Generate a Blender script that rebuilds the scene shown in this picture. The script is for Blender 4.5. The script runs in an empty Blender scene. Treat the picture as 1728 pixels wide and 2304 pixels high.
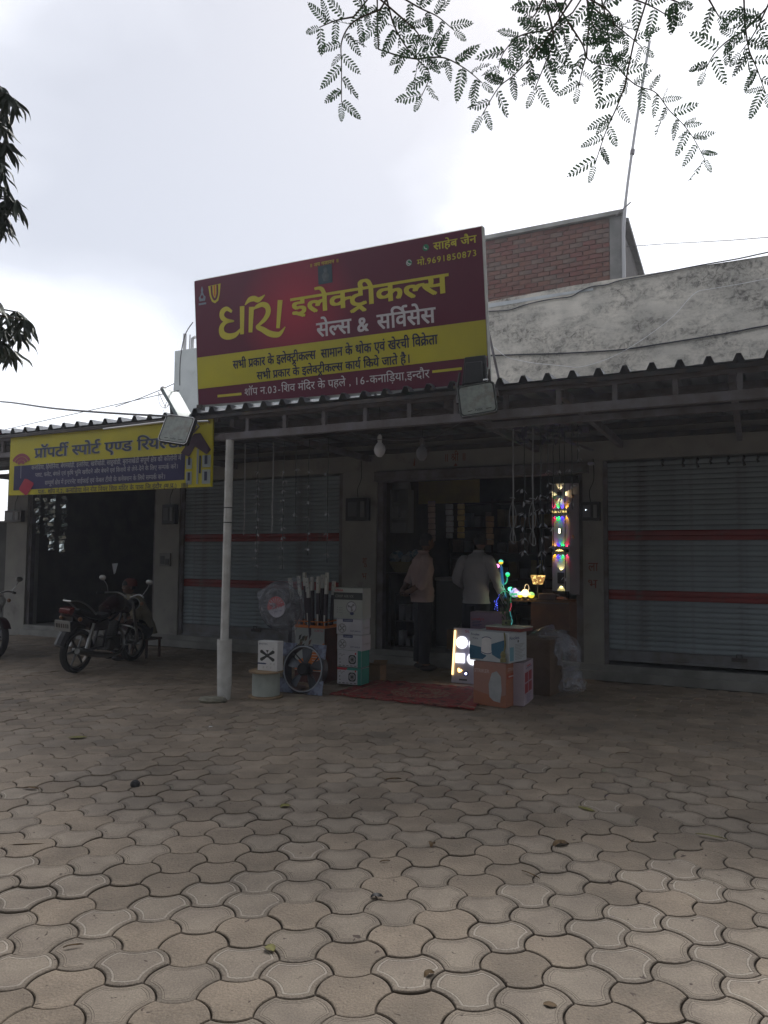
import bpy, bmesh, math, random
from mathutils import Vector, Matrix, noise as mnoise

random.seed(11)
R = math.radians
COL = bpy.context.scene.collection
SC = bpy.context.scene

# ------------------------------------------------------------------ camera
SCALE = 0.92                      # the whole place is laid out in units of 0.92 m and scaled at the end
PHI = 0.461997                    # the shop front is turned by this angle
ORG = Vector((2.977, 10.121, 0.0))  # foot of the right-hand pillar on the shop front
TU = Vector((math.cos(PHI), -math.sin(PHI), 0))
NV = Vector((math.sin(PHI), math.cos(PHI), 0))
def W(u, v, z=0.0):
    return ORG + TU * u + NV * v + Vector((0, 0, z))

cam_d = bpy.data.cameras.new('camera')
cam = bpy.data.objects.new('camera', cam_d); COL.objects.link(cam)
cam_d.sensor_fit = 'HORIZONTAL'; cam_d.sensor_width = 36.0
cam_d.lens = 36.0 * 1676.7 / 1728.0
cam_d.clip_start = 0.05; cam_d.clip_end = 600
cam.rotation_mode = 'XYZ'
_cm = Matrix.Rotation(R(90) + 0.060919, 4, 'X')
_rm = Matrix.Rotation(0.0078172, 4, 'Z')       # roll about the view axis
cam.matrix_world = Matrix.Translation((0, 0, 1.613)) @ _cm @ _rm
SC.camera = cam

# ------------------------------------------------------------------ sky and sun
world = bpy.data.worlds.new('World'); SC.world = world; world.use_nodes = True
nt = world.node_tree; nt.nodes.clear()
N = nt.nodes.new; Lk = nt.links.new
out = N('ShaderNodeOutputWorld'); bg = N('ShaderNodeBackground'); bg2 = N('ShaderNodeBackground'); add = N('ShaderNodeAddShader')
sky = N('ShaderNodeTexSky'); sky.sky_type = 'NISHITA'; sky.sun_disc = False
SUN_EL, SUN_AZ = R(46), R(-12)
sky.sun_elevation = SUN_EL; sky.sun_rotation = R(12)
Lk(sky.outputs[0], bg.inputs[0]); bg.inputs[1].default_value = 0.03
tc = N('ShaderNodeTexCoord')
mp = N('ShaderNodeMapping'); mp.inputs['Scale'].default_value = (1.0, 1.0, 1.8); mp.inputs['Location'].default_value = (0.35, 0.2, 0.1)
n1 = N('ShaderNodeTexNoise'); n1.inputs['Scale'].default_value = 2.1; n1.inputs['Detail'].default_value = 6; n1.inputs['Roughness'].default_value = 0.45
n1.inputs['Distortion'].default_value = 0.3
Lk(tc.outputs['Generated'], mp.inputs[0]); Lk(mp.outputs[0], n1.inputs['Vector'])
# one large grey cloud bank high up, to the left of the shop
def cloudbank(dirv, lo, hi):
    d = N('ShaderNodeVectorMath'); d.operation = 'DOT_PRODUCT'; d.inputs[1].default_value = Vector(dirv).normalized()
    nv = N('ShaderNodeVectorMath'); nv.operation = 'NORMALIZE'
    Lk(tc.outputs['Generated'], nv.inputs[0]); Lk(nv.outputs[0], d.inputs[0])
    m = N('ShaderNodeMapRange'); m.interpolation_type = 'SMOOTHSTEP'
    m.inputs[1].default_value = lo; m.inputs[2].default_value = hi
    Lk(d.outputs['Value'], m.inputs[0]); return m.outputs[0]
def mth(op, a, b):
    m = N('ShaderNodeMath'); m.operation = op
    for i, q in enumerate((a, b)):
        if hasattr(q, 'links'): Lk(q, m.inputs[i])
        else: m.inputs[i].default_value = q
    return m.outputs[0]
b1 = cloudbank((-0.17, 1.0, 0.53), 0.93, 0.995)
b2 = cloudbank((-0.42, 1.0, 0.32), 0.965, 1.0)
b3 = cloudbank((0.25, 1.0, 0.36), 0.95, 1.0)
v = mth('ADD', n1.outputs['Fac'], mth('MULTIPLY', b1, 0.19))
v = mth('SUBTRACT', v, mth('MULTIPLY', b2, 0.12))
v = mth('SUBTRACT', v, mth('MULTIPLY', b3, 0.11))
cr = N('ShaderNodeValToRGB'); Lk(v, cr.inputs[0])
el = cr.color_ramp.elements
el[0].position = 0.43; el[0].color = (1.08, 1.085, 1.11, 1)
el[1].position = 0.66; el[1].color = (0.58, 0.585, 0.62, 1)
e = el.new(0.50); e.color = (0.86, 0.862, 0.90, 1)
e = el.new(0.57); e.color = (0.67, 0.675, 0.71, 1)
Lk(cr.outputs[0], bg2.inputs[0]); bg2.inputs[1].default_value = 1.04
Lk(bg.outputs[0], add.inputs[0]); Lk(bg2.outputs[0], add.inputs[1]); Lk(add.outputs[0], out.inputs[0])

sd = bpy.data.lights.new('sun', 'SUN'); sun = bpy.data.objects.new('sun', sd); COL.objects.link(sun)
sd.energy = 3.0; sd.angle = R(26); sd.color = (1.0, 0.96, 0.9)
_sd = Vector((math.sin(R(12)) * math.cos(SUN_EL), math.cos(R(12)) * math.cos(SUN_EL), math.sin(SUN_EL)))
sun.rotation_euler = _sd.to_track_quat('Z', 'Y').to_euler()
SC.view_settings.view_transform = 'Standard'; SC.view_settings.look = 'None'
SC.view_settings.exposure = 0.04; SC.view_settings.gamma = 1.0; SC.view_settings.use_curve_mapping = False

# ------------------------------------------------------------------ materials
MATS = {}
def mat(name, c, rough=0.8, metal=0.0, c2=None, scale=8.0, detail=6.0, bump=0.0, bscale=None, emit=None, estr=0.0,
        spec=0.5, contrast=(0.35, 0.65), trans=0.0, alpha=1.0, coord='Object', rnd=0.0, dirt=None):
    if name in MATS: return MATS[name]
    m = bpy.data.materials.new(name); m.use_nodes = True; MATS[name] = m
    t = m.node_tree; b = t.nodes['Principled BSDF']
    b.inputs['Base Color'].default_value = (*c, 1); b.inputs['Roughness'].default_value = rough
    b.inputs['Metallic'].default_value = metal; b.inputs['Specular IOR Level'].default_value = spec
    if trans: b.inputs['Transmission Weight'].default_value = trans
    if alpha < 1: b.inputs['Alpha'].default_value = alpha
    if emit: b.inputs['Emission Color'].default_value = (*emit, 1); b.inputs['Emission Strength'].default_value = estr
    colout = None
    if c2 is not None or bump or dirt:
        co = t.nodes.new('ShaderNodeTexCoord')
        nz = t.nodes.new('ShaderNodeTexNoise'); nz.inputs['Scale'].default_value = scale; nz.inputs['Detail'].default_value = detail
        src = co.outputs['Object']
        if coord == 'World':
            g = t.nodes.new('ShaderNodeNewGeometry'); src = g.outputs['Position']
        t.links.new(src, nz.inputs['Vector'])
        if c2 is not None:
            mr = t.nodes.new('ShaderNodeMapRange'); mr.inputs[1].default_value = contrast[0]; mr.inputs[2].default_value = contrast[1]
            t.links.new(nz.outputs['Fac'], mr.inputs[0])
            mx = t.nodes.new('ShaderNodeMix'); mx.data_type = 'RGBA'
            mx.inputs[6].default_value = (*c, 1); mx.inputs[7].default_value = (*c2, 1)
            t.links.new(mr.outputs[0], mx.inputs[0]); colout = mx.outputs[2]
        if dirt:
            dc, dscale, lo, hi = dirt
            dn = t.nodes.new('ShaderNodeTexNoise'); dn.inputs['Scale'].default_value = dscale; dn.inputs['Detail'].default_value = 9; dn.inputs['Roughness'].default_value = 0.65
            t.links.new(src, dn.inputs['Vector'])
            dm = t.nodes.new('ShaderNodeMapRange'); dm.inputs[1].default_value = lo; dm.inputs[2].default_value = hi
            t.links.new(dn.outputs['Fac'], dm.inputs[0])
            mx2 = t.nodes.new('ShaderNodeMix'); mx2.data_type = 'RGBA'
            mx2.inputs[6].default_value = (*c, 1); mx2.inputs[7].default_value = (*dc, 1)
            if colout: t.links.new(colout, mx2.inputs[6])
            t.links.new(dm.outputs[0], mx2.inputs[0]); colout = mx2.outputs[2]
        if bump:
            bz = t.nodes.new('ShaderNodeTexNoise'); bz.inputs['Scale'].default_value = bscale or scale * 4; bz.inputs['Detail'].default_value = 8
            t.links.new(src, bz.inputs['Vector'])
            bp = t.nodes.new('ShaderNodeBump'); bp.inputs['Strength'].default_value = bump; bp.inputs['Distance'].default_value = 0.01
            t.links.new(bz.outputs['Fac'], bp.inputs['Height']); t.links.new(bp.outputs[0], b.inputs['Normal'])
            rr = t.nodes.new('ShaderNodeMapRange'); rr.inputs[3].default_value = max(0.05, rough - 0.12); rr.inputs[4].default_value = min(1, rough + 0.12)
            t.links.new(bz.outputs['Fac'], rr.inputs[0]); t.links.new(rr.outputs[0], b.inputs['Roughness'])
    if rnd:
        oi = t.nodes.new('ShaderNodeObjectInfo'); gi = t.nodes.new('ShaderNodeNewGeometry')
        ad = t.nodes.new('ShaderNodeMath'); ad.operation = 'ADD'
        t.links.new(oi.outputs['Random'], ad.inputs[0]); t.links.new(gi.outputs['Random Per Island'], ad.inputs[1])
        fr = t.nodes.new('ShaderNodeMath'); fr.operation = 'FRACT'; t.links.new(ad.outputs[0], fr.inputs[0])
        vr = t.nodes.new('ShaderNodeMapRange'); vr.inputs[3].default_value = 1 - rnd; vr.inputs[4].default_value = 1 + rnd
        t.links.new(fr.outputs[0], vr.inputs[0])
        vm = t.nodes.new('ShaderNodeVectorMath'); vm.operation = 'SCALE'
        if colout: t.links.new(colout, vm.inputs[0])
        else: vm.inputs[0].default_value = c
        t.links.new(vr.outputs[0], vm.inputs['Scale']); colout = vm.outputs[0]
    if colout: t.links.new(colout, b.inputs['Base Color'])
    return m
def emis(name, c, s, base=(0.6, 0.6, 0.6)):
    return mat(name, base, 0.4, emit=c, estr=s)

M_plaster = mat('facade plaster', (0.33, 0.325, 0.30), 0.9, c2=(0.26, 0.255, 0.24), scale=2.5, bump=0.25, bscale=45, dirt=((0.16, 0.15, 0.14), 3.0, 0.56, 0.75))
M_dado = mat('plinth concrete', (0.30, 0.30, 0.29), 0.9, c2=(0.2, 0.2, 0.19), scale=3, bump=0.3, bscale=40)
M_shut = mat('blue grey shutter paint', (0.29, 0.345, 0.39), 0.55, c2=(0.23, 0.275, 0.31), scale=2.2, bump=0.12, bscale=18, dirt=((0.13, 0.12, 0.11), 3.5, 0.50, 0.78), rnd=.07)
M_shutred = mat('red shutter paint', (0.30, 0.035, 0.03), 0.55, c2=(0.21, 0.035, 0.03), scale=3, bump=0.05, dirt=((0.13, 0.10, 0.09), 4, 0.55, 0.75))
M_steel = mat('grey painted steel', (0.19, 0.18, 0.20), 0.6, 0.2, c2=(0.13, 0.11, 0.11), scale=6, bump=0.08)
M_steeldk = mat('dark steel', (0.06, 0.06, 0.065), 0.5, 0.5, c2=(0.10, 0.08, 0.07), scale=8)
M_sheet = mat('galvanised roof sheet', (0.26, 0.28, 0.31), 0.5, 0.6, c2=(0.17, 0.18, 0.2), scale=1.8, bump=0.05, bscale=20)
M_pipe = mat('white post paint', (0.62, 0.62, 0.62), 0.55, c2=(0.48, 0.48, 0.47), scale=7, bump=0.05, dirt=((0.16, 0.13, 0.11), 30, 0.66, 0.72))
M_black = mat('black plastic', (0.02, 0.02, 0.023), 0.4, bump=0.03)
M_darkbrown = mat('dark plywood', (0.10, 0.055, 0.04), 0.7, c2=(0.06, 0.035, 0.03), scale=5)
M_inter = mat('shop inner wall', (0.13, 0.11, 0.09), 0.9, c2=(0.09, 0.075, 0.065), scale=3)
M_white = mat('white print', (0.72, 0.72, 0.74), 0.55, c2=(0.62, 0.62, 0.64), scale=6)
M_redpaint = mat('red hand lettering', (0.22, 0.07, 0.055), 0.8)
M_glassdull = mat('frosted lamp glass', (0.33, 0.36, 0.34), 0.35, c2=(0.23, 0.26, 0.25), scale=18, dirt=((0.25, 0.22, 0.18), 9, 0.5, 0.75))

# ------------------------------------------------------------------ mesh helpers
class MB:
    def __init__(s): s.v = []; s.f = []; s.m = []
    def quad(s, a, b, c, d, m=0):
        i = len(s.v); s.v += [tuple(a), tuple(b), tuple(c), tuple(d)]; s.f.append((i, i+1, i+2, i+3)); s.m.append(m)
    def tri(s, a, b, c, m=0):
        i = len(s.v); s.v += [tuple(a), tuple(b), tuple(c)]; s.f.append((i, i+1, i+2)); s.m.append(m)
    def box(s, x0, x1, y0, y1, z0, z1, m=0, mf=None):
        i = len(s.v)
        s.v += [(x, y, z) for z in (z0, z1) for y in (y0, y1) for x in (x0, x1)]
        F = [(0, 2, 3, 1), (4, 5, 7, 6), (0, 1, 5, 4), (2, 6, 7, 3), (0, 4, 6, 2), (1, 3, 7, 5)]
        for k, f in enumerate(F): s.f.append(tuple(i+q for q in f)); s.m.append(mf[k] if mf else m)   # bottom, top, front(-y), back, left, right
    def prism(s, poly, d0, d1, ax='y', m=0):
        n = len(poly); i = len(s.v)
        def P(p, d): return {'y': (p[0], d, p[1]), 'x': (d, p[0], p[1]), 'z': (p[0], p[1], d)}[ax]
        s.v += [P(p, d0) for p in poly] + [P(p, d1) for p in poly]
        s.f.append(tuple(i+k for k in range(n))); s.m.append(m); s.f.append(tuple(i+n+k for k in reversed(range(n)))); s.m.append(m)
        for k in range(n):
            s.f.append((i+k, i+n+k, i+n+(k+1) % n, i+(k+1) % n)); s.m.append(m)
    def tube(s, pts, r, seg=8, m=0, caps=True):
        pts = [Vector(p) for p in pts]; n = len(pts)
        if not hasattr(r, '__len__'): r = [r]*n
        i0 = len(s.v); up = Vector((0, 0, 1)); prev = None
        for k, p in enumerate(pts):
            d = (pts[min(k+1, n-1)] - pts[max(k-1, 0)])
            if d.length < 1e-9: d = Vector((0, 0, 1))
            d.normalize()
            if prev is None:
                a = d.cross(up)
                if a.length < 0.05: a = d.cross(Vector((1, 0, 0)))
            else: a = prev - d * prev.dot(d)
            a.normalize(); prev = a; b = d.cross(a)
            for q in range(seg):
                an = 2*math.pi*q/seg; s.v.append(tuple(p + (a*math.cos(an) + b*math.sin(an))*r[k]))
        for k in range(n-1):
            for q in range(seg):
                s.f.append((i0+k*seg+q, i0+k*seg+(q+1) % seg, i0+(k+1)*seg+(q+1) % seg, i0+(k+1)*seg+q)); s.m.append(m)
        if caps:
            s.f.append(tuple(i0+q for q in reversed(range(seg)))); s.m.append(m)
            s.f.append(tuple(i0+(n-1)*seg+q for q in range(seg))); s.m.append(m)
    def lathe(s, prof, c=(0, 0, 0), seg=20, m=0, axis='z'):
        i0 = len(s.v); n = len(prof)
        for (r, h) in prof:
            for q in range(seg):
                an = 2*math.pi*q/seg; x, y, z = r*math.cos(an), r*math.sin(an), h
                if axis == 'y': x, y, z = x, z, y
                if axis == 'x': x, y, z = z, x, y
                s.v.append((c[0]+x, c[1]+y, c[2]+z))
        for k in range(n-1):
            for q in range(seg):
                s.f.append((i0+k*seg+q, i0+k*seg+(q+1) % seg, i0+(k+1)*seg+(q+1) % seg, i0+(k+1)*seg+q)); s.m.append(m)
    def sphere(s, c, r, seg=14, rings=9, m=0, sc=(1, 1, 1)):
        s_ = []
        i0 = len(s.v)
        for k in range(rings+1):
            th = math.pi*k/rings
            for q in range(seg):
                an = 2*math.pi*q/seg
                s.v.append((c[0]+r*sc[0]*math.sin(th)*math.cos(an), c[1]+r*sc[1]*math.sin(th)*math.sin(an), c[2]+r*sc[2]*math.cos(th)))
        for k in range(rings):
            for q in range(seg):
                s.f.append((i0+k*seg+q, i0+(k+1)*seg+q, i0+(k+1)*seg+(q+1) % seg, i0+k*seg+(q+1) % seg)); s.m.append(m)
    def disc(s, c, r, ax='y', seg=24, m=0):
        p = []
        for q in range(seg):
            a = 2*math.pi*q/seg; x, z = r*math.cos(a), r*math.sin(a)
            p.append({'y': (c[0]+x, c[1], c[2]+z), 'x': (c[0], c[1]+x, c[2]+z), 'z': (c[0]+x, c[1]+z, c[2])}[ax])
        i = len(s.v); s.v += p; s.f.append(tuple(range(i, i+seg))); s.m.append(m)
    def mesh(s, name, mats, smooth=False, bevel=0.0):
        me = bpy.data.meshes.new(name); me.from_pydata(s.v, [], s.f)
        for mt in (mats if isinstance(mats, (list, tuple)) else [mats]): me.materials.append(mt)
        me.polygons.foreach_set('material_index', s.m)
        bm = bmesh.new(); bm.from_mesh(me)
        bmesh.ops.remove_doubles(bm, verts=bm.verts, dist=1e-5)
        bmesh.ops.recalc_face_normals(bm, faces=bm.faces)
        if bevel:
            ed = [e for e in bm.edges if len(e.link_faces) == 2 and e.calc_face_angle(0) > 0.5]
            bmesh.ops.bevel(bm, geom=ed, offset=bevel, segments=1, affect='EDGES', clamp_overlap=True)
        bm.to_mesh(me); bm.free()
        if smooth:
            me.polygons.foreach_set('use_smooth', [True]*len(me.polygons))
            me.set_sharp_from_angle(angle=R(38))
        me.update(); return me
    def build(s, name, mats, parent=None, loc=(0, 0, 0), rot=(0, 0, 0), smooth=False, bevel=0.0, label=None, kind=None):
        o = bpy.data.objects.new(name, s.mesh(name, mats, smooth, bevel)); COL.objects.link(o)
        o.location = loc; o.rotation_euler = rot
        if parent: o.parent = parent
        if label: o['label'] = label
        if kind: o['kind'] = kind
        return o
def tag(o, label, cat, group=None):
    o['label'] = label; o['category'] = cat
    if group: o['group'] = group
    return o
def thing(name, label, cat, u, v, z=0.0, rz=0.0, group=None, rx=0.0):
    o = bpy.data.objects.new(name, None); COL.objects.link(o); o.empty_display_size = 0.1
    o.location = W(u, v, z); o.rotation_euler = (rx, 0, -PHI + rz)
    return tag(o, label, cat, group)
def share(name, me, parent, loc=(0, 0, 0), rot=(0, 0, 0), sc=(1, 1, 1)):
    o = bpy.data.objects.new(name, me); COL.objects.link(o); o.location = loc; o.rotation_euler = rot; o.scale = sc
    if parent: o.parent = parent
    return o
def copy_tree(o, parent=None):
    c = o.copy(); COL.objects.link(c)
    if parent: c.parent = parent
    for ch in list(o.children): copy_tree(ch, c)
    return c

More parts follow.
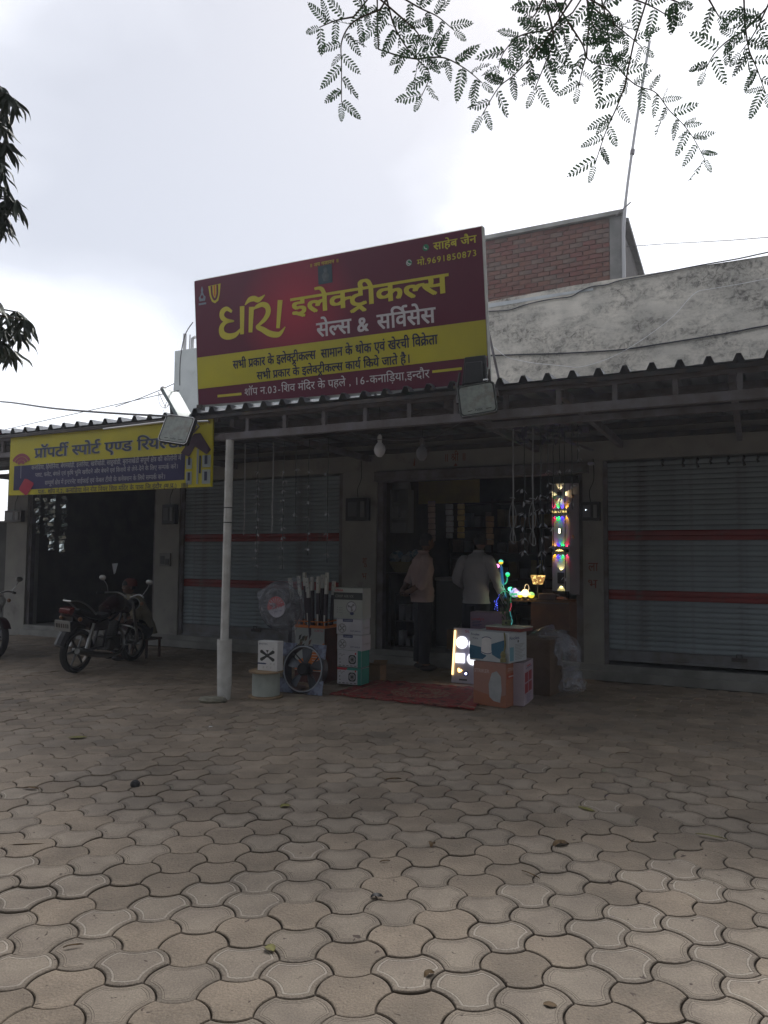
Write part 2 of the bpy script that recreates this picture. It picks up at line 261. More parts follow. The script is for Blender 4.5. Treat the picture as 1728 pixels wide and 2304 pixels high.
# ------------------------------------------------------------------ lettering
GLYPHS = """
414 622,495 622,495 0,414 0/194 622,275 622,275 0,194 0
653 551,653 0,572 0,572 370,378 373,436 303,452 262,458 218,453 176,438 141,414 114,384 95,310 80,258 88,209 110,162 151,117 212,74 294,31 401,102 426,149 308,198 222,250 170,306 153,358 170,374 193,379 227,371 270,348 310,273 377,302 441,572 441,572 551,0 551,0 622,757 622,757 551
595 622,595 551,491 551,491 0,410 0,410 179,343 146,253 132,197 139,148 159,108 192,75 237,52 291,38 353,92 369,130 390,152 418,160 457,148 509,123 551,0 551,0 622/129 301,152 258,180 228,215 209,259 203,306 208,346 224,410 274,410 551,211 551,233 498,240 445,228 381,191 333
208 551,208 234,196 193,160 178,106 199,60 250,41 308,54 345,127 359,127 551,0 551,0 622,578 622,578 551,474 551,474 0,393 0,393 551
170 551,170 0,89 0,89 551,0 551,0 622,273 622,273 551
0 622,569 622,569 551,466 551,466 0,385 0,385 298,204 298,200 220,190 202,153 188,102 209,56 260,37 318,50 355,98 369,385 369,385 551,0 551
587 551,587 0,506 0,506 266,448 254,292 258,212 277,167 253,264 146,380 42,326 -12,133 181,73 256,46 305,40 340,55 376,75 389,104 393,148 382,181 350,210 398,217 458,201 551,0 551,0 622,691 622,691 551/369 322,506 339,506 551,281 551,298 458,288 385,262 333
321 69,380 98,397 120,403 148,396 182,374 208,336 224,280 229,219 222,174 200,147 167,138 124,150 64,196 0,302 -89,248 -142,167 -73,108 -9,70 57,58 130,74 198,115 248,82 292,69 352,79 400,106 433,158 458,361 465,361 551,0 551,0 622,546 622,546 551,442 551,442 394,186 391,153 366,149 347,159 312,183 284,284 300,347 295,396 279,434 255,460 224,476 190,481 153,472 100,447 57,405 24,348 2
-169 615,-210 740,-256 804,-283 818,-354 818,-385 809,-409 882,-318 896,-268 890,-224 870,-187 836,-154 784,-94 615
585 551,482 551,482 0,401 0,401 165,336 132,241 118,188 123,140 139,101 164,71 198,52 238,46 286,53 339,73 383,106 418,151 444,204 459,299 462,369 454,363 385,230 392,365 224,401 256,401 551,0 551,0 622,585 622/127 287,135 242,160 210,198 190,276 187,308 195,168 370,137 335
-179 615,-228 674,-272 698,-320 703,-402 682,-428 751,-380 767,-326 773,-284 768,-246 752,-187 692,-222 774,-263 815,-316 827,-386 813,-409 882,-318 896,-268 890,-224 870,-187 836,-154 784,-94 615
509 551,509 0,428 0,428 250,207 250,203 185,192 166,159 151,119 164,80 196,50 237,39 278,52 308,126 321,126 551,0 551,0 622,612 622,612 551/428 551,207 551,207 321,428 321
170 551,170 0,89 0,89 551,0 551,0 622,273 622,273 551/90 615,49 740,3 804,-24 818,-95 818,-126 809,-150 882,-59 896,-9 890,35 870,72 836,105 784,165 615
630 551,526 551,526 0,445 0,445 150,378 116,283 103,213 113,158 144,123 191,111 251,120 303,148 348,105 370,72 402,49 442,42 493,52 548,83 592,130 622,187 632,236 625,276 604,302 572,311 531,301 486,271 443,210 482,226 504,230 526,220 554,184 568,158 562,136 546,121 521,120 460,132 438,172 409,223 397,333 402,326 332,253 328,220 312,198 288,191 254,198 218,220 193,252 178,292 173,341 178,382 194,445 245,445 551,383 551,383 622,630 622
395 42,341 -12,138 181,75 256,46 305,40 340,55 376,75 389,104 393,148 382,181 349,215 372,238 399,256 468,239 551,0 551,0 622,424 622,424 551,320 551,336 458,330 407,314 365,254 300,167 254,272 146
271 222,213 215,161 197,82 263,58 304,50 352,60 400,87 433,141 458,314 465,314 551,0 551,0 622,505 622,505 551,395 551,395 394,167 391,134 366,130 347,144 306,174 277,275 294,343 285,398 256,435 212,447 154,437 96,406 52,356 21,289 4,415 -40,382 -110,176 1,82 18,57 37,48 65,62 102,101 116,142 106,194 70,281 73,328 88,356 115,366 153,360 182,342 204,312 218
0 551,0 622,693 622,693 551,589 551,589 0,508 0,508 355,445 344,397 300,356 208,279 232,311 313,263 342,209 353,174 347,148 330,131 304,126 271,131 234,148 198,309 40,255 -12,149 84,73 176,52 224,45 275,51 323,70 362,97 390,131 410,204 426,284 412,354 370,396 401,444 420,508 426,508 551
618 551,452 551,452 334,501 358,631 368,631 297,508 287,452 253,452 0,371 0,371 174,312 136,272 122,180 123,138 137,100 161,71 194,52 238,46 290,52 340,70 382,101 417,141 443,189 459,296 460,339 454,333 381,249 391,198 384,159 365,135 334,127 292,135 246,158 214,190 194,228 188,270 193,306 209,371 260,371 551,0 551,0 622,618 622
519 551,371 551,371 349,236 341,181 318,150 290,132 255,126 215,132 171,148 136,173 108,206 89,283 74,375 86,455 121,482 47,388 14,286 0,221 6,162 26,114 58,77 101,54 155,46 220,54 280,80 330,119 369,170 397,227 414,290 420,290 551,0 551,0 622,519 622/31 -165,279 -12,319 -12,465 -192,406 -230,289 -85,78 -230
-185 615,-211 682,-220 748,-210 807,-178 854,-128 886,-61 896,-6 889,39 868,76 831,108 778,163 622,273 622,273 551,170 551,170 0,89 0,89 551,0 551,0 622,87 622,58 712,28 776,-8 813,-57 825,-92 819,-118 800,-134 771,-139 733,-129 672,-105 615
777 551,452 551,452 349,505 386,569 399,628 389,675 358,706 307,716 239,701 141,651 39,579 80,620 154,636 237,631 278,616 307,593 324,562 330,508 312,452 258,452 0,371 0,371 174,312 136,272 122,180 123,138 137,100 161,71 194,52 238,46 290,52 340,70 382,101 417,141 443,189 459,296 460,339 454,333 381,249 391,198 384,159 365,135 334,127 292,135 246,158 214,190 194,228 188,270 193,306 209,371 260,371 551,0 551,0 622,777 622
0 622,515 622,515 551,0 551/537 349,494 356,445 344,397 300,356 208,279 232,311 313,264 342,209 353,174 347,148 330,131 304,126 271,131 234,148 198,309 40,255 -12,149 84,73 176,52 224,45 275,51 323,70 362,97 390,130 410,204 426,284 412,354 370,396 401,445 420,530 424,556 417
89 551,0 551,0 622,80 622,60 669,53 724,59 773,79 814,111 849,154 875,206 891,266 896,356 888,440 862,516 820,585 763,648 695,704 615,620 615,542 706,459 772,373 811,283 824,221 817,174 794,144 760,134 714,144 662,165 622,273 622,273 551,170 551,170 0,89 0
571 551,467 551,467 0,387 0,387 165,324 132,233 118,182 123,137 139,99 164,70 198,52 238,46 286,52 339,72 383,104 418,146 444,196 459,288 462,354 454,349 381,259 391,204 384,162 364,136 331,127 287,135 243,158 212,193 194,235 188,283 194,324 210,387 260,387 551,0 551,0 622,571 622
-190 615,-226 688,-240 762,-229 821,-196 862,-146 888,-85 896,-26 890,21 872,-1 806,-78 827,-113 821,-139 804,-155 779,-160 747,-146 682,-108 615
174 632,240 622,291 586,320 533,332 437,332 321,533 321,533 551,402 551,402 622,717 622,717 551,614 551,614 0,533 0,533 250,332 250,328 185,318 166,283 151,243 164,204 196,175 237,164 278,178 308,253 321,252 468,232 538,206 560,145 565,128 555,114 521,120 496,138 478,218 460,210 389,143 401,90 426,57 464,46 520,56 571,84 606,126 625
45 53,214 153,166 168,128 194,91 258,79 358,79 551,0 551,0 622,583 622,583 551,479 551,479 0,398 0,398 193,92 -13/398 551,160 551,163 304,172 266,190 240,220 223,262 217,337 236,398 280
553 551,553 0,472 0,472 180,403 146,308 132,229 144,164 180,128 218,101 265,83 322,164 346,216 378,245 418,255 467,249 511,232 542,205 562,171 568,130 556,114 521,123 492,150 472,195 461,187 391,129 405,84 430,56 468,46 519,55 568,82 604,123 625,172 632,250 614,285 592,312 561,330 520,336 469,326 402,296 349,248 307,182 274,234 220,268 207,362 208,403 223,472 275,472 551,390 551,390 622,656 622,656 551
568 551,474 551,466 299,441 246,411 219,372 201,323 192,307 266,344 276,370 292,388 322,393 551,160 551,163 278,176 230,206 196,370 98,460 30,479 -7,486 -53,470 -128,439 -184,367 -142,392 -100,403 -55,395 -22,333 31,136 154,95 212,83 256,79 551,0 551,0 622,568 622
-185 772,-168 813,-130 830,-91 813,-75 772,-91 731,-130 714,-168 731
729 551,729 0,648 0,648 45,572 16,488 7,382 20,282 60,183 132,62 271,40 338,55 376,75 389,104 393,148 382,181 350,210 398,217 458,201 551,0 551,0 622,833 622,833 551/534 232,598 246,648 280,648 551,281 551,294 509,298 458,289 384,263 328,221 285,166 253,238 179,314 124,396 90,490 79,572 89,648 122,648 198,593 174,521 164,476 169,436 184,403 207,378 238,361 276,356 319,361 364,377 402,404 432,460 463,531 473,616 463,610 394,540 404,497 398,464 382,444 354,437 316,444 279,464 252,496 237
649 551,545 551,545 0,465 0,465 165,403 133,317 118,247 129,190 161,153 211,141 275,154 330,185 371,38 369,38 441,389 440,382 370,298 364,256 346,230 315,221 274,228 236,250 210,281 193,317 188,363 193,402 210,465 260,465 551,0 551,0 622,649 622
46 53,174 127,124 146,83 180,55 227,46 290,52 340,70 382,101 417,141 443,189 459,296 460,339 454,333 381,249 391,198 384,159 365,135 334,127 292,135 246,158 214,190 194,228 188,270 193,306 209,371 260,371 551,0 551,0 622,777 622,777 551,452 551,452 350,506 386,569 399,628 389,675 358,706 307,716 239,701 141,651 39,579 80,620 154,636 237,631 278,616 307,593 324,562 330,508 312,452 258,452 0,371 0,371 173,93 -12
481 551,481 0,400 0,400 328,200 322,150 299,132 274,126 237,135 189,163 142,271 40,217 -12,132 68,68 151,51 195,45 242,58 305,93 351,163 388,272 399,400 399,400 551,0 551,0 622,584 622,584 551
194 622,275 622,275 0,194 0
90 193,64 206,46 227,40 255,44 280,58 299,104 314,164 295,191 276,236 299,273 335,297 384,305 443,298 493,276 532,242 558,199 566,153 552,138 516,148 484,186 454,270 440,253 370,196 378,149 394,112 418,78 463,66 517,75 563,102 600,145 624,204 632,250 627,292 610,329 584,358 546,378 499,384 440,375 374,350 312,308 260,254 221,341 134,414 43,350 -1,258 118,179 194/591 551,591 0,510 0,510 551,421 551,421 622,695 622,695 551
170 551,170 0,89 0,89 551,0 551,0 622,273 622,273 551/298 863,279 803,254 756,221 722,162 690,91 680,23 691,-35 724,-84 781,-123 863,-52 887,-24 826,7 783,46 758,94 749,144 758,179 786,203 830,222 889
479 551,479 0,398 0,398 191,335 159,254 146,182 160,128 194,91 258,79 358,79 551,0 551,0 622,583 622,583 551/398 551,160 551,163 304,172 266,190 240,220 223,263 217,338 236,398 280
413 -58,342 73,287 68,202 78,124 112,92 140,68 176,51 219,50 313,62 348,102 401,139 426,234 453,295 456,295 551,0 551,0 622,534 622,534 551,376 551,376 385,234 378,173 355,138 317,126 262,136 214,166 174,216 149,312 141,306 176,311 206,327 226,373 240,411 234,438 216,455 190,457 134,446 112,410 86,480 -24
358 222,300 215,248 197,169 263,145 304,137 352,147 400,174 433,228 458,401 465,401 551,0 551,0 622,592 622,592 551,482 551,482 394,254 391,221 366,217 347,231 306,261 277,362 294,430 285,485 256,522 212,534 154,522 93,485 44,447 19,397 5,337 0,244 11,162 44,89 94,25 158,86 207,144 148,202 106,266 82,337 74,401 83,440 109,453 152,447 183,428 204,399 218/257 -134,273 -93,312 -76,351 -93,367 -134,351 -176,312 -192,273 -176
0 622,373 622,373 551,0 551/204 298,200 220,190 202,153 188,102 209,56 260,37 318,50 355,98 369,385 369,385 298
170 551,170 0,89 0,89 551,0 551,0 622,273 622,273 551/80 615,31 674,-13 698,-61 703,-143 682,-169 751,-121 767,-67 773,-25 768,13 752,72 692,37 774,-4 815,-57 827,-127 813,-150 882,-59 896,-9 890,35 870,72 836,105 784,165 615
519 551,371 551,371 349,236 341,181 318,150 290,132 255,126 215,132 171,148 136,173 108,206 89,283 74,375 86,455 121,482 47,388 14,286 0,221 6,162 26,114 58,77 101,54 155,46 220,54 280,80 330,119 369,170 397,227 414,290 420,290 551,0 551,0 622,519 622
89 551,0 551,0 622,87 622,58 712,28 776,-8 813,-57 825,-92 819,-118 800,-134 771,-139 733,-129 672,-105 615,-185 615,-211 682,-220 748,-210 807,-178 854,-128 886,-61 896,14 880,71 833,92 860,157 892,198 896,257 890,304 872,282 806,205 827,170 821,144 804,128 779,123 746,163 622,273 622,273 551,170 551,170 0,89 0
369 322,478 332,486 260,380 251,292 258,212 277,167 253,264 146,380 42,326 -12,133 181,73 256,46 305,40 340,55 376,75 389,104 393,148 382,181 350,210 398,217 458,201 551,0 551,0 622,403 622,403 551,281 551,298 458,288 385,262 333
194 153,149 172,114 205,88 263,79 352,79 551,0 551,0 622,481 622,481 551,420 551,420 321,412 250,385 198,331 160/249 217,293 225,321 249,338 315,339 551,160 551,164 291,178 251,206 226
358 222,300 215,248 197,169 263,145 304,137 352,147 400,174 433,228 458,401 465,401 551,0 551,0 622,592 622,592 551,482 551,482 394,254 391,221 366,217 347,231 306,261 277,362 294,430 285,485 256,522 212,534 154,522 93,485 44,447 19,397 5,337 0,244 11,162 44,89 94,25 158,86 207,144 148,202 106,266 82,337 74,401 83,440 109,453 152,447 183,428 204,399 218
127 65,80 132,326 281,254 358,220 374,181 380,93 361,55 343,27 417,98 444,179 456,251 444,314 402,382 326,382 551,0 551,0 622,566 622,566 551,463 551,463 0,382 0,382 234
-248 -12,-193 5,-136 11,-69 1,-20 -28,12 -72,22 -129,10 -184,-24 -229,-81 -258,-157 -268,-247 -256,-324 -222,-392 -168,-455 -100,-394 -57,-320 -136,-246 -182,-157 -196,-98 -188,-63 -163,-51 -122,-57 -93,-76 -73,-131 -57,-180 -62,-222 -79
-63 -245,-116 -262,-173 -268,-240 -258,-290 -228,-322 -183,-333 -126,-322 -73,-287 -29,-233 1,-162 11,-92 4,-31 -17,22 -49,68 -90,145 -189,83 -228,28 -155,-27 -101,-87 -68,-156 -57,-201 -62,-233 -76,-252 -99,-259 -128,-253 -160,-234 -181,-178 -196,-130 -190,-88 -175
634 551,634 0,553 0,553 551,420 551,420 321,412 250,385 198,331 160,251 146,194 153,149 172,114 205,88 263,79 352,79 551,0 551,0 622,737 622,737 551/249 217,293 225,321 249,338 315,339 551,160 551,164 291,178 251,206 226
623 551,623 0,542 0,542 325,476 302,390 293,298 303,225 326,153 270,134 242,128 208,138 168,174 134,269 121,263 157,268 184,283 202,328 216,364 210,391 190,408 164,410 111,400 92,365 66,448 -24,390 -65,298 53,190 55,141 70,101 95,71 126,52 164,46 205,55 255,80 296,164 361,97 426,80 464,74 507,84 556,114 596,164 623,231 632,289 625,338 603,371 566,382 515,376 471,359 434,295 373,379 364,464 374,542 411,542 551,453 551,453 622,727 622,727 551/153 502,158 471,174 442,228 399,270 433,295 468,303 506,286 548,263 562,198 562,174 549,158 529
-169 615,-210 740,-256 804,-283 818,-354 818,-385 809,-409 882,-318 896,-268 890,-224 870,-187 836,-154 784,-94 615/-113 821,-96 862,-58 879,-18 862,-2 821,-18 780,-58 763,-96 780
160 551,163 304,172 266,190 240,220 223,263 217,303 222,340 237,400 282,436 214,354 166,309 151,254 146,182 160,128 194,91 258,79 358,79 551,0 551,0 622,322 622,322 551
626 551,460 551,460 337,510 360,640 368,640 297,516 290,460 257,460 0,379 0,379 193,324 160,248 146,176 160,125 197,90 262,79 354,79 551,0 551,0 622,626 622/160 551,166 281,188 240,213 223,248 217,322 234,379 279,379 551
27 -233,-32 -257,-106 -268,-173 -258,-224 -228,-255 -183,-266 -126,-255 -74,-222 -28,-187 -5,-143 11,-89 18,-82 -48,-132 -59,-166 -77,-186 -102,-192 -132,-186 -161,-167 -182,-111 -197,-56 -190,2 -164
593 622,593 551,489 551,489 0,408 0,408 191,301 150,254 146,182 160,128 194,91 258,79 358,79 551,0 551,0 622/408 551,205 551,408 287/189 240,219 223,262 217,313 225,360 245,159 507,162 304,172 266
470 218,465 175,450 141,424 114,374 88,312 80,257 87,206 108,159 144,115 196,29 356,100 382,145 287,193 214,246 168,305 153,340 157,367 170,385 193,391 227,386 262,370 293,318 347,260 341,255 411,313 418,352 435,373 461,380 494,374 525,356 546,302 562,235 552,171 525,146 594,210 620,298 632,367 622,418 593,449 549,459 495,452 447,429 407,392 375,412 355,543 353,594 363,594 551,521 551,521 622,1038 622,1038 551,934 551,934 0,853 0,853 551,675 551,675 0,594 0,594 290,498 279,455 282/844 615,795 674,751 698,703 703,621 682,595 751,643 767,697 773,739 768,777 752,836 692,801 774,760 815,707 827,637 813,614 882,705 896,755 890,799 870,836 836,869 784,929 615
207 321,428 321,428 250,207 250,203 185,192 166,159 151,119 164,80 196,50 237,39 278,52 308,126 321,126 551,0 551,0 622,364 622,364 551,207 551
271 222,213 215,161 197,82 263,58 304,50 352,60 400,87 433,141 458,314 465,314 551,0 551,0 622,505 622,505 551,395 551,395 394,167 391,134 366,130 347,144 306,174 277,275 294,343 285,398 256,435 212,447 154,437 96,406 52,356 21,289 4,415 -40,382 -110,176 1,82 18,57 37,48 65,62 102,101 116,142 106,194 70,281 73,328 88,356 115,366 153,360 182,342 204,312 218/293 615,257 688,243 762,254 821,287 862,337 888,398 896,457 890,504 872,482 806,405 827,370 821,344 804,328 779,323 747,337 682,375 615
460 551,460 349,514 386,578 399,637 389,684 358,715 307,725 239,710 141,660 39,588 80,629 154,645 237,640 278,625 307,601 324,570 330,516 312,460 257,460 0,379 0,379 193,323 160,248 146,176 160,125 197,90 262,79 354,79 551,0 551,0 622,786 622,786 551/160 551,166 281,188 240,213 223,248 217,321 234,379 278,379 551
243 40,195 107,447 258,257 314,76 202,28 270,183 354,138 392,110 428,89 503,100 552,132 594,182 622,247 632,307 623,356 596,388 553,399 500,393 459,376 422,319 361,423 330,537 310,537 551,461 551,461 622,722 622,722 551,618 551,618 0,537 0,537 234/168 497,185 446,248 393,300 442,318 500,313 530,298 550,244 566,192 549,174 528
""".strip().split("\n")
RUNS = {
'slogan': ('0:60:0 1:959:0 2:1701:0 3:2581:0 1:3144:0 4:3886:0 5:4145:0 5:4700:0 0:5615:0', [], 6214),
'owner': ('6:0:0 4:676:0 7:935:0 8:1466:0 9:1466:0 1:2337:0 10:3079:0 5:3079:0', [], 3634),
'phone': ('11:0:0 12:598:0', [('.', 857), ('9', 1117), ('6', 1677), ('9', 2237), ('1', 2797), ('8', 3348), ('5', 3908), ('0', 4468), ('8', 5028), ('7', 5588), ('3', 6148)], 6708),
'dhara': ('13:0:0 4:615:0 14:874:0 4:1283:0', [], 1542),
'elec': ('15:0:0 16:491:0 8:1169:0 17:1169:0 18:1772:0 19:2276:0 20:2535:0 21:3297:0 6:3797:0', [], 4473),
'sales': ('6:0:0 8:676:0 21:676:0 6:1176:0 6:3212:0 22:3888:0 23:4147:0 24:4703:0 6:4703:0 8:5379:0 6:5379:0', [('&', 2152)], 6055),
'line1': ('6:0:0 25:676:0 19:1379:0 26:1938:0 20:2506:0 4:3268:0 14:3527:0 20:4236:0 8:4777:0 15:5298:0 16:5789:0 8:6467:0 17:6467:0 18:7070:0 19:7574:0 20:7833:0 21:8595:0 6:9095:0 6:10371:0 4:11047:0 11:11306:0 4:11904:0 5:12163:0 20:13018:0 8:13559:0 27:14080:0 12:14722:0 20:14981:0 28:16043:0 23:16596:0 29:17152:0 30:17452:0 8:18270:0 14:18270:0 31:18679:0 19:19313:0 22:19872:0 23:20131:0 32:20687:0 8:21228:0 33:21449:0 4:22019:0', [], 22278),
'line2': ('6:0:0 25:676:0 19:1379:0 26:1938:0 20:2506:0 4:3268:0 14:3527:0 20:4236:0 8:4777:0 15:5298:0 16:5789:0 8:6467:0 17:6467:0 18:7070:0 19:7574:0 20:7833:0 21:8595:0 6:9095:0 20:10071:0 4:10833:0 2:11092:0 24:11672:0 22:11972:0 20:12231:0 2:12993:0 8:13573:0 1:13873:0 4:14615:0 33:14874:0 8:15444:0 7:15744:0 10:16275:0 34:16335:0', [], 16714),
'addr': ('35:0:0 36:680:0 37:939:0 5:1807:0 22:4162:0 35:4421:0 23:5101:0 11:5957:0 29:6555:0 22:6555:0 38:6814:0 14:7334:0 20:8043:0 8:8584:0 37:9105:0 7:9673:0 16:10204:0 8:10882:0 20:13273:0 5:14035:0 4:14590:0 22:14849:0 39:15108:0 2:15685:0 4:16265:0 15:16784:0 40:17275:0 38:17633:0 41:18153:0 14:18412:0', [('.', 2362), ('0', 2622), ('3', 3182), ('-', 3742), (',', 11182), ('1', 11742), ('6', 12293), ('-', 12853), (',', 16524)], 18821),
'prop': ('26:0:0 36:568:0 37:827:0 42:1395:0 43:1899:0 44:2458:0 37:2847:0 12:3415:0 42:3674:0 24:4134:0 28:4478:0 45:5031:0 46:5498:0 22:6375:0 14:6634:0 2:7043:0 21:7623:0 42:8123:0 19:8627:0', [], 8886),
'p1': ('20:0:0 5:762:0 4:1317:0 22:1576:0 46:1835:0 2:2412:0 4:2992:0 22:3811:0 7:4070:0 29:4601:0 3:4601:0 12:5164:0 22:5423:0 5:5682:0 2:6237:0 4:6817:0 9:7636:0 8:8207:0 3:8207:0 11:8770:0 30:9368:0 8:10186:0 39:10186:0 19:10763:0 15:11582:0 16:12073:0 4:12751:0 22:13010:0 14:13269:0 2:13678:0 4:14258:0 30:15077:0 47:15895:0 19:16447:0 30:16706:0 8:17524:0 46:17524:0 19:18101:0 6:18920:0 4:19596:0 7:19855:0 48:20386:0 30:20386:0 8:21204:0 46:21204:0 19:21781:0 9:22600:0 48:23171:0 14:23171:0 4:23580:0 5:23839:0 4:24394:0 30:24653:0 8:25471:0 46:25471:0 19:26048:0 6:26607:0 29:27283:0 37:27283:0 49:27851:0 50:27851:0 24:28574:0 51:28874:0 8:29586:0 47:29586:0 20:30438:0 19:31200:0 20:31759:0 36:32521:0 16:32780:0 12:33458:0 5:33717:0 19:34272:0 11:34831:0 52:35429:0', [(',', 3251), (',', 7076), (',', 11022), (',', 14517), (',', 18360), (',', 22040)], 35429),
'p2': ('53:0:0 16:308:0 4:986:0 42:1245:0 54:2309:0 16:2921:0 8:3599:0 42:3599:0 9:4663:0 29:5234:0 3:5234:0 16:5797:0 8:6475:0 28:6775:0 23:7328:0 29:7884:0 20:8184:0 55:8725:0 22:8946:0 56:9205:0 25:10083:0 49:10786:0 22:10786:0 11:11045:0 30:11943:0 14:12761:0 19:13170:0 38:13429:0 5:13949:0 8:14504:0 57:14804:0 14:15827:0 9:16536:0 8:17107:0 31:17107:0 5:17741:0 8:18296:0 28:18596:0 23:19149:0 29:19705:0 22:20005:0 20:20264:0 14:21026:0 4:21435:0 2:21694:0 8:22274:0 6:22574:0 8:23250:0 16:23550:0 8:24228:0 5:24228:0 8:24783:0 38:25203:0 8:25668:0 5:25723:0 8:26278:0 20:26578:0 8:27119:0 22:27640:0 16:27899:0 28:28577:0 6:29430:0 58:30106:0 37:30456:0 20:31024:0 24:31565:0 20:32086:0 14:32848:0 8:33257:0 34:33317:0', [(',', 1749), (',', 4103), ('-', 24783)], 33696),
'p3': ('6:0:0 58:676:0 37:1026:0 49:1594:0 50:1594:0 24:2317:0 51:2617:0 8:3329:0 47:3329:0 11:4181:0 52:4779:0 15:5079:0 40:5570:0 42:5928:0 14:6432:0 5:6841:0 8:7396:0 42:7396:0 23:8200:0 4:8756:0 59:9015:0 60:9506:0 4:10277:0 59:10536:0 28:11327:0 23:11880:0 29:12436:0 20:12736:0 8:13277:0 9:13498:0 16:14069:0 42:15047:0 19:15551:0 23:15810:0 19:16366:0 20:16925:0 8:17466:0 20:17987:0 5:18749:0 8:19304:0 17:19304:0 35:19907:0 5:20587:0 20:21442:0 8:21983:0 22:22504:0 16:22763:0 2:23441:0 8:24021:0 6:24321:0 58:24997:0 37:25347:0 20:25915:0 24:26456:0 20:26977:0 14:27739:0 8:28148:0 34:28208:0', [], 28587),
'p4': ('37:0:0 33:568:0 4:1138:0 35:2117:0 36:2797:0 37:3056:0 5:3924:0 29:4479:0 20:5859:0 5:6621:0 4:7176:0 22:7435:0 46:7694:0 2:8271:0 4:8851:0 11:9410:0 8:10008:0 5:10008:0 14:10863:0 12:11272:0 46:11531:0 22:12408:0 5:12667:0 2:13222:0 14:13802:0 22:14511:0 35:14770:0 23:15450:0 11:16306:0 29:16904:0 22:16904:0 38:17163:0 14:17683:0 20:18392:0 8:18933:0 37:19454:0 4:20022:0 6:20281:0 22:21257:0 1:21516:0 15:22518:0 29:23002:0 38:23009:0 41:23529:0 14:23788:0 11:24817:0 26:25675:0', [('-', 1397), ('.', 4479), ('2', 4739), (',', 5299), ('.', 22258), ('(', 24497), ('.', 25415), ('.', 26243), (')', 26503)], 26823),
'shri': ('0:60:0 61:959:0 19:1666:0 0:2285:0', [], 2884),
'ram': ('1:0:0 2:742:0 61:1622:0 19:2329:0 14:2888:0 4:3297:0 11:3556:0', [], 4154),
'shu': ('35:0:0 48:680:0', [], 680),
'bha': ('25:0:0', [], 703),
'la': ('16:0:0 4:678:0', [], 937),
}
_gc = {}
def _curve_mesh(cu):
    o = bpy.data.objects.new('tmp', cu); COL.objects.link(o)
    dg = bpy.context.evaluated_depsgraph_get(); me = bpy.data.meshes.new_from_object(o.evaluated_get(dg))
    vs = [tuple(v.co[:2]) for v in me.vertices]; fs = [tuple(p.vertices) for p in me.polygons]
    bpy.data.objects.remove(o); bpy.data.curves.remove(cu); bpy.data.meshes.remove(me)
    return vs, fs
def glyph(gi, bold):
    k = (gi, 0)
    if k not in _gc:
        cu = bpy.data.curves.new('g', 'CURVE'); cu.dimensions = '2D'; cu.fill_mode = 'BOTH'
        for c in GLYPHS[gi].split('/'):
            if not c: continue
            P = [tuple(map(int, p.split())) for p in c.split(',')]
            sp = cu.splines.new('POLY'); sp.points.add(len(P)-1); sp.use_cyclic_u = True
            for q, (x, y) in zip(sp.points, P): q.co = (x/1000, y/1000, 0, 1)
        _gc[k] = _curve_mesh(cu)
    return _gc[k]
def latin(ch, bold=0.0):
    k = ('L', ch, bold)
    if k not in _gc:
        cu = bpy.data.curves.new('g', 'FONT'); cu.body = ch; cu.size = 1.0; cu.offset = bold
        _gc[k] = _curve_mesh(cu)
    return _gc[k]
_d8 = latin('8'); _CAPH = max(v[1] for v in _d8[0])
HEAD = 0.62
def run(key, fn, x0, x1, zh, zb, mt, parent, bold=0.0, label=None, slant=0.0, name='lettering'):
    """a line of Devanagari: headline at zh, foot at zb, from x0 to x1, laid on a surface by fn(x, z, lift)"""
    gl, lat, w = RUNS[key]; sx = (x1-x0)/(w/1000.0); sz = (zh-zb)/HEAD
    mb = MB(); alt = 0
    def put(vs, fs, ox, oy, kx=1.0, ky=1.0):
        nonlocal alt
        b_ = bold/1000*0.75
        for dx, dy in (((0, 0),) if not bold else ((-b_, -b_*.6), (b_, -b_*.6), (b_, b_*.6), (-b_, b_*.6))):
            alt = (alt+1) % 7; i = len(mb.v)
            mb.v += [tuple(fn(x0+(ox+dx+kx*x)*sx + slant*(oy+ky*y)*sz, zb+(oy+dy+ky*y)*sz, alt*0.0002)) for x, y in vs]
            for f in fs: mb.f.append(tuple(i+q for q in f)); mb.m.append(0)
    for g in gl.split():
        gi, x, y = map(int, g.split(':')); put(*glyph(gi, bold), x/1000, y/1000)
    for ch, x in lat:
        vs, fs = latin(ch)
        if vs: put(vs, fs, x/1000+0.03, 0, 0.92, HEAD/_CAPH)
    o = mb.build(name, mt, parent, label=label); return o
def text(s, fn, x0, x1, z0, z1, mt, parent, bold=0.0, label=None, slant=0.0, name='lettering'):
    vs, fs = latin(s, min(bold, .02))
    xs = [v[0] for v in vs]; ax, bx = min(xs), max(xs)
    mb = MB(); sx = (x1-x0)/(bx-ax); sz = (z1-z0)/_CAPH
    mb.v = [tuple(fn(x0+(x-ax)*sx+slant*y*sz, z0+y*sz, 0)) for x, y in vs]; mb.f = list(fs); mb.m = [0]*len(fs)
    return mb.build(name, mt, parent, label=label)
def flatpoly(pts, fn, mt, parent, lift=0.0, name='printed_shape', label=None):
    mb = MB(); mb.v = [tuple(fn(x, z, lift)) for x, z in pts]; mb.f = [tuple(range(len(pts)))]; mb.m = [0]
    return mb.build(name, mt, parent, label=label)
def circ(cx, cz, rx, rz=None, n=24, a0=0, a1=360):
    rz = rz or rx
    return [(cx+rx*math.cos(R(a0+(a1-a0)*k/(n if a1-a0 == 360 else n-1))), cz+rz*math.sin(R(a0+(a1-a0)*k/(n if a1-a0 == 360 else n-1)))) for k in range(n)]
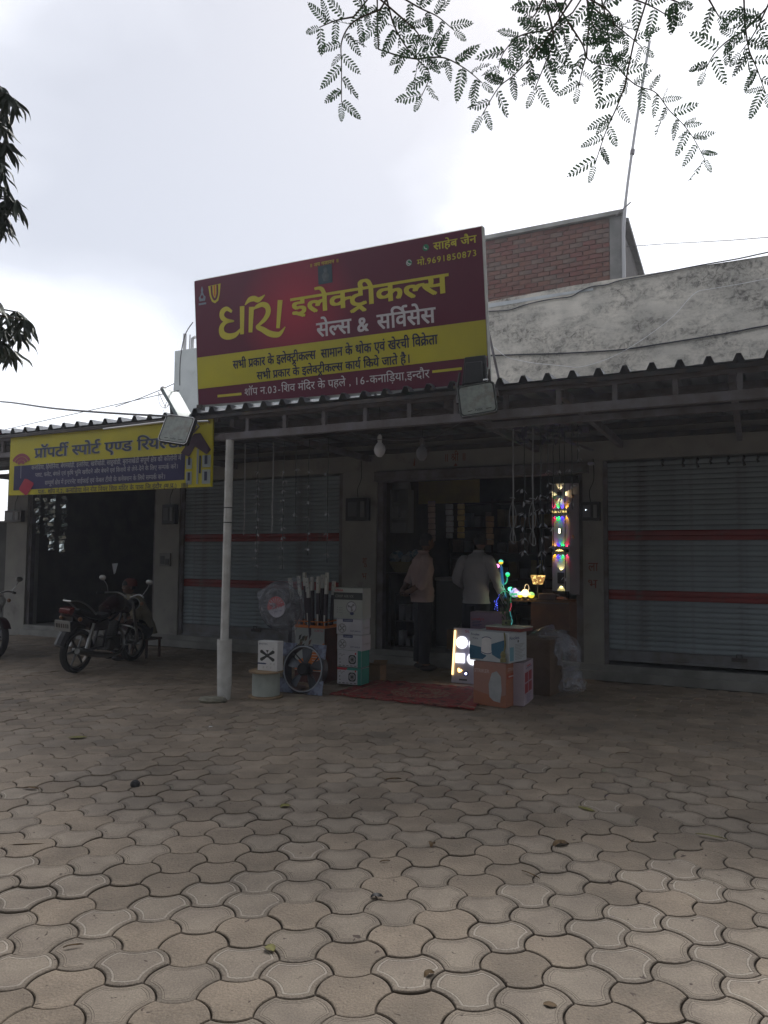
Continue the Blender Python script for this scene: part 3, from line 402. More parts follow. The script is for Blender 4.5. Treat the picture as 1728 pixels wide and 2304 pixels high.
def ribbon(pts, w, fn, mt, parent, name='lettering', asp=1.0, lift=0.0):
    """a brush stroke of varying width; w one number per point"""
    mb = MB(); L = []; n = len(pts)
    for k, (x, z) in enumerate(pts):
        a = pts[max(k-1, 0)]; b = pts[min(k+1, n-1)]; dx, dz = (b[0]-a[0])*asp, b[1]-a[1]; l = math.hypot(dx, dz) or 1
        nx, nz = -dz/l/asp, dx/l; ww = w[k] if hasattr(w, '__len__') else w
        L.append(((x+nx*ww, z+nz*ww), (x-nx*ww, z-nz*ww)))
    for k in range(n-1):
        mb.quad(fn(*L[k][0], lift), fn(*L[k][1], lift), fn(*L[k+1][1], lift), fn(*L[k+1][0], lift))
    return mb.build(name, mt, parent)
def smoothline(pts, n=6):
    o = []
    P = [pts[0]] + list(pts) + [pts[-1]]
    for k in range(1, len(P)-2):
        for q in range(n):
            t = q/n; o.append(tuple(0.5*((2*P[k][i]) + (-P[k-1][i]+P[k+1][i])*t + (2*P[k-1][i]-5*P[k][i]+4*P[k+1][i]-P[k+2][i])*t*t + (-P[k-1][i]+3*P[k][i]-3*P[k+1][i]+P[k+2][i])*t**3) for i in range(len(pts[0]))))
    o.append(tuple(pts[-1])); return o
# ------------------------------------------------------------------ ground and pavers
A = 0.1443; PROT = 0.0863581863; PTX, PTY = -2.31555783, 21.4779092
SQ3 = math.sqrt(3)
def lat_xy(U, V):
    c, s = math.cos(PROT), math.sin(PROT)
    return A*(c*U - s*V + PTX), A*(s*U + c*V + PTY)
m_soil = mat('sandy joint soil', (0.13, 0.10, 0.075), 0.95, c2=(0.055, 0.045, 0.035), scale=5, bump=0.4, bscale=120, coord='World')
g = MB()
g.quad((-70, -60, -0.03), (70, -60, -0.03), (70, 80, -0.03), (-70, 80, -0.03))
ground = g.build('ground', mat('trodden earth', (0.17, 0.14, 0.11), 0.95, c2=(0.11, 0.095, 0.08), scale=0.6, bump=0.4, bscale=12, coord='World'), kind='structure')
g = MB(); g.quad((-9.3, -2.4, -0.015), (6.8, -2.4, -0.015), (6.8, 15.2, -0.015), (-9.3, 15.2, -0.015))
pavement = g.build('pavement', m_soil, kind='structure')

def paver_material(name, base, dark, glaze=False):
    m = mat(name, base, 0.72, c2=dark, scale=5.5, contrast=(0.38, 0.66), bump=0.55 if not glaze else 0.22, bscale=85, coord='World', rnd=0.17 if not glaze else 0.08)
    t = m.node_tree; b = t.nodes['Principled BSDF']
    src = b.inputs['Base Color'].links[0].from_socket
    geo = t.nodes.new('ShaderNodeNewGeometry')
    # broad damp and dusty areas over many stones
    big = t.nodes.new('ShaderNodeTexNoise'); big.inputs['Scale'].default_value = 0.9; big.inputs['Detail'].default_value = 4
    t.links.new(geo.outputs['Position'], big.inputs['Vector'])
    mr = t.nodes.new('ShaderNodeMapRange'); mr.inputs[1].default_value = 0.3; mr.inputs[2].default_value = 0.7; mr.inputs[3].default_value = 0.74; mr.inputs[4].default_value = 1.18
    t.links.new(big.outputs['Fac'], mr.inputs[0])
    vm = t.nodes.new('ShaderNodeVectorMath'); vm.operation = 'SCALE'; t.links.new(src, vm.inputs[0]); t.links.new(mr.outputs[0], vm.inputs['Scale'])
    # grit specks
    sp = t.nodes.new('ShaderNodeTexNoise'); sp.inputs['Scale'].default_value = 160; sp.inputs['Detail'].default_value = 3
    t.links.new(geo.outputs['Position'], sp.inputs['Vector'])
    sm = t.nodes.new('ShaderNodeMapRange'); sm.inputs[1].default_value = 0.35; sm.inputs[2].default_value = 0.68; sm.inputs[3].default_value = 0.80; sm.inputs[4].default_value = 1.16
    t.links.new(sp.outputs['Fac'], sm.inputs[0])
    v2 = t.nodes.new('ShaderNodeVectorMath'); v2.operation = 'SCALE'; t.links.new(vm.outputs[0], v2.inputs[0]); t.links.new(sm.outputs[0], v2.inputs['Scale'])
    # small dark droppings and stains
    vo = t.nodes.new('ShaderNodeTexNoise'); vo.inputs['Scale'].default_value = 26; vo.inputs['Detail'].default_value = 2; vo.inputs['Distortion'].default_value = 0.6
    t.links.new(geo.outputs['Position'], vo.inputs['Vector'])
    vr = t.nodes.new('ShaderNodeMapRange'); vr.inputs[1].default_value = 0.705; vr.inputs[2].default_value = 0.745; t.links.new(vo.outputs['Fac'], vr.inputs[0])
    mx = t.nodes.new('ShaderNodeMix'); mx.data_type = 'RGBA'; mx.inputs[7].default_value = (0.07, 0.045, 0.035, 1)
    t.links.new(vr.outputs[0], mx.inputs[0]); t.links.new(v2.outputs[0], mx.inputs[6]); t.links.new(mx.outputs[2], b.inputs['Base Color'])
    return m
PM = [paver_material('brown concrete paver', (0.295, 0.236, 0.180), (0.225, 0.180, 0.138)),
      paver_material('paver edge band', (0.270, 0.222, 0.176), (0.212, 0.174, 0.138)),
      paver_material('paver cement skin', (0.315, 0.262, 0.208), (0.25, 0.205, 0.165), True),
      paver_material('paver pale glaze', (0.43, 0.375, 0.315), (0.36, 0.31, 0.265), True),
      mat('paver groove dirt', (0.11, 0.088, 0.068), 0.95)]
def paver_outline(seg):
    P = []
    for e in range(6):
        a0 = R(60*e); a1 = R(60*(e+1)); p0 = Vector((A*math.cos(a0), A*math.sin(a0))); p1 = Vector((A*math.cos(a1), A*math.sin(a1)))
        outw = 1 if e in (0, 2, 4) else -1
        nrm = ((p0+p1)*0.5).normalized()
        for k in range(seg):
            t = k/seg; P.append(p0.lerp(p1, t) + nrm*outw*0.145*A*math.sin(math.pi*t)**0.85)
    return P
def inset(P, d, sm=0):
    n = len(P); o = []
    for k in range(n):
        t = (P[(k+1) % n]-P[(k-1) % n]).normalized(); nv = Vector((-t.y, t.x)); o.append(P[k]+nv*d)
    for _ in range(sm): o = [(o[(k-1) % n]+o[k]*2+o[(k+1) % n])/4 for k in range(n)]
    return o
def paver_mesh(kind, seg=8):
    P = paver_outline(seg); n = len(P)
    if kind == 0: rings = [(0.0022, -0.018, 4), (0.0024, -0.006, 4), (0.0050, -0.0014, 0), (0.0105, 0.0, 0)]
    elif kind == 1: rings = [(0.0022, -0.018, 4), (0.0024, -0.006, 4), (0.0050, -0.0014, 1), (0.0105, 0, 1), (0.0205, 0, 1), (0.0212, -0.0010, 4), (0.0220, 0, 4), (0.0300, 0, 2), (0.0306, -0.0010, 4), (0.0313, 0, 4)]
    else: rings = [(0.0022, -0.018, 4), (0.0024, -0.006, 4), (0.0050, -0.0016, 1), (0.0105, 0, 1), (0.0205, 0, 1), (0.0218, -0.0010, 4), (0.0228, 0, 3), (0.0315, 0, 3), (0.0325, -0.0008, 4), (0.0335, 0, 2)]
    mb = MB()
    prev = None
    for (d, z, m) in rings:
        I = inset(P, d, 0 if d < 0.008 else (1 if d < 0.025 else 2)); i = len(mb.v); mb.v += [(p.x, p.y, z) for p in I]
        if prev is not None:
            for k in range(n): mb.f.append((prev+k, prev+(k+1) % n, i+(k+1) % n, i+k)); mb.m.append(m)
        prev = i
    mb.f.append(tuple(prev+k for k in range(n))); mb.m.append(0 if kind == 0 else 2)
    me = bpy.data.meshes.new('paver'); me.from_pydata(mb.v, [], mb.f)
    for q in PM: me.materials.append(q)
    me.polygons.foreach_set('material_index', mb.m); me.update(); return me
PAV = [paver_mesh(k) for k in range(3)]
# stones with a bright cast rim, as counted in the rows nearest the camera (column, row)
WHITE = {(0, 1), (-1, 0), (-3, 0), (-4, 1.5), (-3, 2), (-5, 3), (-6, 2.5), (-1, 3), (-2, 2.5), (-1, 2), (5, 2), (4, .5), (6, -.5), (6, .5), (8, 2.5), (0, 0), (-6, .5), (2, -.5)}
WHITE = {(c, r) for c, r in WHITE}
CY = Vector((0, 0, 1.613))
cells = []
for c in range(-48, 34):
    for rr in range(-16, 70):
        r = rr + (0.5 if c % 2 == 0 else 0.0)
        U = 1.5*c; V = r*SQ3; x, y = lat_xy(U, V)
        if not (-9.2 < x < 6.7 and -2.3 < y < 15.1): continue
        uv = Vector((x, y, 0))-ORG; vv = uv.dot(NV)
        if vv > 0.02 - 0.1: continue
        cells.append((x, y, c, r))
def visible(x, y):
    return y > 2.25 and abs(x) < 0.54*y+0.12
cells.sort(key=lambda q: (0 if visible(q[0], q[1]) else 1, q[0]**2+q[1]**2))
rnd = random.Random(5)
bulk = {0: [], 1: []}
BV = []; BF = []; BM_ = []
Pcheap = paver_outline(4); Pn = len(Pcheap)
for i, (x, y, c, r) in enumerate(cells):
    k = 0; q = rnd.random(); fall = max(0.15, 1-(y-2)/6)
    if (c, r) in WHITE: k = 2
    elif q < 0.09*fall: k = 2
    elif q < 0.55: k = 1
    tilt = (rnd.gauss(0, 0.009), rnd.gauss(0, 0.009)); dz = rnd.uniform(-0.003, 0.0025)+.012*mnoise.noise(Vector((x*.8, y*.8, 0))); rot = PROT+rnd.gauss(0, 0.008)
    if i < 300 and visible(x, y):
        o = share('paver', PAV[k], pavement, (x, y, dz), (tilt[0], tilt[1], rot), (rnd.uniform(.98, 1.008), rnd.uniform(.98, 1.008), 1))
    else:
        i0 = len(BV); cr_, sr_ = math.cos(rot), math.sin(rot)
        for (d, z) in ((0.0026, -0.018), (0.0030, -0.004), (0.0075, 0.0)):
            for p in inset(Pcheap, d):
                BV.append((x+cr_*p.x-sr_*p.y, y+sr_*p.x+cr_*p.y, z+dz+tilt[0]*p.y-tilt[1]*p.x))
        for a in range(2):
            for b_ in range(Pn): BF.append((i0+a*Pn+b_, i0+a*Pn+(b_+1) % Pn, i0+(a+1)*Pn+(b_+1) % Pn, i0+(a+1)*Pn+b_)); BM_.append(0)
        BF.append(tuple(i0+2*Pn+b_ for b_ in range(Pn))); BM_.append(2 if k == 2 else (1 if (k == 1 and q < 0.25) else 0))
me = bpy.data.meshes.new('paver_field'); me.from_pydata(BV, [], BF)
for q in PM: me.materials.append(q)
me.polygons.foreach_set('material_index', BM_); me.update()
o = bpy.data.objects.new('paver_field', me); COL.objects.link(o); o.parent = pavement; o['kind'] = 'stuff'

# litter on the paving
m_leafdry = mat('dry leaf', (0.16, 0.10, 0.045), 0.8, c2=(0.08, 0.05, 0.025), scale=40)
m_leafyel = mat('yellow green leaf', (0.24, 0.23, 0.06), 0.7, c2=(0.14, 0.12, 0.04), scale=30)
def dry_leaf(x, y, L, wd, rz, mt, curl, label, zed=0.004):
    mb = MB(); n = 7
    for k in range(n):
        t = k/(n-1); w = wd*math.sin(math.pi*min(1, t*0.94+0.05))**0.8; zc = curl*math.sin(t*3.1)*(1+0.3*math.sin(7*t))
        mb.v += [(L*(t-.5), -w, zc+0.35*curl*abs(math.sin(5*t))), (L*(t-.5), 0, zc*0.6), (L*(t-.5), w, zc+0.55*curl*abs(math.cos(4*t)))]
    for k in range(n-1):
        a = 3*k; mb.f += [(a, a+1, a+4, a+3), (a+1, a+2, a+5, a+4)]; mb.m += [0, 0]
    o = mb.build('fallen_leaf', mt, loc=(x, y, zed), rot=(0, 0, rz), smooth=True); tag(o, label, 'leaf', 'dry leaves fallen on the paving'); return o
def gpx(px, py):
    # a point of the paving seen in this direction
    a, b = px-864, py-1152; f_ = 1676.7
    xi = a+0.0078172*b; yi = b-0.0078172*a
    X, UP, D = xi/f_, -yi/f_, 1.0; sp, cp = math.sin(0.060919), math.cos(0.060919)
    d = Vector((X, D*cp-UP*sp, D*sp+UP*cp)); s = -1.613/d.z; return d.x*s, d.y*s
for px, py, L, wd, rz, mt, cu, lb in [
    (1262, 1904, .10, .028, .3, m_leafdry, .02, 'curled brown leaf casting a small shadow right of centre on the paving'),
    (884, 1756, .13, .012, .35, m_leafdry, .012, 'long narrow dry leaf rolled up near the middle of the yard'),
    (1320, 1822, .13, .022, -.9, m_leafyel, .004, 'flat yellow green leaf strip right of centre, far row'),
    (1600, 1884, .17, .012, -.5, m_leafyel, .006, 'long green brown blade lying along a joint at the right'),
    (70, 1776, .12, .016, -.2, m_leafdry, .01, 'dry leaf lying on a paver near the left edge, upper one'),
    (62, 1903, .21, .006, .12, m_leafdry, .006, 'thin dark pod stem lying near the left edge of the yard'),
    (165, 2131, .08, .006, .35, m_leafdry, .006, 'short forked brown twig on a paver at lower left'),
    (642, 1816, .07, .03, .4, m_leafyel, .01, 'small crumpled yellowish leaf on a paver left of centre'),
    (972, 1905, .05, .02, 1.2, m_leafdry, .02, 'small dark curled leaf between two joints near the centre'),
    (848, 2021, .06, .018, .1, M_black, .012, 'small black scrap lying across a joint near the centre'),
    (608, 2137, .06, .022, -.9, m_leafyel, .008, 'greenish leaf scrap on the corner of a pale paver'),
    (966, 2196, .05, .016, .6, m_leafdry, .012, 'little ribbed seed husk on a pale paver below centre'),
    (1194, 1970, .12, .005, -.9, m_leafdry, .006, 'thin dark twig lying slantwise right of centre'),
    (1238, 2264, .05, .016, -.35, m_leafdry, .004, 'flat dark brown leaf fragment near the bottom edge'),
    (866, 1940, .06, .005, .35, m_leafdry, .006, 'tiny hooked twig in the middle of the paving'),
    (175, 1660, .16, .04, .1, m_leafyel, .004, 'yellowish flat leaf far back at the left of the yard'),
    (1400, 1696, .12, .012, .2, m_leafdry, .008, 'dark thin leaf far back at the right of the yard')]:
    x, y = gpx(px, py); dry_leaf(x, y, L, wd, rz, mt, cu, lb)
mb = MB(); mb.lathe([(0.0, 0.0), (.035, .001), (.034, .02), (.02, .036), (0, .038)], seg=7)
o = mb.build('pebble', mat('black stone', (0.02, 0.02, 0.022), 0.7)); x, y = gpx(304, 1768); o.location = (x, y, 0); o.rotation_euler = (0.1, 0, .5); tag(o, 'small black stone lying alone on the paving at left', 'stone')
x, y = gpx(474, 1637); dry_leaf(x, y, .035, .015, .4, M_white, .006, 'white paper scrap on the paving in front of the post')
# broken stone at the foot of the post
mb = MB(); mb.lathe([(0, 0), (.17, .0), (.19, .04), (.16, .075), (.05, .085), (0, .085)], seg=9)
o = mb.build('stone_slab', mat('broken stone', (0.26, 0.25, 0.20), 0.9, c2=(.16, .15, .12), scale=9, bump=.5)); x, y = gpx(478, 1580); o.location = (x, y, 0); o.scale = (.85, .5, .7); o.rotation_euler = (0.05, 0.06, .3)
tag(o, 'pale broken stone lying at the foot of the white post', 'stone')

# ------------------------------------------------------------------ the row of shops
B = thing('shop_building', 'single storey row of grey plastered shops with roller shutters and a high stained parapet', 'building', 0, 0)
mb = MB()
T = 0.30
def wallbox(u0, u1, z0, z1, v0=0.0, v1=T, m=0): mb.box(u0, u1, v0, v1, z0, z1, m)
# pillars
for (u0, u1) in ((-12.1, -11.48), (-8.02, -7.45), (-4.07, -3.46), (-0.27, 0.0), (3.3, 3.9)):
    wallbox(u0, u1, -0.03, 2.96)
wallbox(-12.1, 3.9, 2.962, 3.75)
mb.build('wall', M_plaster, B)
mb = MB(); mb.box(-7.66, -2.6, 0.0, 0.23, 3.752, 5.38); mb.build('parapet', mat('whitewashed parapet', (0.60, 0.63, 0.62), 0.85, c2=(0.48, 0.51, 0.51), scale=1.6, bump=.15, dirt=((.3, .32, .32), 2.5, .55, .8)), B)
m_par = mat('mould stained cement parapet', (0.70, 0.655, 0.585), 0.92, c2=(0.50, 0.475, 0.43), scale=2.6, bump=.5, bscale=14)
_t = m_par.node_tree   # soot and mould in long horizontal smears
_b = _t.nodes['Principled BSDF']; _src = _b.inputs['Base Color'].links[0].from_socket
_co = _t.nodes.new('ShaderNodeTexCoord'); _mp = _t.nodes.new('ShaderNodeMapping'); _mp.inputs['Scale'].default_value = (1.0, 1.0, 2.6)
_n = _t.nodes.new('ShaderNodeTexNoise'); _n.inputs['Scale'].default_value = 1.1; _n.inputs['Detail'].default_value = 12; _n.inputs['Roughness'].default_value = .72
_t.links.new(_co.outputs['Object'], _mp.inputs[0]); _t.links.new(_mp.outputs[0], _n.inputs['Vector'])
_r = _t.nodes.new('ShaderNodeMapRange'); _r.inputs[1].default_value = .42; _r.inputs[2].default_value = .60; _t.links.new(_n.outputs['Fac'], _r.inputs[0])
_n2 = _t.nodes.new('ShaderNodeTexNoise'); _n2.inputs['Scale'].default_value = 13; _n2.inputs['Detail'].default_value = 12; _n2.inputs['Roughness'].default_value = .75; _n2.inputs['Distortion'].default_value = .8; _t.links.new(_co.outputs['Object'], _n2.inputs['Vector'])
_r2 = _t.nodes.new('ShaderNodeMapRange'); _r2.inputs[1].default_value = .44; _r2.inputs[2].default_value = .60; _r2.inputs[3].default_value = .25; _r2.inputs[4].default_value = .95; _t.links.new(_n2.outputs['Fac'], _r2.inputs[0])
_mm = _t.nodes.new('ShaderNodeMath'); _mm.operation = 'MULTIPLY'; _t.links.new(_r.outputs[0], _mm.inputs[0]); _t.links.new(_r2.outputs[0], _mm.inputs[1])
_n.inputs['Scale'].default_value = .9; _n.inputs['Detail'].default_value = 5
_m = _t.nodes.new('ShaderNodeMix'); _m.data_type = 'RGBA'; _m.inputs[7].default_value = (.10, .095, .085, 1)
_t.links.new(_mm.outputs[0], _m.inputs[0]); _t.links.new(_src, _m.inputs[6]); _t.links.new(_m.outputs[2], _b.inputs['Base Color'])
# cement parapet with a slightly wavy top and thin coping
mb = MB(); n = 40; u0, u1 = -2.598, 3.9
top = [5.40+0.09*min(1, max(0, (u0+(u1-u0)*k/n+2.6)/2.2))-0.03+0.007*mnoise.noise(Vector((k*.7, 0, 0))) for k in range(n+1)]
for k in range(n):
    a, b_ = u0+(u1-u0)*k/n, u0+(u1-u0)*(k+1)/n
    mb.quad((a, 0, 3.752), (b_, 0, 3.752), (b_, 0, top[k+1]), (a, 0, top[k])); mb.quad((a, 0, top[k]), (b_, 0, top[k+1]), (b_, .23, top[k+1]), (a, .23, top[k]))
    mb.quad((a, .23, 3.752), (b_, .23, 3.752), (b_, .23, top[k+1]), (a, .23, top[k]))
mb.build('parapet', m_par, B, smooth=False)
mb = MB(); n = 16; u1 = -0.1
for k in range(n):
    a, b_ = u0+(u1-u0)*k/n, u0+(u1-u0)*(k+1)/n
    za, zb = 5.30+.05*k/n, 5.30+.05*(k+1)/n
    mb.box(a, b_, -0.006, 0, za, 5.38)
mb.build('coping', mat('white parapet coping', (0.55, 0.58, 0.60), .85, c2=(.42, .44, .46), scale=6), B)
# roof slab behind
mb = MB(); mb.box(-7.66, 3.9, .232, 6.0, 3.752, 3.95); mb.box(-12.1, -7.662, 0.302, 6.0, 3.45, 3.6); mb.build('roof', M_dado, B)
# outer walls and partitions
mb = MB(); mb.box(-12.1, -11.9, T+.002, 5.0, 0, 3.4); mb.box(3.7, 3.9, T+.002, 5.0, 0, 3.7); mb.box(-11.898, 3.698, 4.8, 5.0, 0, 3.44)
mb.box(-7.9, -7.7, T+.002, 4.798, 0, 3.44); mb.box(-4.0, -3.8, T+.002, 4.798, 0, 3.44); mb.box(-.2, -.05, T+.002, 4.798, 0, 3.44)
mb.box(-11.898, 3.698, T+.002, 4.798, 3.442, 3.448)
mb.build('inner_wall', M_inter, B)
mb = MB(); mb.box(-11.46, 3.28, -0.02, 4.79, 0.0, 0.2); mb.box(-11.46, 3.28, -.10, -.022, 0, .12)
mb.build('plinth', M_dado, B)
# shutters: guides, bottom bar, lintel box and single slats
def slat_mesh(wd, mt):
    mb = MB(); prof = [(0.0, 0.0), (-.006, .004), (-.012, .018), (-.013, .036), (-.008, .054), (0.0, .0625), (0.004, .0655)]
    i = 0; mb.v = [(x, y, z) for (y, z) in prof for x in (0, wd)]
    for k in range(len(prof)-1): mb.f.append((2*k, 2*k+1, 2*k+3, 2*k+2)); mb.m.append(0)
    me = mb.mesh('slat', mt); me.polygons.foreach_set('use_smooth', [False]*len(me.polygons)); return me
def shutter(u0, u1, zb, label, vs=0.09):
    s = bpy.data.objects.new('roller_shutter', None); COL.objects.link(s); s.parent = B; s.location = (0, 0, 0); s['label'] = label
    a = slat_mesh(u1-u0, M_shut); r_ = slat_mesh(u1-u0, M_shutred)
    z = 0.403; k = 0
    while z < 2.93:
        red = k in (10, 11, 22, 23)
        o = share('slat', r_ if red else a, s, (u0, vs, z))
        if red: o['label'] = 'red painted shutter slat'
        z += .0667; k += 1
    m = MB(); m.box(u0-.005, u1+.005, vs-.02, vs+.03, zb, .40); m.box(u0-.005, u1+.005, vs-.045, vs-.021, zb, zb+.035)
    m.build('bottom_bar', mat('shutter bottom bar', (.22, .235, .26), .5, .2, c2=(.15, .14, .14), scale=5), s, bevel=.003)
    m = MB()
    m.box(u0-.07, u0-.001, vs-.055, vs+.05, .12, 2.955); m.build('guide_rail', M_steel, s, bevel=.003)
    m = MB(); m.box(u1+.001, u1+.07, vs-.055, vs+.05, .12, 2.955); m.build('guide_rail', M_steel, s, bevel=.003)
    m = MB(); m.box((u0+u1)/2-.09, (u0+u1)/2+.09, vs-.05, vs-.022, .34, .385); m.tube([((u0+u1)/2-.03, vs-.05, .385), ((u0+u1)/2-.03, vs-.06, .43), ((u0+u1)/2+.03, vs-.06, .43), ((u0+u1)/2+.03, vs-.05, .385)], .007, 5); m.build('lock', M_steeldk, s)
    return s
shutter(.055, 3.23, .255, 'closed grey roller shutter with two red stripes at the right')
shutter(-7.38, -4.15, .20, 'closed grey roller shutter with two red stripes behind the white post')
# door opening: jamb channels and lintel channel
mb = MB(); mb.box(-3.46, -3.36, .04, .16, .2, 2.79); mb.box(-.37, -.27, .04, .16, .2, 2.79); mb.box(-3.46, -.18, -.09, .14, 2.792, 2.945); mb.box(-3.46, -.18, -.104, -.091, 2.80, 2.815); mb.box(-3.46, -.18, -.104, -.091, 2.925, 2.94)
mb.build('door_frame', M_steel, B, bevel=.004)
m_pipec = mat('pale channel end', (.45, .45, .55), .4, .3)
mb = MB(); mb.box(-.178, -.10, -.095, .0, 2.90, 2.93); mb.build('rail_end', m_pipec, B)
# office opening (left): dark frame and half open
mb = MB(); mb.box(-11.478, -11.40, .05, .15, .2, 2.95); mb.box(-8.10, -8.022, .05, .15, .2, 2.95); mb.box(-11.398, -8.102, .05, .15, 2.85, 2.95); mb.build('door_frame', M_steel, B, bevel=.003)
# hand painted marks on the plaster
fnW = lambda x, z, l: (x, -.003-l, z)
run('shri', fnW, -2.33, -1.97, 3.17, 3.06, M_redpaint, B, 14, 'faded red hand painted letters above the shop door')
mb = MB(); mb.tri((-2.17, -.003, 2.985), (-2.10, -.003, 2.985), (-2.135, -.003, 3.03)); mb.tri((-2.83, -.003, 3.02), (-2.80, -.003, 3.02), (-2.80, -.003, 3.16)); mb.build('painted_mark', M_redpaint, B)
run('shu', fnW, -3.70, -3.62, 1.60, 1.50, M_redpaint, B, 8); run('bha', fnW, -3.71, -3.62, 1.36, 1.27, M_redpaint, B, 8); run('shu', fnW, -3.70, -3.61, 1.13, 1.05, M_redpaint, B, 6)
run('la', fnW, -.20, -.07, 1.56, 1.45, M_redpaint, B, 8); run('bha', fnW, -.21, -.08, 1.33, 1.22, M_redpaint, B, 8)
# dark hooks above the right-hand shutter
for k, u in enumerate((.78, 1.03, 1.2, 1.36, 1.56, 1.74, 1.9, 2.12)):
    mb = MB(); mb.tube([(u, -.03, 2.93), (u+.005, -.04, 2.90), (u-.008, -.035, 2.87), (u+.01, -.03, 2.84-.02*(k % 3))], [.014, .02, .012, .02], 6); mb.build('hook', M_black, B)

# ------------------------------------------------------------------ brick room on the roof
BR = thing('rooftop_brick_room', 'bare brick room standing on the roof behind the big red signboard', 'building', 0, 2.0, 0)
mort = mat('cement mortar', (.13, .105, .092), .95, c2=(.095, .08, .07), scale=6, bump=.4, bscale=60)
mb = MB(); mb.box(-3.4, -.20, .012, .24, 3.96, 7.26); mb.build('wall', mort, BR)
mb = MB(); mb.box(-.20, -.01, 0.0, .24, 3.96, 7.26); mb.build('pillar', mat('grey cement render', (.21, .205, .20), .9, c2=(.14, .14, .135), scale=4, bump=.3), BR)
mb = MB(); mb.box(-.23, -.03, .242, 2.2, 3.96, 7.10); mb.build('wall', mat('dark side wall', (.10, .09, .085), .9, c2=(.07, .065, .06), scale=4), BR)
mb = MB(); mb.box(-3.5, .02, -.06, .3, 7.262, 7.33); mb.build('roof_slab', M_dado, BR)
mb = MB(); mb.prism([(.302, 7.262), (.302, 7.33), (2.5, 7.05), (2.5, 6.98)], -3.5, .06, 'x'); mb.build('sloping_roof_sheet', mat('old asbestos sheet', (.2, .2, .2), .9, c2=(.13, .13, .13), scale=5), BR)
m_bricks = [mat('clay brick %s' % w, c, .92, c2=c2, scale=9, bump=.5, bscale=60) for w, c, c2 in (('red', (.15, .075, .06), (.11, .062, .052)), ('dark', (.16, .065, .055), (.12, .06, .05)), ('orange', (.17, .085, .065), (.13, .07, .055)), ('grey', (.16, .11, .09), (.11, .08, .07)))]
def brick_mesh(w, mt, seed):
    rg = random.Random(seed); mb = MB(); mb.box(0, w, 0, .02, 0, .072)
    mb.v = [(x+rg.uniform(-.004, .004), y+(rg.uniform(-.003, .004) if y < .01 else 0), z+rg.uniform(-.004, .004)) for x, y, z in mb.v]
    return mb.mesh('brick', mt, bevel=.004)
BKM = [brick_mesh(.21, m_bricks[k % 4 if k < 8 else 0], k) for k in range(10)]; BKH = [brick_mesh(.10, m_bricks[k % 4], 50+k) for k in range(4)]
rg = random.Random(2); z = 5.55; row = 0; nb = 0; stuff = MB()
while z < 7.2:
    u = -.21 - (.105 if row % 2 else 0)
    if row % 2: share('brick', rg.choice(BKH), BR, (-.205-.1, -.002+rg.uniform(-.003, .003), z)); nb += 1
    u = -.205-(.112 if row % 2 else 0)-.21
    while u > -3.38:
        if u > -2.55 or False:
            share('brick', rg.choice(BKM), BR, (u+rg.uniform(-.004, .004), -.002+rg.uniform(-.004, .004), z+rg.uniform(-.003, .003))); nb += 1
        else: stuff.box(u, u+.21, -.002, .014, z, z+.072)
        u -= .219
    z += .081; row += 1
stuff.build('brickwork', m_bricks[0], BR, kind='stuff')

# mast beside the brick room
MA = thing('antenna_mast', 'thin tall leaning metal pole rising beside the rooftop brick room', 'pole', 0, 1.93, 0)
mb = MB(); mb.tube(smoothline([(.035, 0, 3.96), (.03, 0, 6.2), (.05, 0, 7.24), (.235, 0, 8.609), (.475, 0, 10.035)], 5), [.03]*11+[.022]*10, 8); mb.build('pole', mat('galvanised pipe', (.33, .33, .34), .5, .5), MA, smooth=True)
mb = MB(); mb.tube([(-.085, -.02, 7.22), (.153, -.02, 7.40)], .010, 6); mb.build('cross_rod', M_steel, MA)
for zz, uu in ((8.2, .18),):
    mb = MB(); mb.tube([(uu-.0, 0, zz), (uu+.012, 0, zz+.08)], .036, 8); mb.build('pipe_joint', M_steel, MA)

# pipes on the white parapet
P = thing('roof_pipes', 'three short upright pipes on top of the whitewashed parapet', 'pipe', 0, .1, 5.382)
for u, h_, r_ in ((-7.52, .33, .032), (-7.40, .30, .012), (-7.34, .22, .03), (-7.20, .30, .014)):
    mb = MB(); mb.tube([(u, 0, 0), (u+.005, 0, h_)] + ([(u+.07, 0, h_+.02)] if h_ == .22 else []), r_, 8); mb.build('pipe', mat('grey plastic pipe', (.45, .45, .46), .6), P)

# ------------------------------------------------------------------ boundary wall, far left
mb = MB(); mb.box(-24, -12.103, .3, .5, -.03, 2.27); mb.box(-24, -12.103, .26, .54, 2.272, 2.33)
o = mb.build('boundary_wall', mat('dark damp wall', (.10, .095, .09), .95, c2=(.06, .06, .055), scale=2, bump=.3), loc=W(0, 0), rot=(0, 0, -PHI)); tag(o, 'low dark boundary wall running on left of the shops', 'wall')

# ------------------------------------------------------------------ canopy
V0 = -3.517
CN = thing('metal_canopy', 'long corrugated metal canopy on a steel lattice girder in front of the shops', 'canopy', 0, 0)
def chord(u0, u1, v, z, hh, d, name, m=M_steel):
    mb = MB(); mb.box(u0, u1, v-d/2, v+d/2, z-hh/2, z+hh/2); return mb.build(name, m, CN, bevel=.004)
chord(-3.44, 4.2, V0, 3.21, .05, .05, 'girder_chord'); chord(-3.72, 4.2, V0, 2.995, .085, .06, 'girder_chord')
chord(-14, -3.73, V0, 3.21, .05, .05, 'girder_chord'); chord(-14, -3.73, V0+.02, 2.995, .07, .05, 'girder_chord')
u = -3.32
while u < 4.1:
    mb = MB(); mb.box(u-.022, u+.022, V0-.022, V0+.022, 3.039, 3.184); mb.build('strut', M_steel, CN); u += .508
u = -13.6
while u < -3.8:
    mb = MB(); mb.box(u-.022, u+.022, V0-.022, V0+.022, 3.032, 3.184); mb.build('strut', M_steel, CN); u += .508
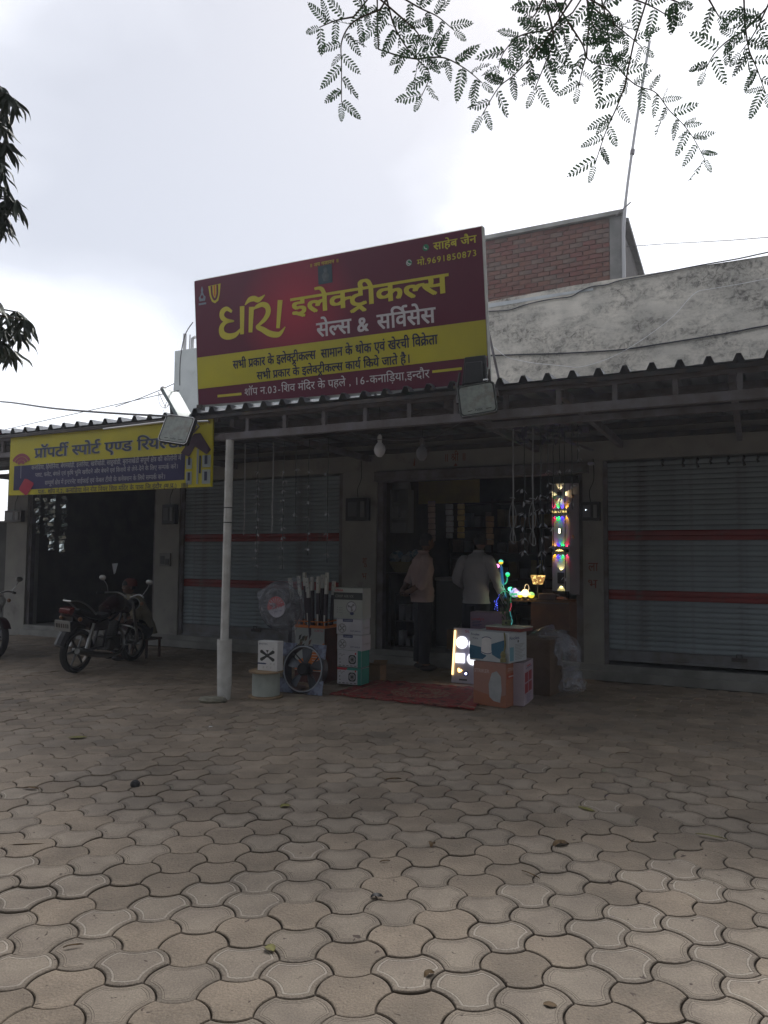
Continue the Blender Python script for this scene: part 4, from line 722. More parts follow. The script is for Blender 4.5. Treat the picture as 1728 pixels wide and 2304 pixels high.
for v in (-2.75, -1.9, -1.0, -.12): chord(-14, 4.2, v, 3.245, .07, .05, 'purlin', M_steeldk if v > -2 else M_steel)
chord(-.6, 4.2, -3.1, 2.975, .06, .06, 'purlin')
for u in (-11.6, -8.9, -6.2, -3.58, -.9, .25, 1.7, 3.9):
    mb = MB(); mb.box(u-.03, u+.03, V0+.035, -.01, 3.12, 3.205); mb.build('rafter', M_steel, CN)
mb = MB(); mb.tube([(-.9, -3.4, 3.06), (-.2, -1.6, 3.04), (-.12, -.05, 3.10)], .018, 6); mb.build('brace', M_steel, CN)
# corrugated sheets, one object each
def sheet(u0, nrib, pitch, v0, zf, zb):
    prof = []
    for k in range(nrib):
        b = u0+k*pitch
        prof += [(b, 0), (b+pitch*.30, 0), (b+pitch*.42, .062), (b+pitch*.58, .062), (b+pitch*.70, 0)]
    prof.append((u0+nrib*pitch+.012, 0))
    mb = MB(); n = len(prof); L = [v0, -2.4, -1.2, .0]
    for j, v in enumerate(L):
        t = (v-v0)/(0-v0); zz = zf+(zb-zf)*t
        mb.v += [(x, v, zz+h_) for x, h_ in prof]
    for j in range(len(L)-1):
        for k in range(n-1): a = j*n+k; mb.f.append((a, a+1, a+n+1, a+n)); mb.m.append(0)
    me = mb.mesh('roof_sheet', M_sheet); o = bpy.data.objects.new('roof_sheet', me); COL.objects.link(o); o.parent = CN
    so = o.modifiers.new('thickness', 'SOLIDIFY'); so.thickness = .0025; return o
rg = random.Random(8)
u = -.3; k = 0
while u < 4.1: sheet(u-.115+.0, 4, .2285, -3.62+rg.uniform(-.015, .015), 3.268+.003*(k % 2), 3.40+.003*(k % 2)); u += 4*.2285; k += 1
u = -.3
while u > -14: u -= 4*.249; k += 1; sheet(u-.115, 4, .249, -3.62+rg.uniform(-.02, .02)+(.05 if u < -5.1 else 0), 3.285+.003*(k % 2), 3.40+.003*(k % 2))
# front fascia angle under the sheets
chord(-14, 4.2, -3.585, 3.235, .045, .02, 'fascia_angle', M_steeldk)
# post: thin upper tube in a thicker white sleeve, leaning a little
mb = MB(); mb.tube([(-3.595, V0, .66), (-3.575, V0, 2.955)], .047, 16); mb.build('post', M_pipe, CN, smooth=True)
mb = MB(); mb.tube([(-3.58+.0, V0-.01, -.02), (-3.575, V0-.01, .16), (-3.592, V0, .60), (-3.592, V0, .665)], [.072, .082, .084, .085], 18); mb.build('post_sleeve', M_pipe, CN, smooth=True)
for zz in (2.17, 2.0): mb = MB(); mb.lathe([(.049, -.006), (.0495, 0), (.049, .006)], (-3.582, V0, zz), 14); mb.build('tie_wire', M_black, CN)
mb = MB(); mb.box(2.55, 2.65, V0-.05, V0+.05, 0, 2.95); mb.box(-8.05, -7.95, V0-.05, V0+.05, 0, 2.95); mb.build('post', M_pipe, CN)

# meter boxes on the pillars
def meter(u, z, w, h_, label, m=M_black, lit=False):
    t = thing('meter_box', label, 'meter box', u, -.001, z)
    mb = MB(); mb.box(-w/2, w/2, -.10, 0, -h_/2, h_/2); mb.build('box', m, t, bevel=.006)
    mb = MB(); mb.box(-w*.38, w*.02, -.106, -.101, -h_*.3, h_*.32); mb.build('cover', mat('grey meter cover', (.09, .09, .1), .4), t)
    mb = MB(); mb.box(w*.18, w*.36, -.112, -.101, -h_*.34, h_*.34); mb.build('switch_plate', mat('meter switch plate', (.16, .16, .16), .5), t)
    mb = MB(); mb.tube(smoothline([(0, -.05, h_/2), (-.02, -.03, h_/2+.15), (.04, -.02, h_/2+.32), (.03, -.015, h_/2+.6)], 4), .006, 5); mb.build('cable', M_black, t); return t
meter(-3.76, 2.365, .40, .36, 'black meter box with hanging wire on the pillar left of the shop door')
t = meter(-.15, 2.26, .25, .26, 'dark meter box with switches on the pillar right of the shop door')
mb = MB(); mb.sphere((-.055, -.113, .02), .006, 6, 4); mb.build('indicator', emis('pilot lamp', (.8, .9, 1), 6), t)
meter(-7.63, 2.36, .30, .36, 'dark meter box half hidden on the pillar below the yellow sign')
meter(-11.8, 2.40, .50, .24, 'open meter box with switches on the leftmost pillar', M_steeldk)
t = thing('wall_box', 'small grey junction box low on the pillar beside the dark office', 'junction box', -7.75, 0, 1.54)
mb = MB(); mb.box(-.13, .13, -.03, 0, -.12, .12); mb.build('box', mat('dull plate', (.19, .19, .18), .7), t, bevel=.004); mb = MB(); mb.box(-.1, .0, -.034, -.031, -.08, .07); mb.box(.02, .1, -.038, -.031, -.09, .02); mb.build('cover', M_black, t)

# cables pinned to the parapet
def cable(name, pts, r_, m, label, sub=4, cat='cable'):
    mb = MB(); o0 = Vector(pts[0]); P_ = smoothline([tuple(Vector(p)-o0) for p in pts], sub); mb.tube(P_, r_, 5)
    o = mb.build(name, m, loc=tuple(o0), smooth=True); return tag(o, label, cat)
def wpts(L): return [tuple(W(*p)) for p in L]
cable('wall_cable', wpts([(-1.75, -.02, 5.27), (-1.622, -.02, 5.261), (-1.312, -.02, 5.233), (-1.119, -.02, 5.266), (-.902, -.02, 5.293), (-.637, -.02, 5.302), (-.403, -.02, 5.298), (-.274, -.02, 5.353), (-.122, -.02, 5.394), (.078, -.02, 5.389), (.274, -.02, 5.422), (.61, -.02, 5.431), (1.275, -.02, 5.46), (1.73, -.02, 5.47), (2.3, -.02, 5.5), (3.8, -.02, 5.5)]), .009, M_black, 'black cable running just below the top of the parapet')
cable('wall_cable', wpts([(-1.8, -.02, 4.61), (-1.594, -.02, 4.593), (-1.04, -.02, 4.546), (-.642, -.02, 4.51), (-.13, -.02, 4.476), (.312, -.02, 4.458), (.83, -.02, 4.478), (1.281, -.02, 4.5), (1.715, -.02, 4.529), (2.048, -.02, 4.556), (3.8, -.02, 4.65)]), .011, M_black, 'black cable sagging across the middle of the stained parapet')
cable('wall_cable', wpts([(-1.7, -.04, 4.85), (-1.587, -.04, 4.761), (-1.447, -.04, 4.634), (-1.308, -.04, 4.523), (-1.089, -.04, 4.449), (-.901, -.04, 4.396), (-.508, -.04, 4.314), (-.279, -.04, 4.276), (.071, -.04, 4.34), (.363, -.04, 4.459), (.672, -.04, 4.634), (.952, -.04, 4.833), (1.135, -.04, 5.029), (1.248, -.04, 5.11), (1.381, -.04, 5.119), (2.06, -.04, 5.15), (3.8, -.04, 5.3)]), .004, M_white, 'thin white wire looping loosely across the stained parapet')
m_wire = mat('grey wire', (.12, .12, .13), .6)
cable('overhead_wire', [(-9.4, 16.5, 5.0), (-6.37, 12.21, 4.14), (-4.44, 9.87, 3.57), (-3.25, 8.77, 3.3), (-2.4, 8.42, 3.2)], .012, m_wire, 'thick sagging wire from the left edge to the left floodlight', cat='wire')
cable('overhead_wire', [(-9.8, 16.0, 3.9), (-6.27, 12.34, 3.71), (-2.72, 8.89, 3.55), (-2.5, 8.64, 3.53)], .005, m_wire, 'thin wire rising from the left edge to the lamp bracket', cat='wire')
cable('overhead_wire', [(2.9, 14.5, 7.6), (4.21, 12.27, 6.89), (4.33, 8.24, 5.27), (4.4, 6, 4.5)], .006, m_wire, 'thin wire across the sky at the right above the parapet', cat='wire')
# ------------------------------------------------------------------ big red signboard
SG = thing('signboard', 'large crimson and yellow shop signboard leaning forward above the canopy edge', 'signboard', 0, 0)
cBL, cBR, cTR, cTL = Vector((-4.05, -3.517, 3.403)), Vector((-.444, -3.517, 3.317)), Vector((-.48, -3.63, 4.845)), Vector((-4.05, -3.64, 4.87))
def sgn(lift0):
    def fn(s, t, l=0):
        p = (1-t)*((1-s)*cBL+s*cBR)+t*((1-s)*cTL+s*cTR); return (p.x, p.y-lift0-l, p.z)
    return fn
f0, f1, f2, f3 = sgn(0), sgn(.004), sgn(.0065), sgn(.009)
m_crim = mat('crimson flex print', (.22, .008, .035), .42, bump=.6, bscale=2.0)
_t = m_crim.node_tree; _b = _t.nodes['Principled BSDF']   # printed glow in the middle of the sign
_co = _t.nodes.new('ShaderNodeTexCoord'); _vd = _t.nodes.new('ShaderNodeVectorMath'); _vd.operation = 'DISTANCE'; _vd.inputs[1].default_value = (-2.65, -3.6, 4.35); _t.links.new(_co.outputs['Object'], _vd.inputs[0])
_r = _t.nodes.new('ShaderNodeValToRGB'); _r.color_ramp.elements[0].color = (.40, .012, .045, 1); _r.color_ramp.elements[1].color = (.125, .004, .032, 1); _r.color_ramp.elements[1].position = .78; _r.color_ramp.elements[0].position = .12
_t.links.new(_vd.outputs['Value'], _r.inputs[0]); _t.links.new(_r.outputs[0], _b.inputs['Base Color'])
m_yel = mat('yellow flex print', (.58, .51, .02), .42, c2=(.47, .42, .03), scale=1.4, bump=.25, bscale=2.2)
m_yel2 = mat('yellow lettering', (.62, .54, .05), .45)
m_navy = mat('navy lettering', (.008, .012, .05), .5)
m_wlet = mat('white lettering', (.66, .62, .66), .45)
def panel(s0, s1, t0, t1, fn, m, name, tt0=None, tt1=None, nx=8, nz=4, label=None, parent=None):
    mb = MB(); tt0 = t0 if tt0 is None else tt0; tt1 = t1 if tt1 is None else tt1
    def P(i, j):
        a = i/nx; b = j/nz; lo = t0+(tt0-t0)*a; hi = t1+(tt1-t1)*a
        return fn(s0+(s1-s0)*a, lo+(hi-lo)*b)
    for i in range(nx):
        for j in range(nz): mb.quad(P(i, j), P(i+1, j), P(i+1, j+1), P(i, j+1))
    return mb.build(name, m, parent or SG, label=label)
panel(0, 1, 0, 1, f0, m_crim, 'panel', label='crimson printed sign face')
panel(.0005, .9995, .130, .383, f1, m_yel, 'band', .174, .404, label='yellow printed band')
m_frame = mat('pale sign frame', (.62, .62, .6), .5, c2=(.5, .5, .48), scale=9)
for (a, b) in ((cBL, cBR), (cBR, cTR), (cTR, cTL), (cTL, cBL)):
    mb = MB(); off = Vector((0, .028, 0)); mb.tube([a+off, b+off], .022, 4); mb.build('frame_bar', m_frame, SG)
# solid depth of the box frame: right and left edges, top and bottom returns
mb = MB()
for (a, b) in ((cBR, cTR), (cTR, cTL), (cTL, cBL), (cBL, cBR)):
    k = Vector((.012, 0, 0)) if a is cBR else Vector((-.006, 0, 0)) if a is cTL else Vector((0, 0, 0)); d_ = Vector((0, .06, 0))
    mb.quad(a+k, b+k, b+k+d_, a+k+d_)
mb.quad(cBL+Vector((0, .058, 0)), cBR+Vector((0, .058, 0)), cTR+Vector((0, .058, 0)), cTL+Vector((0, .058, 0)))
mb.quad(cBR, cTR, cTR+Vector((.012, 0, 0)), cBR+Vector((.012, 0, 0)))
mb.build('frame_edge', m_frame, SG)
for u_ in (-3.9, -2.8, -1.7, -.6):
    mb = MB(); mb.tube([(u_, -3.49, 3.24), (u_, -3.48, 3.5)], .015, 6); mb.tube([(u_, -3.50, 4.5), (u_, -2.6, 3.42)], .014, 6); mb.build('support', M_steel, SG)
mb = MB(); mb.box(-4.08, -4.0, -3.52, -3.46, 3.25, 3.41); mb.build('support', M_steeldk, SG)
for key, s0, s1, zh, zb, m, bd, fn in (
    ('slogan', .448, .551, .962, .938, m_yel2, 10, f1), ('owner', .857, .984, .949, .903, m_yel2, 26, f1), ('phone', .805, .985, .857, .818, m_yel2, 14, f1),
    ('elec', .377, .894, .733, .612, m_yel2, 34, f1), ('sales', .465, .853, .525, .428, m_wlet, 30, f1)):
    run(key, fn, s0, s1, zh, zb, m, SG, bd)
def fy(s, t, l=0):     # lines on the yellow band rise slightly with it
    return f2(s, t+.030*(s-.15), l)
run('line1', fy, .147, .857, .322, .262, m_navy, SG, 30); run('line2', fy, .239, .772, .213, .158, m_navy, SG, 30)
def fa(s, t, l=0): return f1(s, t+.031*(s-.19), l)
run('addr', fa, .188, .828, .098, .046, m_wlet, SG, 6)
for (a0, a1, b0, b1, dz) in ((.080, .1765, .0505, .0705, .002), (.837, .925, .0945, .1115, .004)):
    flatpoly([(a0, b0), (a1, b0+dz), (a1, b1+dz), (a0, b1)], f1, m_yel2, SG, name='printed_bar')
# the brush written shop name
AS = 3.6/1.49
for pts, w in (
    ([(.1495, .7074), (.1296, .737), (.1118, .719), (.1096, .6799), (.1257, .6471), (.1556, .6326), (.1255, .634), (.1067, .5996), (.1088, .5459), (.1311, .5194), (.1613, .526), (.1850, .5708)], [.010, .016, .022, .021, .016, .006, .014, .022, .026, .024, .018, .006]),
    ([(.191, .7381), (.1865, .5221)], [.022, .018]), ([(.2275, .7208), (.2197, .5276)], [.024, .018]),
    ([(.2022, .7432), (.2197, .7765), (.2381, .7806), (.2559, .7662), (.28, .7939)], [.004, .018, .02, .018, .004]),
    ([(.2350, .700), (.2474, .716), (.2695, .7262), (.287, .705), (.2907, .6614), (.2784, .6155), (.2562, .5791), (.2472, .5602), (.2663, .5378), (.2941, .4984), (.3222, .4831), (.3364, .4962), (.3520, .5336)], [.004, .014, .018, .022, .022, .018, .012, .014, .020, .022, .02, .014, .003]),
    ([(.3369, .7375), (.3250, .5305)], [.022, .016])):
    n_ = len(pts)
    if n_ > 2:
        ww = smoothline([(x, z, q) for (x, z), q in zip(pts, w)], 6); ribbon([(a, b) for a, b, c in ww], [c*1.05 for a, b, c in ww], f1, m_yel2, SG, asp=AS)
    else: ribbon(pts, w, f1, m_yel2, SG, asp=AS)
# small printed picture, phone icons and two emblems
m_pic = mat('printed dark teal picture', (.02, .05, .075), .4, c2=(.05, .09, .12), scale=7)
flatpoly([(.4775, .802), (.5269, .804), (.5269, .9364), (.4775, .9348)], f1, m_pic, SG, name='printed_picture', label='small dark teal printed picture')
m_fig = mat('printed pale figure', (.16, .18, .2), .5, c2=(.08, .1, .12), scale=16)
flatpoly([(.497, .82), (.512, .82), (.516, .86), (.509, .885), (.512, .905), (.503, .92), (.497, .905), (.499, .885), (.490, .865)], f2, m_fig, SG, name='printed_shape')
m_green = mat('printed green icon', (.01, .20, .09), .5)
for cx, cz in ((.8335, .928), (.780, .848)):
    flatpoly(circ(cx, cz, .0095, .0225), f1, m_green, SG, name='phone_icon')
    if cx < .8: ribbon(circ(cx, cz, .0075, .018, 16), .0025, f2, m_wlet, SG, 'phone_icon', AS)
    ribbon([(cx-.0042, cz+.009), (cx-.0035, cz-.002), (cx+.001, cz-.0085), (cx+.0045, cz-.0095)], .0035, f2, m_wlet, SG, 'phone_icon', AS)
m_embl = mat('printed pale blue', (.22, .27, .33), .5)
for pl in ([(.019, .83), (.042, .83), (.045, .86), (.038, .875), (.034, .90), (.036, .92), (.031, .948), (.026, .92), (.027, .90), (.023, .875), (.016, .86)], [(.015, .80), (.046, .80), (.046, .815), (.015, .815)]):
    flatpoly(pl, f1, m_embl, SG, name='emblem')
flatpoly(circ(.0305, .862, .006, .014, 14), f2, m_crim, SG, name='emblem')
flatpoly([(.057, .938), (.108, .942), (.103, .86), (.0965, .812), (.083, .795), (.070, .812), (.062, .86)], f1, m_yel2, SG, name='emblem')
ribbon(smoothline([(.0705, .936), (.073, .86), (.083, .825), (.093, .86), (.0945, .938)], 5), .0045*2, f2, m_crim, SG, 'emblem', AS)
ribbon([(.083, .936), (.083, .85)], .004*2, f2, mat('orange print', (.6, .16, .02), .5), SG, 'emblem', AS)

# ------------------------------------------------------------------ yellow property sign
YS = thing('yellow_signboard', 'yellow and blue property shop signboard hanging under the canopy at left', 'signboard', -7.31, -3.56, 2.42)
def yf(l0):
    return lambda s, t, l=0: (s*3.51, -l0-l, t*.805)
y0, y1, y2, y3 = yf(.0), yf(.003), yf(.005), yf(.0075)
mb = MB(); mb.box(0, 3.51, .001, .03, 0, .805); mb.build('panel', m_yel, YS)
m_blue = mat('blue violet print', (.015, .013, .075), .5, c2=(.02, .016, .09), scale=3)
flatpoly([(.028, .083), (.885, .118), (.887, .508), (.028, .498)], y0, m_blue, YS, name='band', label='violet blue printed band', lift=.002)
m_tit = mat('slate blue title', (.03, .045, .10), .5); m_grey = mat('light grey print', (.38, .38, .42), .5)
run('prop', y1, .143, .876, .765, .612, m_grey, YS, 52, name='letter_outline'); run('prop', y2, .141, .874, .765, .612, m_tit, YS, 26)
for k, s0, s1, zh, zb in (('p1', .128, .870, .480, .415), ('p2', .150, .858, .352, .292), ('p3', .205, .802, .212, .148)): run(k, y2, s0, s1, zh, zb, m_grey, YS, 8)
run('p4', y1, .168, .853, .070, .006, m_navy, YS, 16)
text('55014', y1, .930, .992, .915, .962, mat('brown red print', (.28, .13, .03), .5), YS)
m_wifi = mat('printed wifi red', (.30, .07, .09), .5)
for r_, w_ in ((.050, .012), (.034, .012), (.018, .013)):
    ribbon(circ(.068, .50, r_, r_*3.51/.805*.82, 14, 25, 155), w_*2.2, y2, m_wifi, YS, 'printed_shape', 3.51/.805)
ribbon([(.068, .50), (.069, .28)], .006, y2, m_grey, YS, 'printed_shape', 4.36)
flatpoly([(.092, .272), (.108, .262), (.142, .195), (.144, .165), (.112, .005), (.100, -.008), (.066, .075), (.062, .11)], y3, mat('printed red box', (.38, .01, .04), .5), YS, name='printed_shape')
m_roofp = mat('printed dark roof', (.045, .012, .035), .5)
flatpoly([(.868, .52), (.925, .79), (.952, .79), (.998, .535), (.980, .47), (.945, .56), (.93, .60), (.905, .45)], y3, m_roofp, YS, name='printed_shape')
m_hw = mat('printed house white', (.30, .34, .34), .5)
for (a, b, c, d) in ((.893, .918, .275, .425), (.893, .918, .045, .235), (.938, .946, .045, .56), (.962, .997, .285, .46), (.962, .997, .045, .25)):
    flatpoly([(a, c), (b, c), (b, d), (a, d)], y3, m_hw, YS, name='printed_shape')
for (a, b, c, d) in ((.901, .911, .33, .45), (.901, .911, .1, .22), (.972, .984, .33, .46), (.972, .984, .09, .22), (.949, .957, .2, .46)):
    flatpoly([(a, c), (b, c), (b, d), (a, d)], lambda s, t, l=0: y3(s, t, l+.002), m_navy, YS, name='printed_shape')
for k in range(5): flatpoly([(.875+k*.006, .0), (.878+k*.006, .0), (.878+k*.006, .07), (.875+k*.006, .07)], y3, m_navy, YS, name='printed_shape')
mb = MB()
for s in (.3, 3.2): mb.box(s-.02, s+.02, .0, .03, .806, .86)
mb.build('hanger', M_steel, YS)

# ------------------------------------------------------------------ flood lights
def rrect(w, h_, r_, n=5):
    o = []
    for cx, cy, a0 in ((w/2-r_, h_/2-r_, 0), (-w/2+r_, h_/2-r_, 90), (-w/2+r_, -h_/2+r_, 180), (w/2-r_, -h_/2+r_, 270)):
        for k in range(n): a = R(a0+90*k/(n-1)); o.append((cx+r_*math.cos(a), cy+r_*math.sin(a)))
    return o
def flood(name, label, u, v, z, w, h_, rz, rx, ry, word):
    t = thing(name, label, 'floodlight', u, v, z); t.rotation_euler = (rx, ry, -PHI+rz)
    mb = MB(); mb.prism(rrect(w, h_, .035), -.03, .025); mb.build('housing', M_black, t, bevel=.004, smooth=True)
    mb = MB(); mb.prism(rrect(w*.88, h_*.88, .03), -.0335, -.031); mb.build('glass', M_glassdull, t)
    mb = MB(); n_ = 24; L = rrect(w*.96, h_*.96, .034, 6); mb.tube([(x, -.031, z_) for x, z_ in L]+[(L[0][0], -.031, L[0][1])], .005, 5); mb.build('rim', mat('chrome rim', (.5, .5, .5), .25, .9), t, smooth=True)
    f = lambda x, z_, l=0: (x, -.036, z_)
    text(word, f, -w*.08, w*.12, -h_*.38, -h_*.31, M_black, t); 
    for a, b in ((-.28, -.16), (.2, .34)): flatpoly([(w*a, -h_*.37), (w*b, -h_*.36), (w*b, -h_*.34), (w*a, -h_*.345)], f, M_steeldk, t, name='printed_mark')
    mb = MB()
    for k in range(7): mb.box(-w*.36+k*w*.12-.004, -w*.36+k*w*.12+.004, .0255, .055, -h_*.35, h_*.35)
    mb.build('cooling_fin', M_black, t)
    mb = MB(); 
    for s in (-1, 1): mb.tube([(s*(w/2+.012), 0, 0), (s*(w/2+.012), .06, .10), (s*w*.28, .12, .16)], .012, 5)
    mb.tube([(-w*.28, .12, .16), (w*.28, .12, .16)], .012, 5); mb.build('bracket', M_steeldk, t); return t
flood('floodlight', 'tilted square floodlight with frosted glass in front of the red sign corner', -.475, -3.76, 3.105, .36, .31, R(14), R(-8), R(-8), 'NBK')
t = thing('floodlight', 'black floodlight housing seen from behind, at the right foot of the red sign', 'floodlight', -.545, -3.60, 3.42); t['group'] = 'floodlights on the canopy edge'
mb = MB(); mb.prism([(-.13, -.15), (.13, -.15), (.115, .14), (-.10, .14)], -.06, -.02); mb.prism([(-.10, -.13), (.10, -.13), (.085, .08), (-.08, .08)], -.085, -.061); mb.build('housing', M_black, t, bevel=.008)
mb = MB(); mb.tube([(-.15, -.04, 0), (-.19, -.02, -.16), (-.16, .03, -.2)], .014, 5); mb.tube([(.14, -.04, 0), (.15, -.02, -.18)], .014, 5); mb.build('bracket', M_steeldk, t)
mb = MB(); mb.tube([(.14, -.07, .01), (.138, -.08, -.06)], .008, 5); mb.box(.10, .15, -.09, -.07, -.115, -.10); mb.build('bolt', mat('bright bolt', (.7, .7, .7), .2, .9), t)
flood('floodlight', 'skewed frosted floodlight hanging over the top right corner of the yellow sign', -3.99, -3.93, 3.035, .40, .34, R(6), R(-16), R(10), 'sollar')
t = thing('floodlight', 'grey floodlight seen edge on, tilted above the left floodlight', 'floodlight', -4.13, -3.72, 3.20)
mb = MB(); mb.prism([(-.20, .36), (-.17, .37), (.08, .02), (.035, .0)], -.14, .14); mb.build('housing', mat('grey lamp body', (.30, .36, .38), .4, .2, c2=(.22, .27, .29), scale=9), t, bevel=.004)
mb = MB(); mb.prism([(-.235, .34), (-.20, .36), (.035, .0), (-.08, .02), (-.10, .16)], -.10, .10); mb.build('back_shell', M_black, t, bevel=.006)
mb = MB(); mb.tube([(-1.25, .0, -.02), (-.05, 0, -.0), (.10, -.06, -.04), (.42, -.02, -.05)], .012, 6); mb.build('arm', mat('bright arm', (.5, .5, .5), .3, .7), t)
mb = MB(); mb.box(-.12, .10, -.1, .06, -.07, .015); mb.build('bracket', M_steeldk, t, bevel=.005)
t = thing('wire_bundle', 'tangle of thin wires with a round white ceramic insulator above the canopy corner', 'wires', -4.75, -3.66, 3.36)
mb = MB(); mb.sphere((.27, 0, .25), .035, 10, 7); mb.build('insulator', mat('dusty ceramic', (.45, .42, .42), .5), t, smooth=True)
mb = MB(); rg = random.Random(4)
mb.tube([(-.5, 0, .1), (-.1, 0, .17), (.26, 0, .25), (.44, 0, .30)], .005, 5)
mb.tube(smoothline([(.2, 0, .22), (.22, 0, .08), (.30, 0, .02), (.33, 0, .09), (.28, 0, -.03)], 5), .003, 4); mb.tube([(.2, 0, .22), (.33, 0, .0)], .004, 4); mb.tube(smoothline([(.44, 0, .30), (.43, 0, .18), (.40, 0, .10), (.33, 0, .02), (.45, 0, .12)], 5), .003, 4)
mb.tube(smoothline([(.44, .1, .30), (.44, .1, .62), (.50, .1, .9), (.62, .1, 1.05)], 5), .006, 5)
mb.build('wire', m_wire, t)

# ------------------------------------------------------------------ bulbs
for u_, v_, z_, lb in ((-1.74, -3.3, 2.93, 'white unlit bulb hanging nearest the middle under the girder'), (-1.29, -3.2, 2.88, 'dim unlit bulb hanging to the right of the brighter white one')):
    t = thing('hanging_bulb', lb, 'bulb', u_, v_, z_, group='bulbs hanging under the canopy')
    mb = MB(); mb.lathe([(0, -.245), (.025, -.24), (.052, -.205), (.062, -.17), (.056, -.13), (.035, -.10), (.022, -.085), (.019, -.05), (0, -.05)], seg=16); mb.build('bulb', mat('white bulb' if 'nearest' in lb else 'grey bulb', (.60, .60, .65) if 'nearest' in lb else (.15, .15, .17), .3), t, smooth=True)
    mb = MB(); mb.lathe([(.019, -.075), (.024, -.07), (.026, -.02), (.012, .0), (0, .0)], seg=12); mb.build('holder', M_white if 'nearest' in lb else M_steel, t, smooth=True)
    mb = MB(); mb.tube(smoothline([(0, 0, 0), (.006, 0, .08), (-.003, 0, .3)], 4), .004, 5); mb.build('cord', M_black, t)
cable('festoon_wire', wpts([(-2.05, -3.45, 2.98), (-1.9, -3.4, 2.90), (-1.6, -3.3, 2.86), (-1.2, -3.2, 2.865), (-.95, -3.3, 2.93), (-.6, -3.45, 3.03)]), .004, M_steel, 'thin loose wire looping past the two hanging bulbs', cat='wire')
cable('festoon_wire', wpts([(-3.4, -3.5, 2.94), (-2.6, -3.45, 2.90), (-1.9, -3.4, 2.97), (-1.2, -3.45, 3.1)]), .004, M_steeldk, 'dark wire tied along the lower girder chord', cat='wire')

# ------------------------------------------------------------------ hanging strings of flower lights
mb = MB()
for a in range(4):
    an = R(90*a+20); c_, s_ = math.cos(an), math.sin(an); o_ = Vector((c_*.012, s_*.008, -.006))
    P_ = [(0, 0, 0), (.014, .006, -.016), (.030, .0, -.034), (.014, -.010, -.022)]
    mb.quad(*[(o_.x+c_*x-s_*y, o_.y+s_*x+c_*y, o_.z+z_) for x, y, z_ in P_])
m_petal = mat('white plastic petal', (.40, .40, .45), .35, trans=.0)
PETAL = mb.mesh('flower', m_petal)
m_cordd = mat('dark green cord', (.02, .03, .03), .6); m_cordw = mat('dusty white cord', (.27, .27, .28), .7)
def string(u, v, z0, z1, label, flowers, white=False, loop=False, big=1.0, first=.2, group='light strings hanging from the canopy girder'):
    t = thing('hanging_light_string', label, 'light string', u, v, z0, group=group)
    L = z0-z1; rg = random.Random(int(u*1000)); mb = MB(); n_ = 14
    pts = [(rg.uniform(-.004, .004), rg.uniform(-.003, .003), -L*k/n_) for k in range(n_+1)]
    mb.tube(pts, .0055 if white else .0045, 5)
    if white:   # doubled cord, knotted, with loops at the end
        mb.tube([(x+.008, y-.004, z_) for x, y, z_ in pts[:-1]], .004, 5)
    if loop:
        mb.tube(smoothline([(0, -.01, -L*.62), (-.035, -.01, -L*.72), (-.03, -.01, -L*.83), (.0, -.01, -L*.87), (.03, -.01, -L*.80), (.03, -.01, -L*.72), (0, -.01, -L*.64)], 5), .004, 5)
        mb.tube(smoothline([(0, -.01, -L*.85), (-.03, -.01, -L*.95), (.01, -.01, -L), (.03, -.01, -L*.96), (0, -.01, -L*.86)], 5), .004, 5); mb.tube([(-.03, -.01, -L*.60), (.025, -.01, -L*.605)], .007, 5)
    mb.build('cord', m_cordw if white else m_cordd, t)
    for k in range(flowers):
        zz = -L*(first+(1-first)*(k+.5)/flowers)
        share('flower', PETAL, t, (rg.uniform(-.02, .02), -.01, zz), (rg.uniform(-.5, .5), rg.uniform(-.5, .5), rg.uniform(0, 6)), (big,)*3)
    return t
GV = -3.3
for u_, z1, lb, fl, wh in ((-3.52, 1.86, 'white doubled cord hanging nearest the post, frayed at its end', 0, True), (-3.33, 1.48, 'long dark cord with white plastic flowers, second from the post', 13, False), (-3.12, 1.89, 'white doubled cord hanging third from the post', 0, True),
    (-2.97, 1.47, 'long dark flower string in front of the middle of the closed shutter', 11, False), (-2.80, 1.98, 'short faint string between two dark ones before the shutter', 3, False), (-2.63, 1.63, 'dark flower string ending above the tube light bundle', 6, False), (-2.38, 1.55, 'dark flower string hanging just left of the door pillar', 5, False)):
    string(u_, GV, 2.94, z1, lb, fl, wh)
GV = -3.0
for u_, z1, lb, fl, wh, lp, bg_ in ((-.36, 1.76, 'pale cord with a knotted double loop at its end before the doorway', 0, True, True, 1), (-.24, 1.64, 'flower string with big white petals just right of the looped cord', 6, False, False, 1.5), (-.155, 1.74, 'pale cord with a small loop and two petals at its end', 1, True, True, 1),
    (-.07, 1.49, 'petal string hanging left of the lit lamp panel', 6, False, False, 1.5), (.0, 2.05, 'dark string crossing the left edge of the lit panel', 4, False, False, 1), (.055, 1.65, 'dark flower string right before the lit lamp panel', 4, False, False, 1.1), (.12, 2.05, 'dark flower string over the right half of the lit panel', 4, False, False, 1.2),
    (.17, 1.28, 'longest dark string along the right edge of the lit panel', 3, False, False, 1), (.24, 2.1, 'dark string nearest the right hand door pillar', 3, False, False, 1), (.30, 2.55, 'short dark string by the pillar right of the doorway', 2, False, False, 1)):
    string(u_, GV, 2.94, z1, lb, fl, wh, lp, bg_, first=.42)
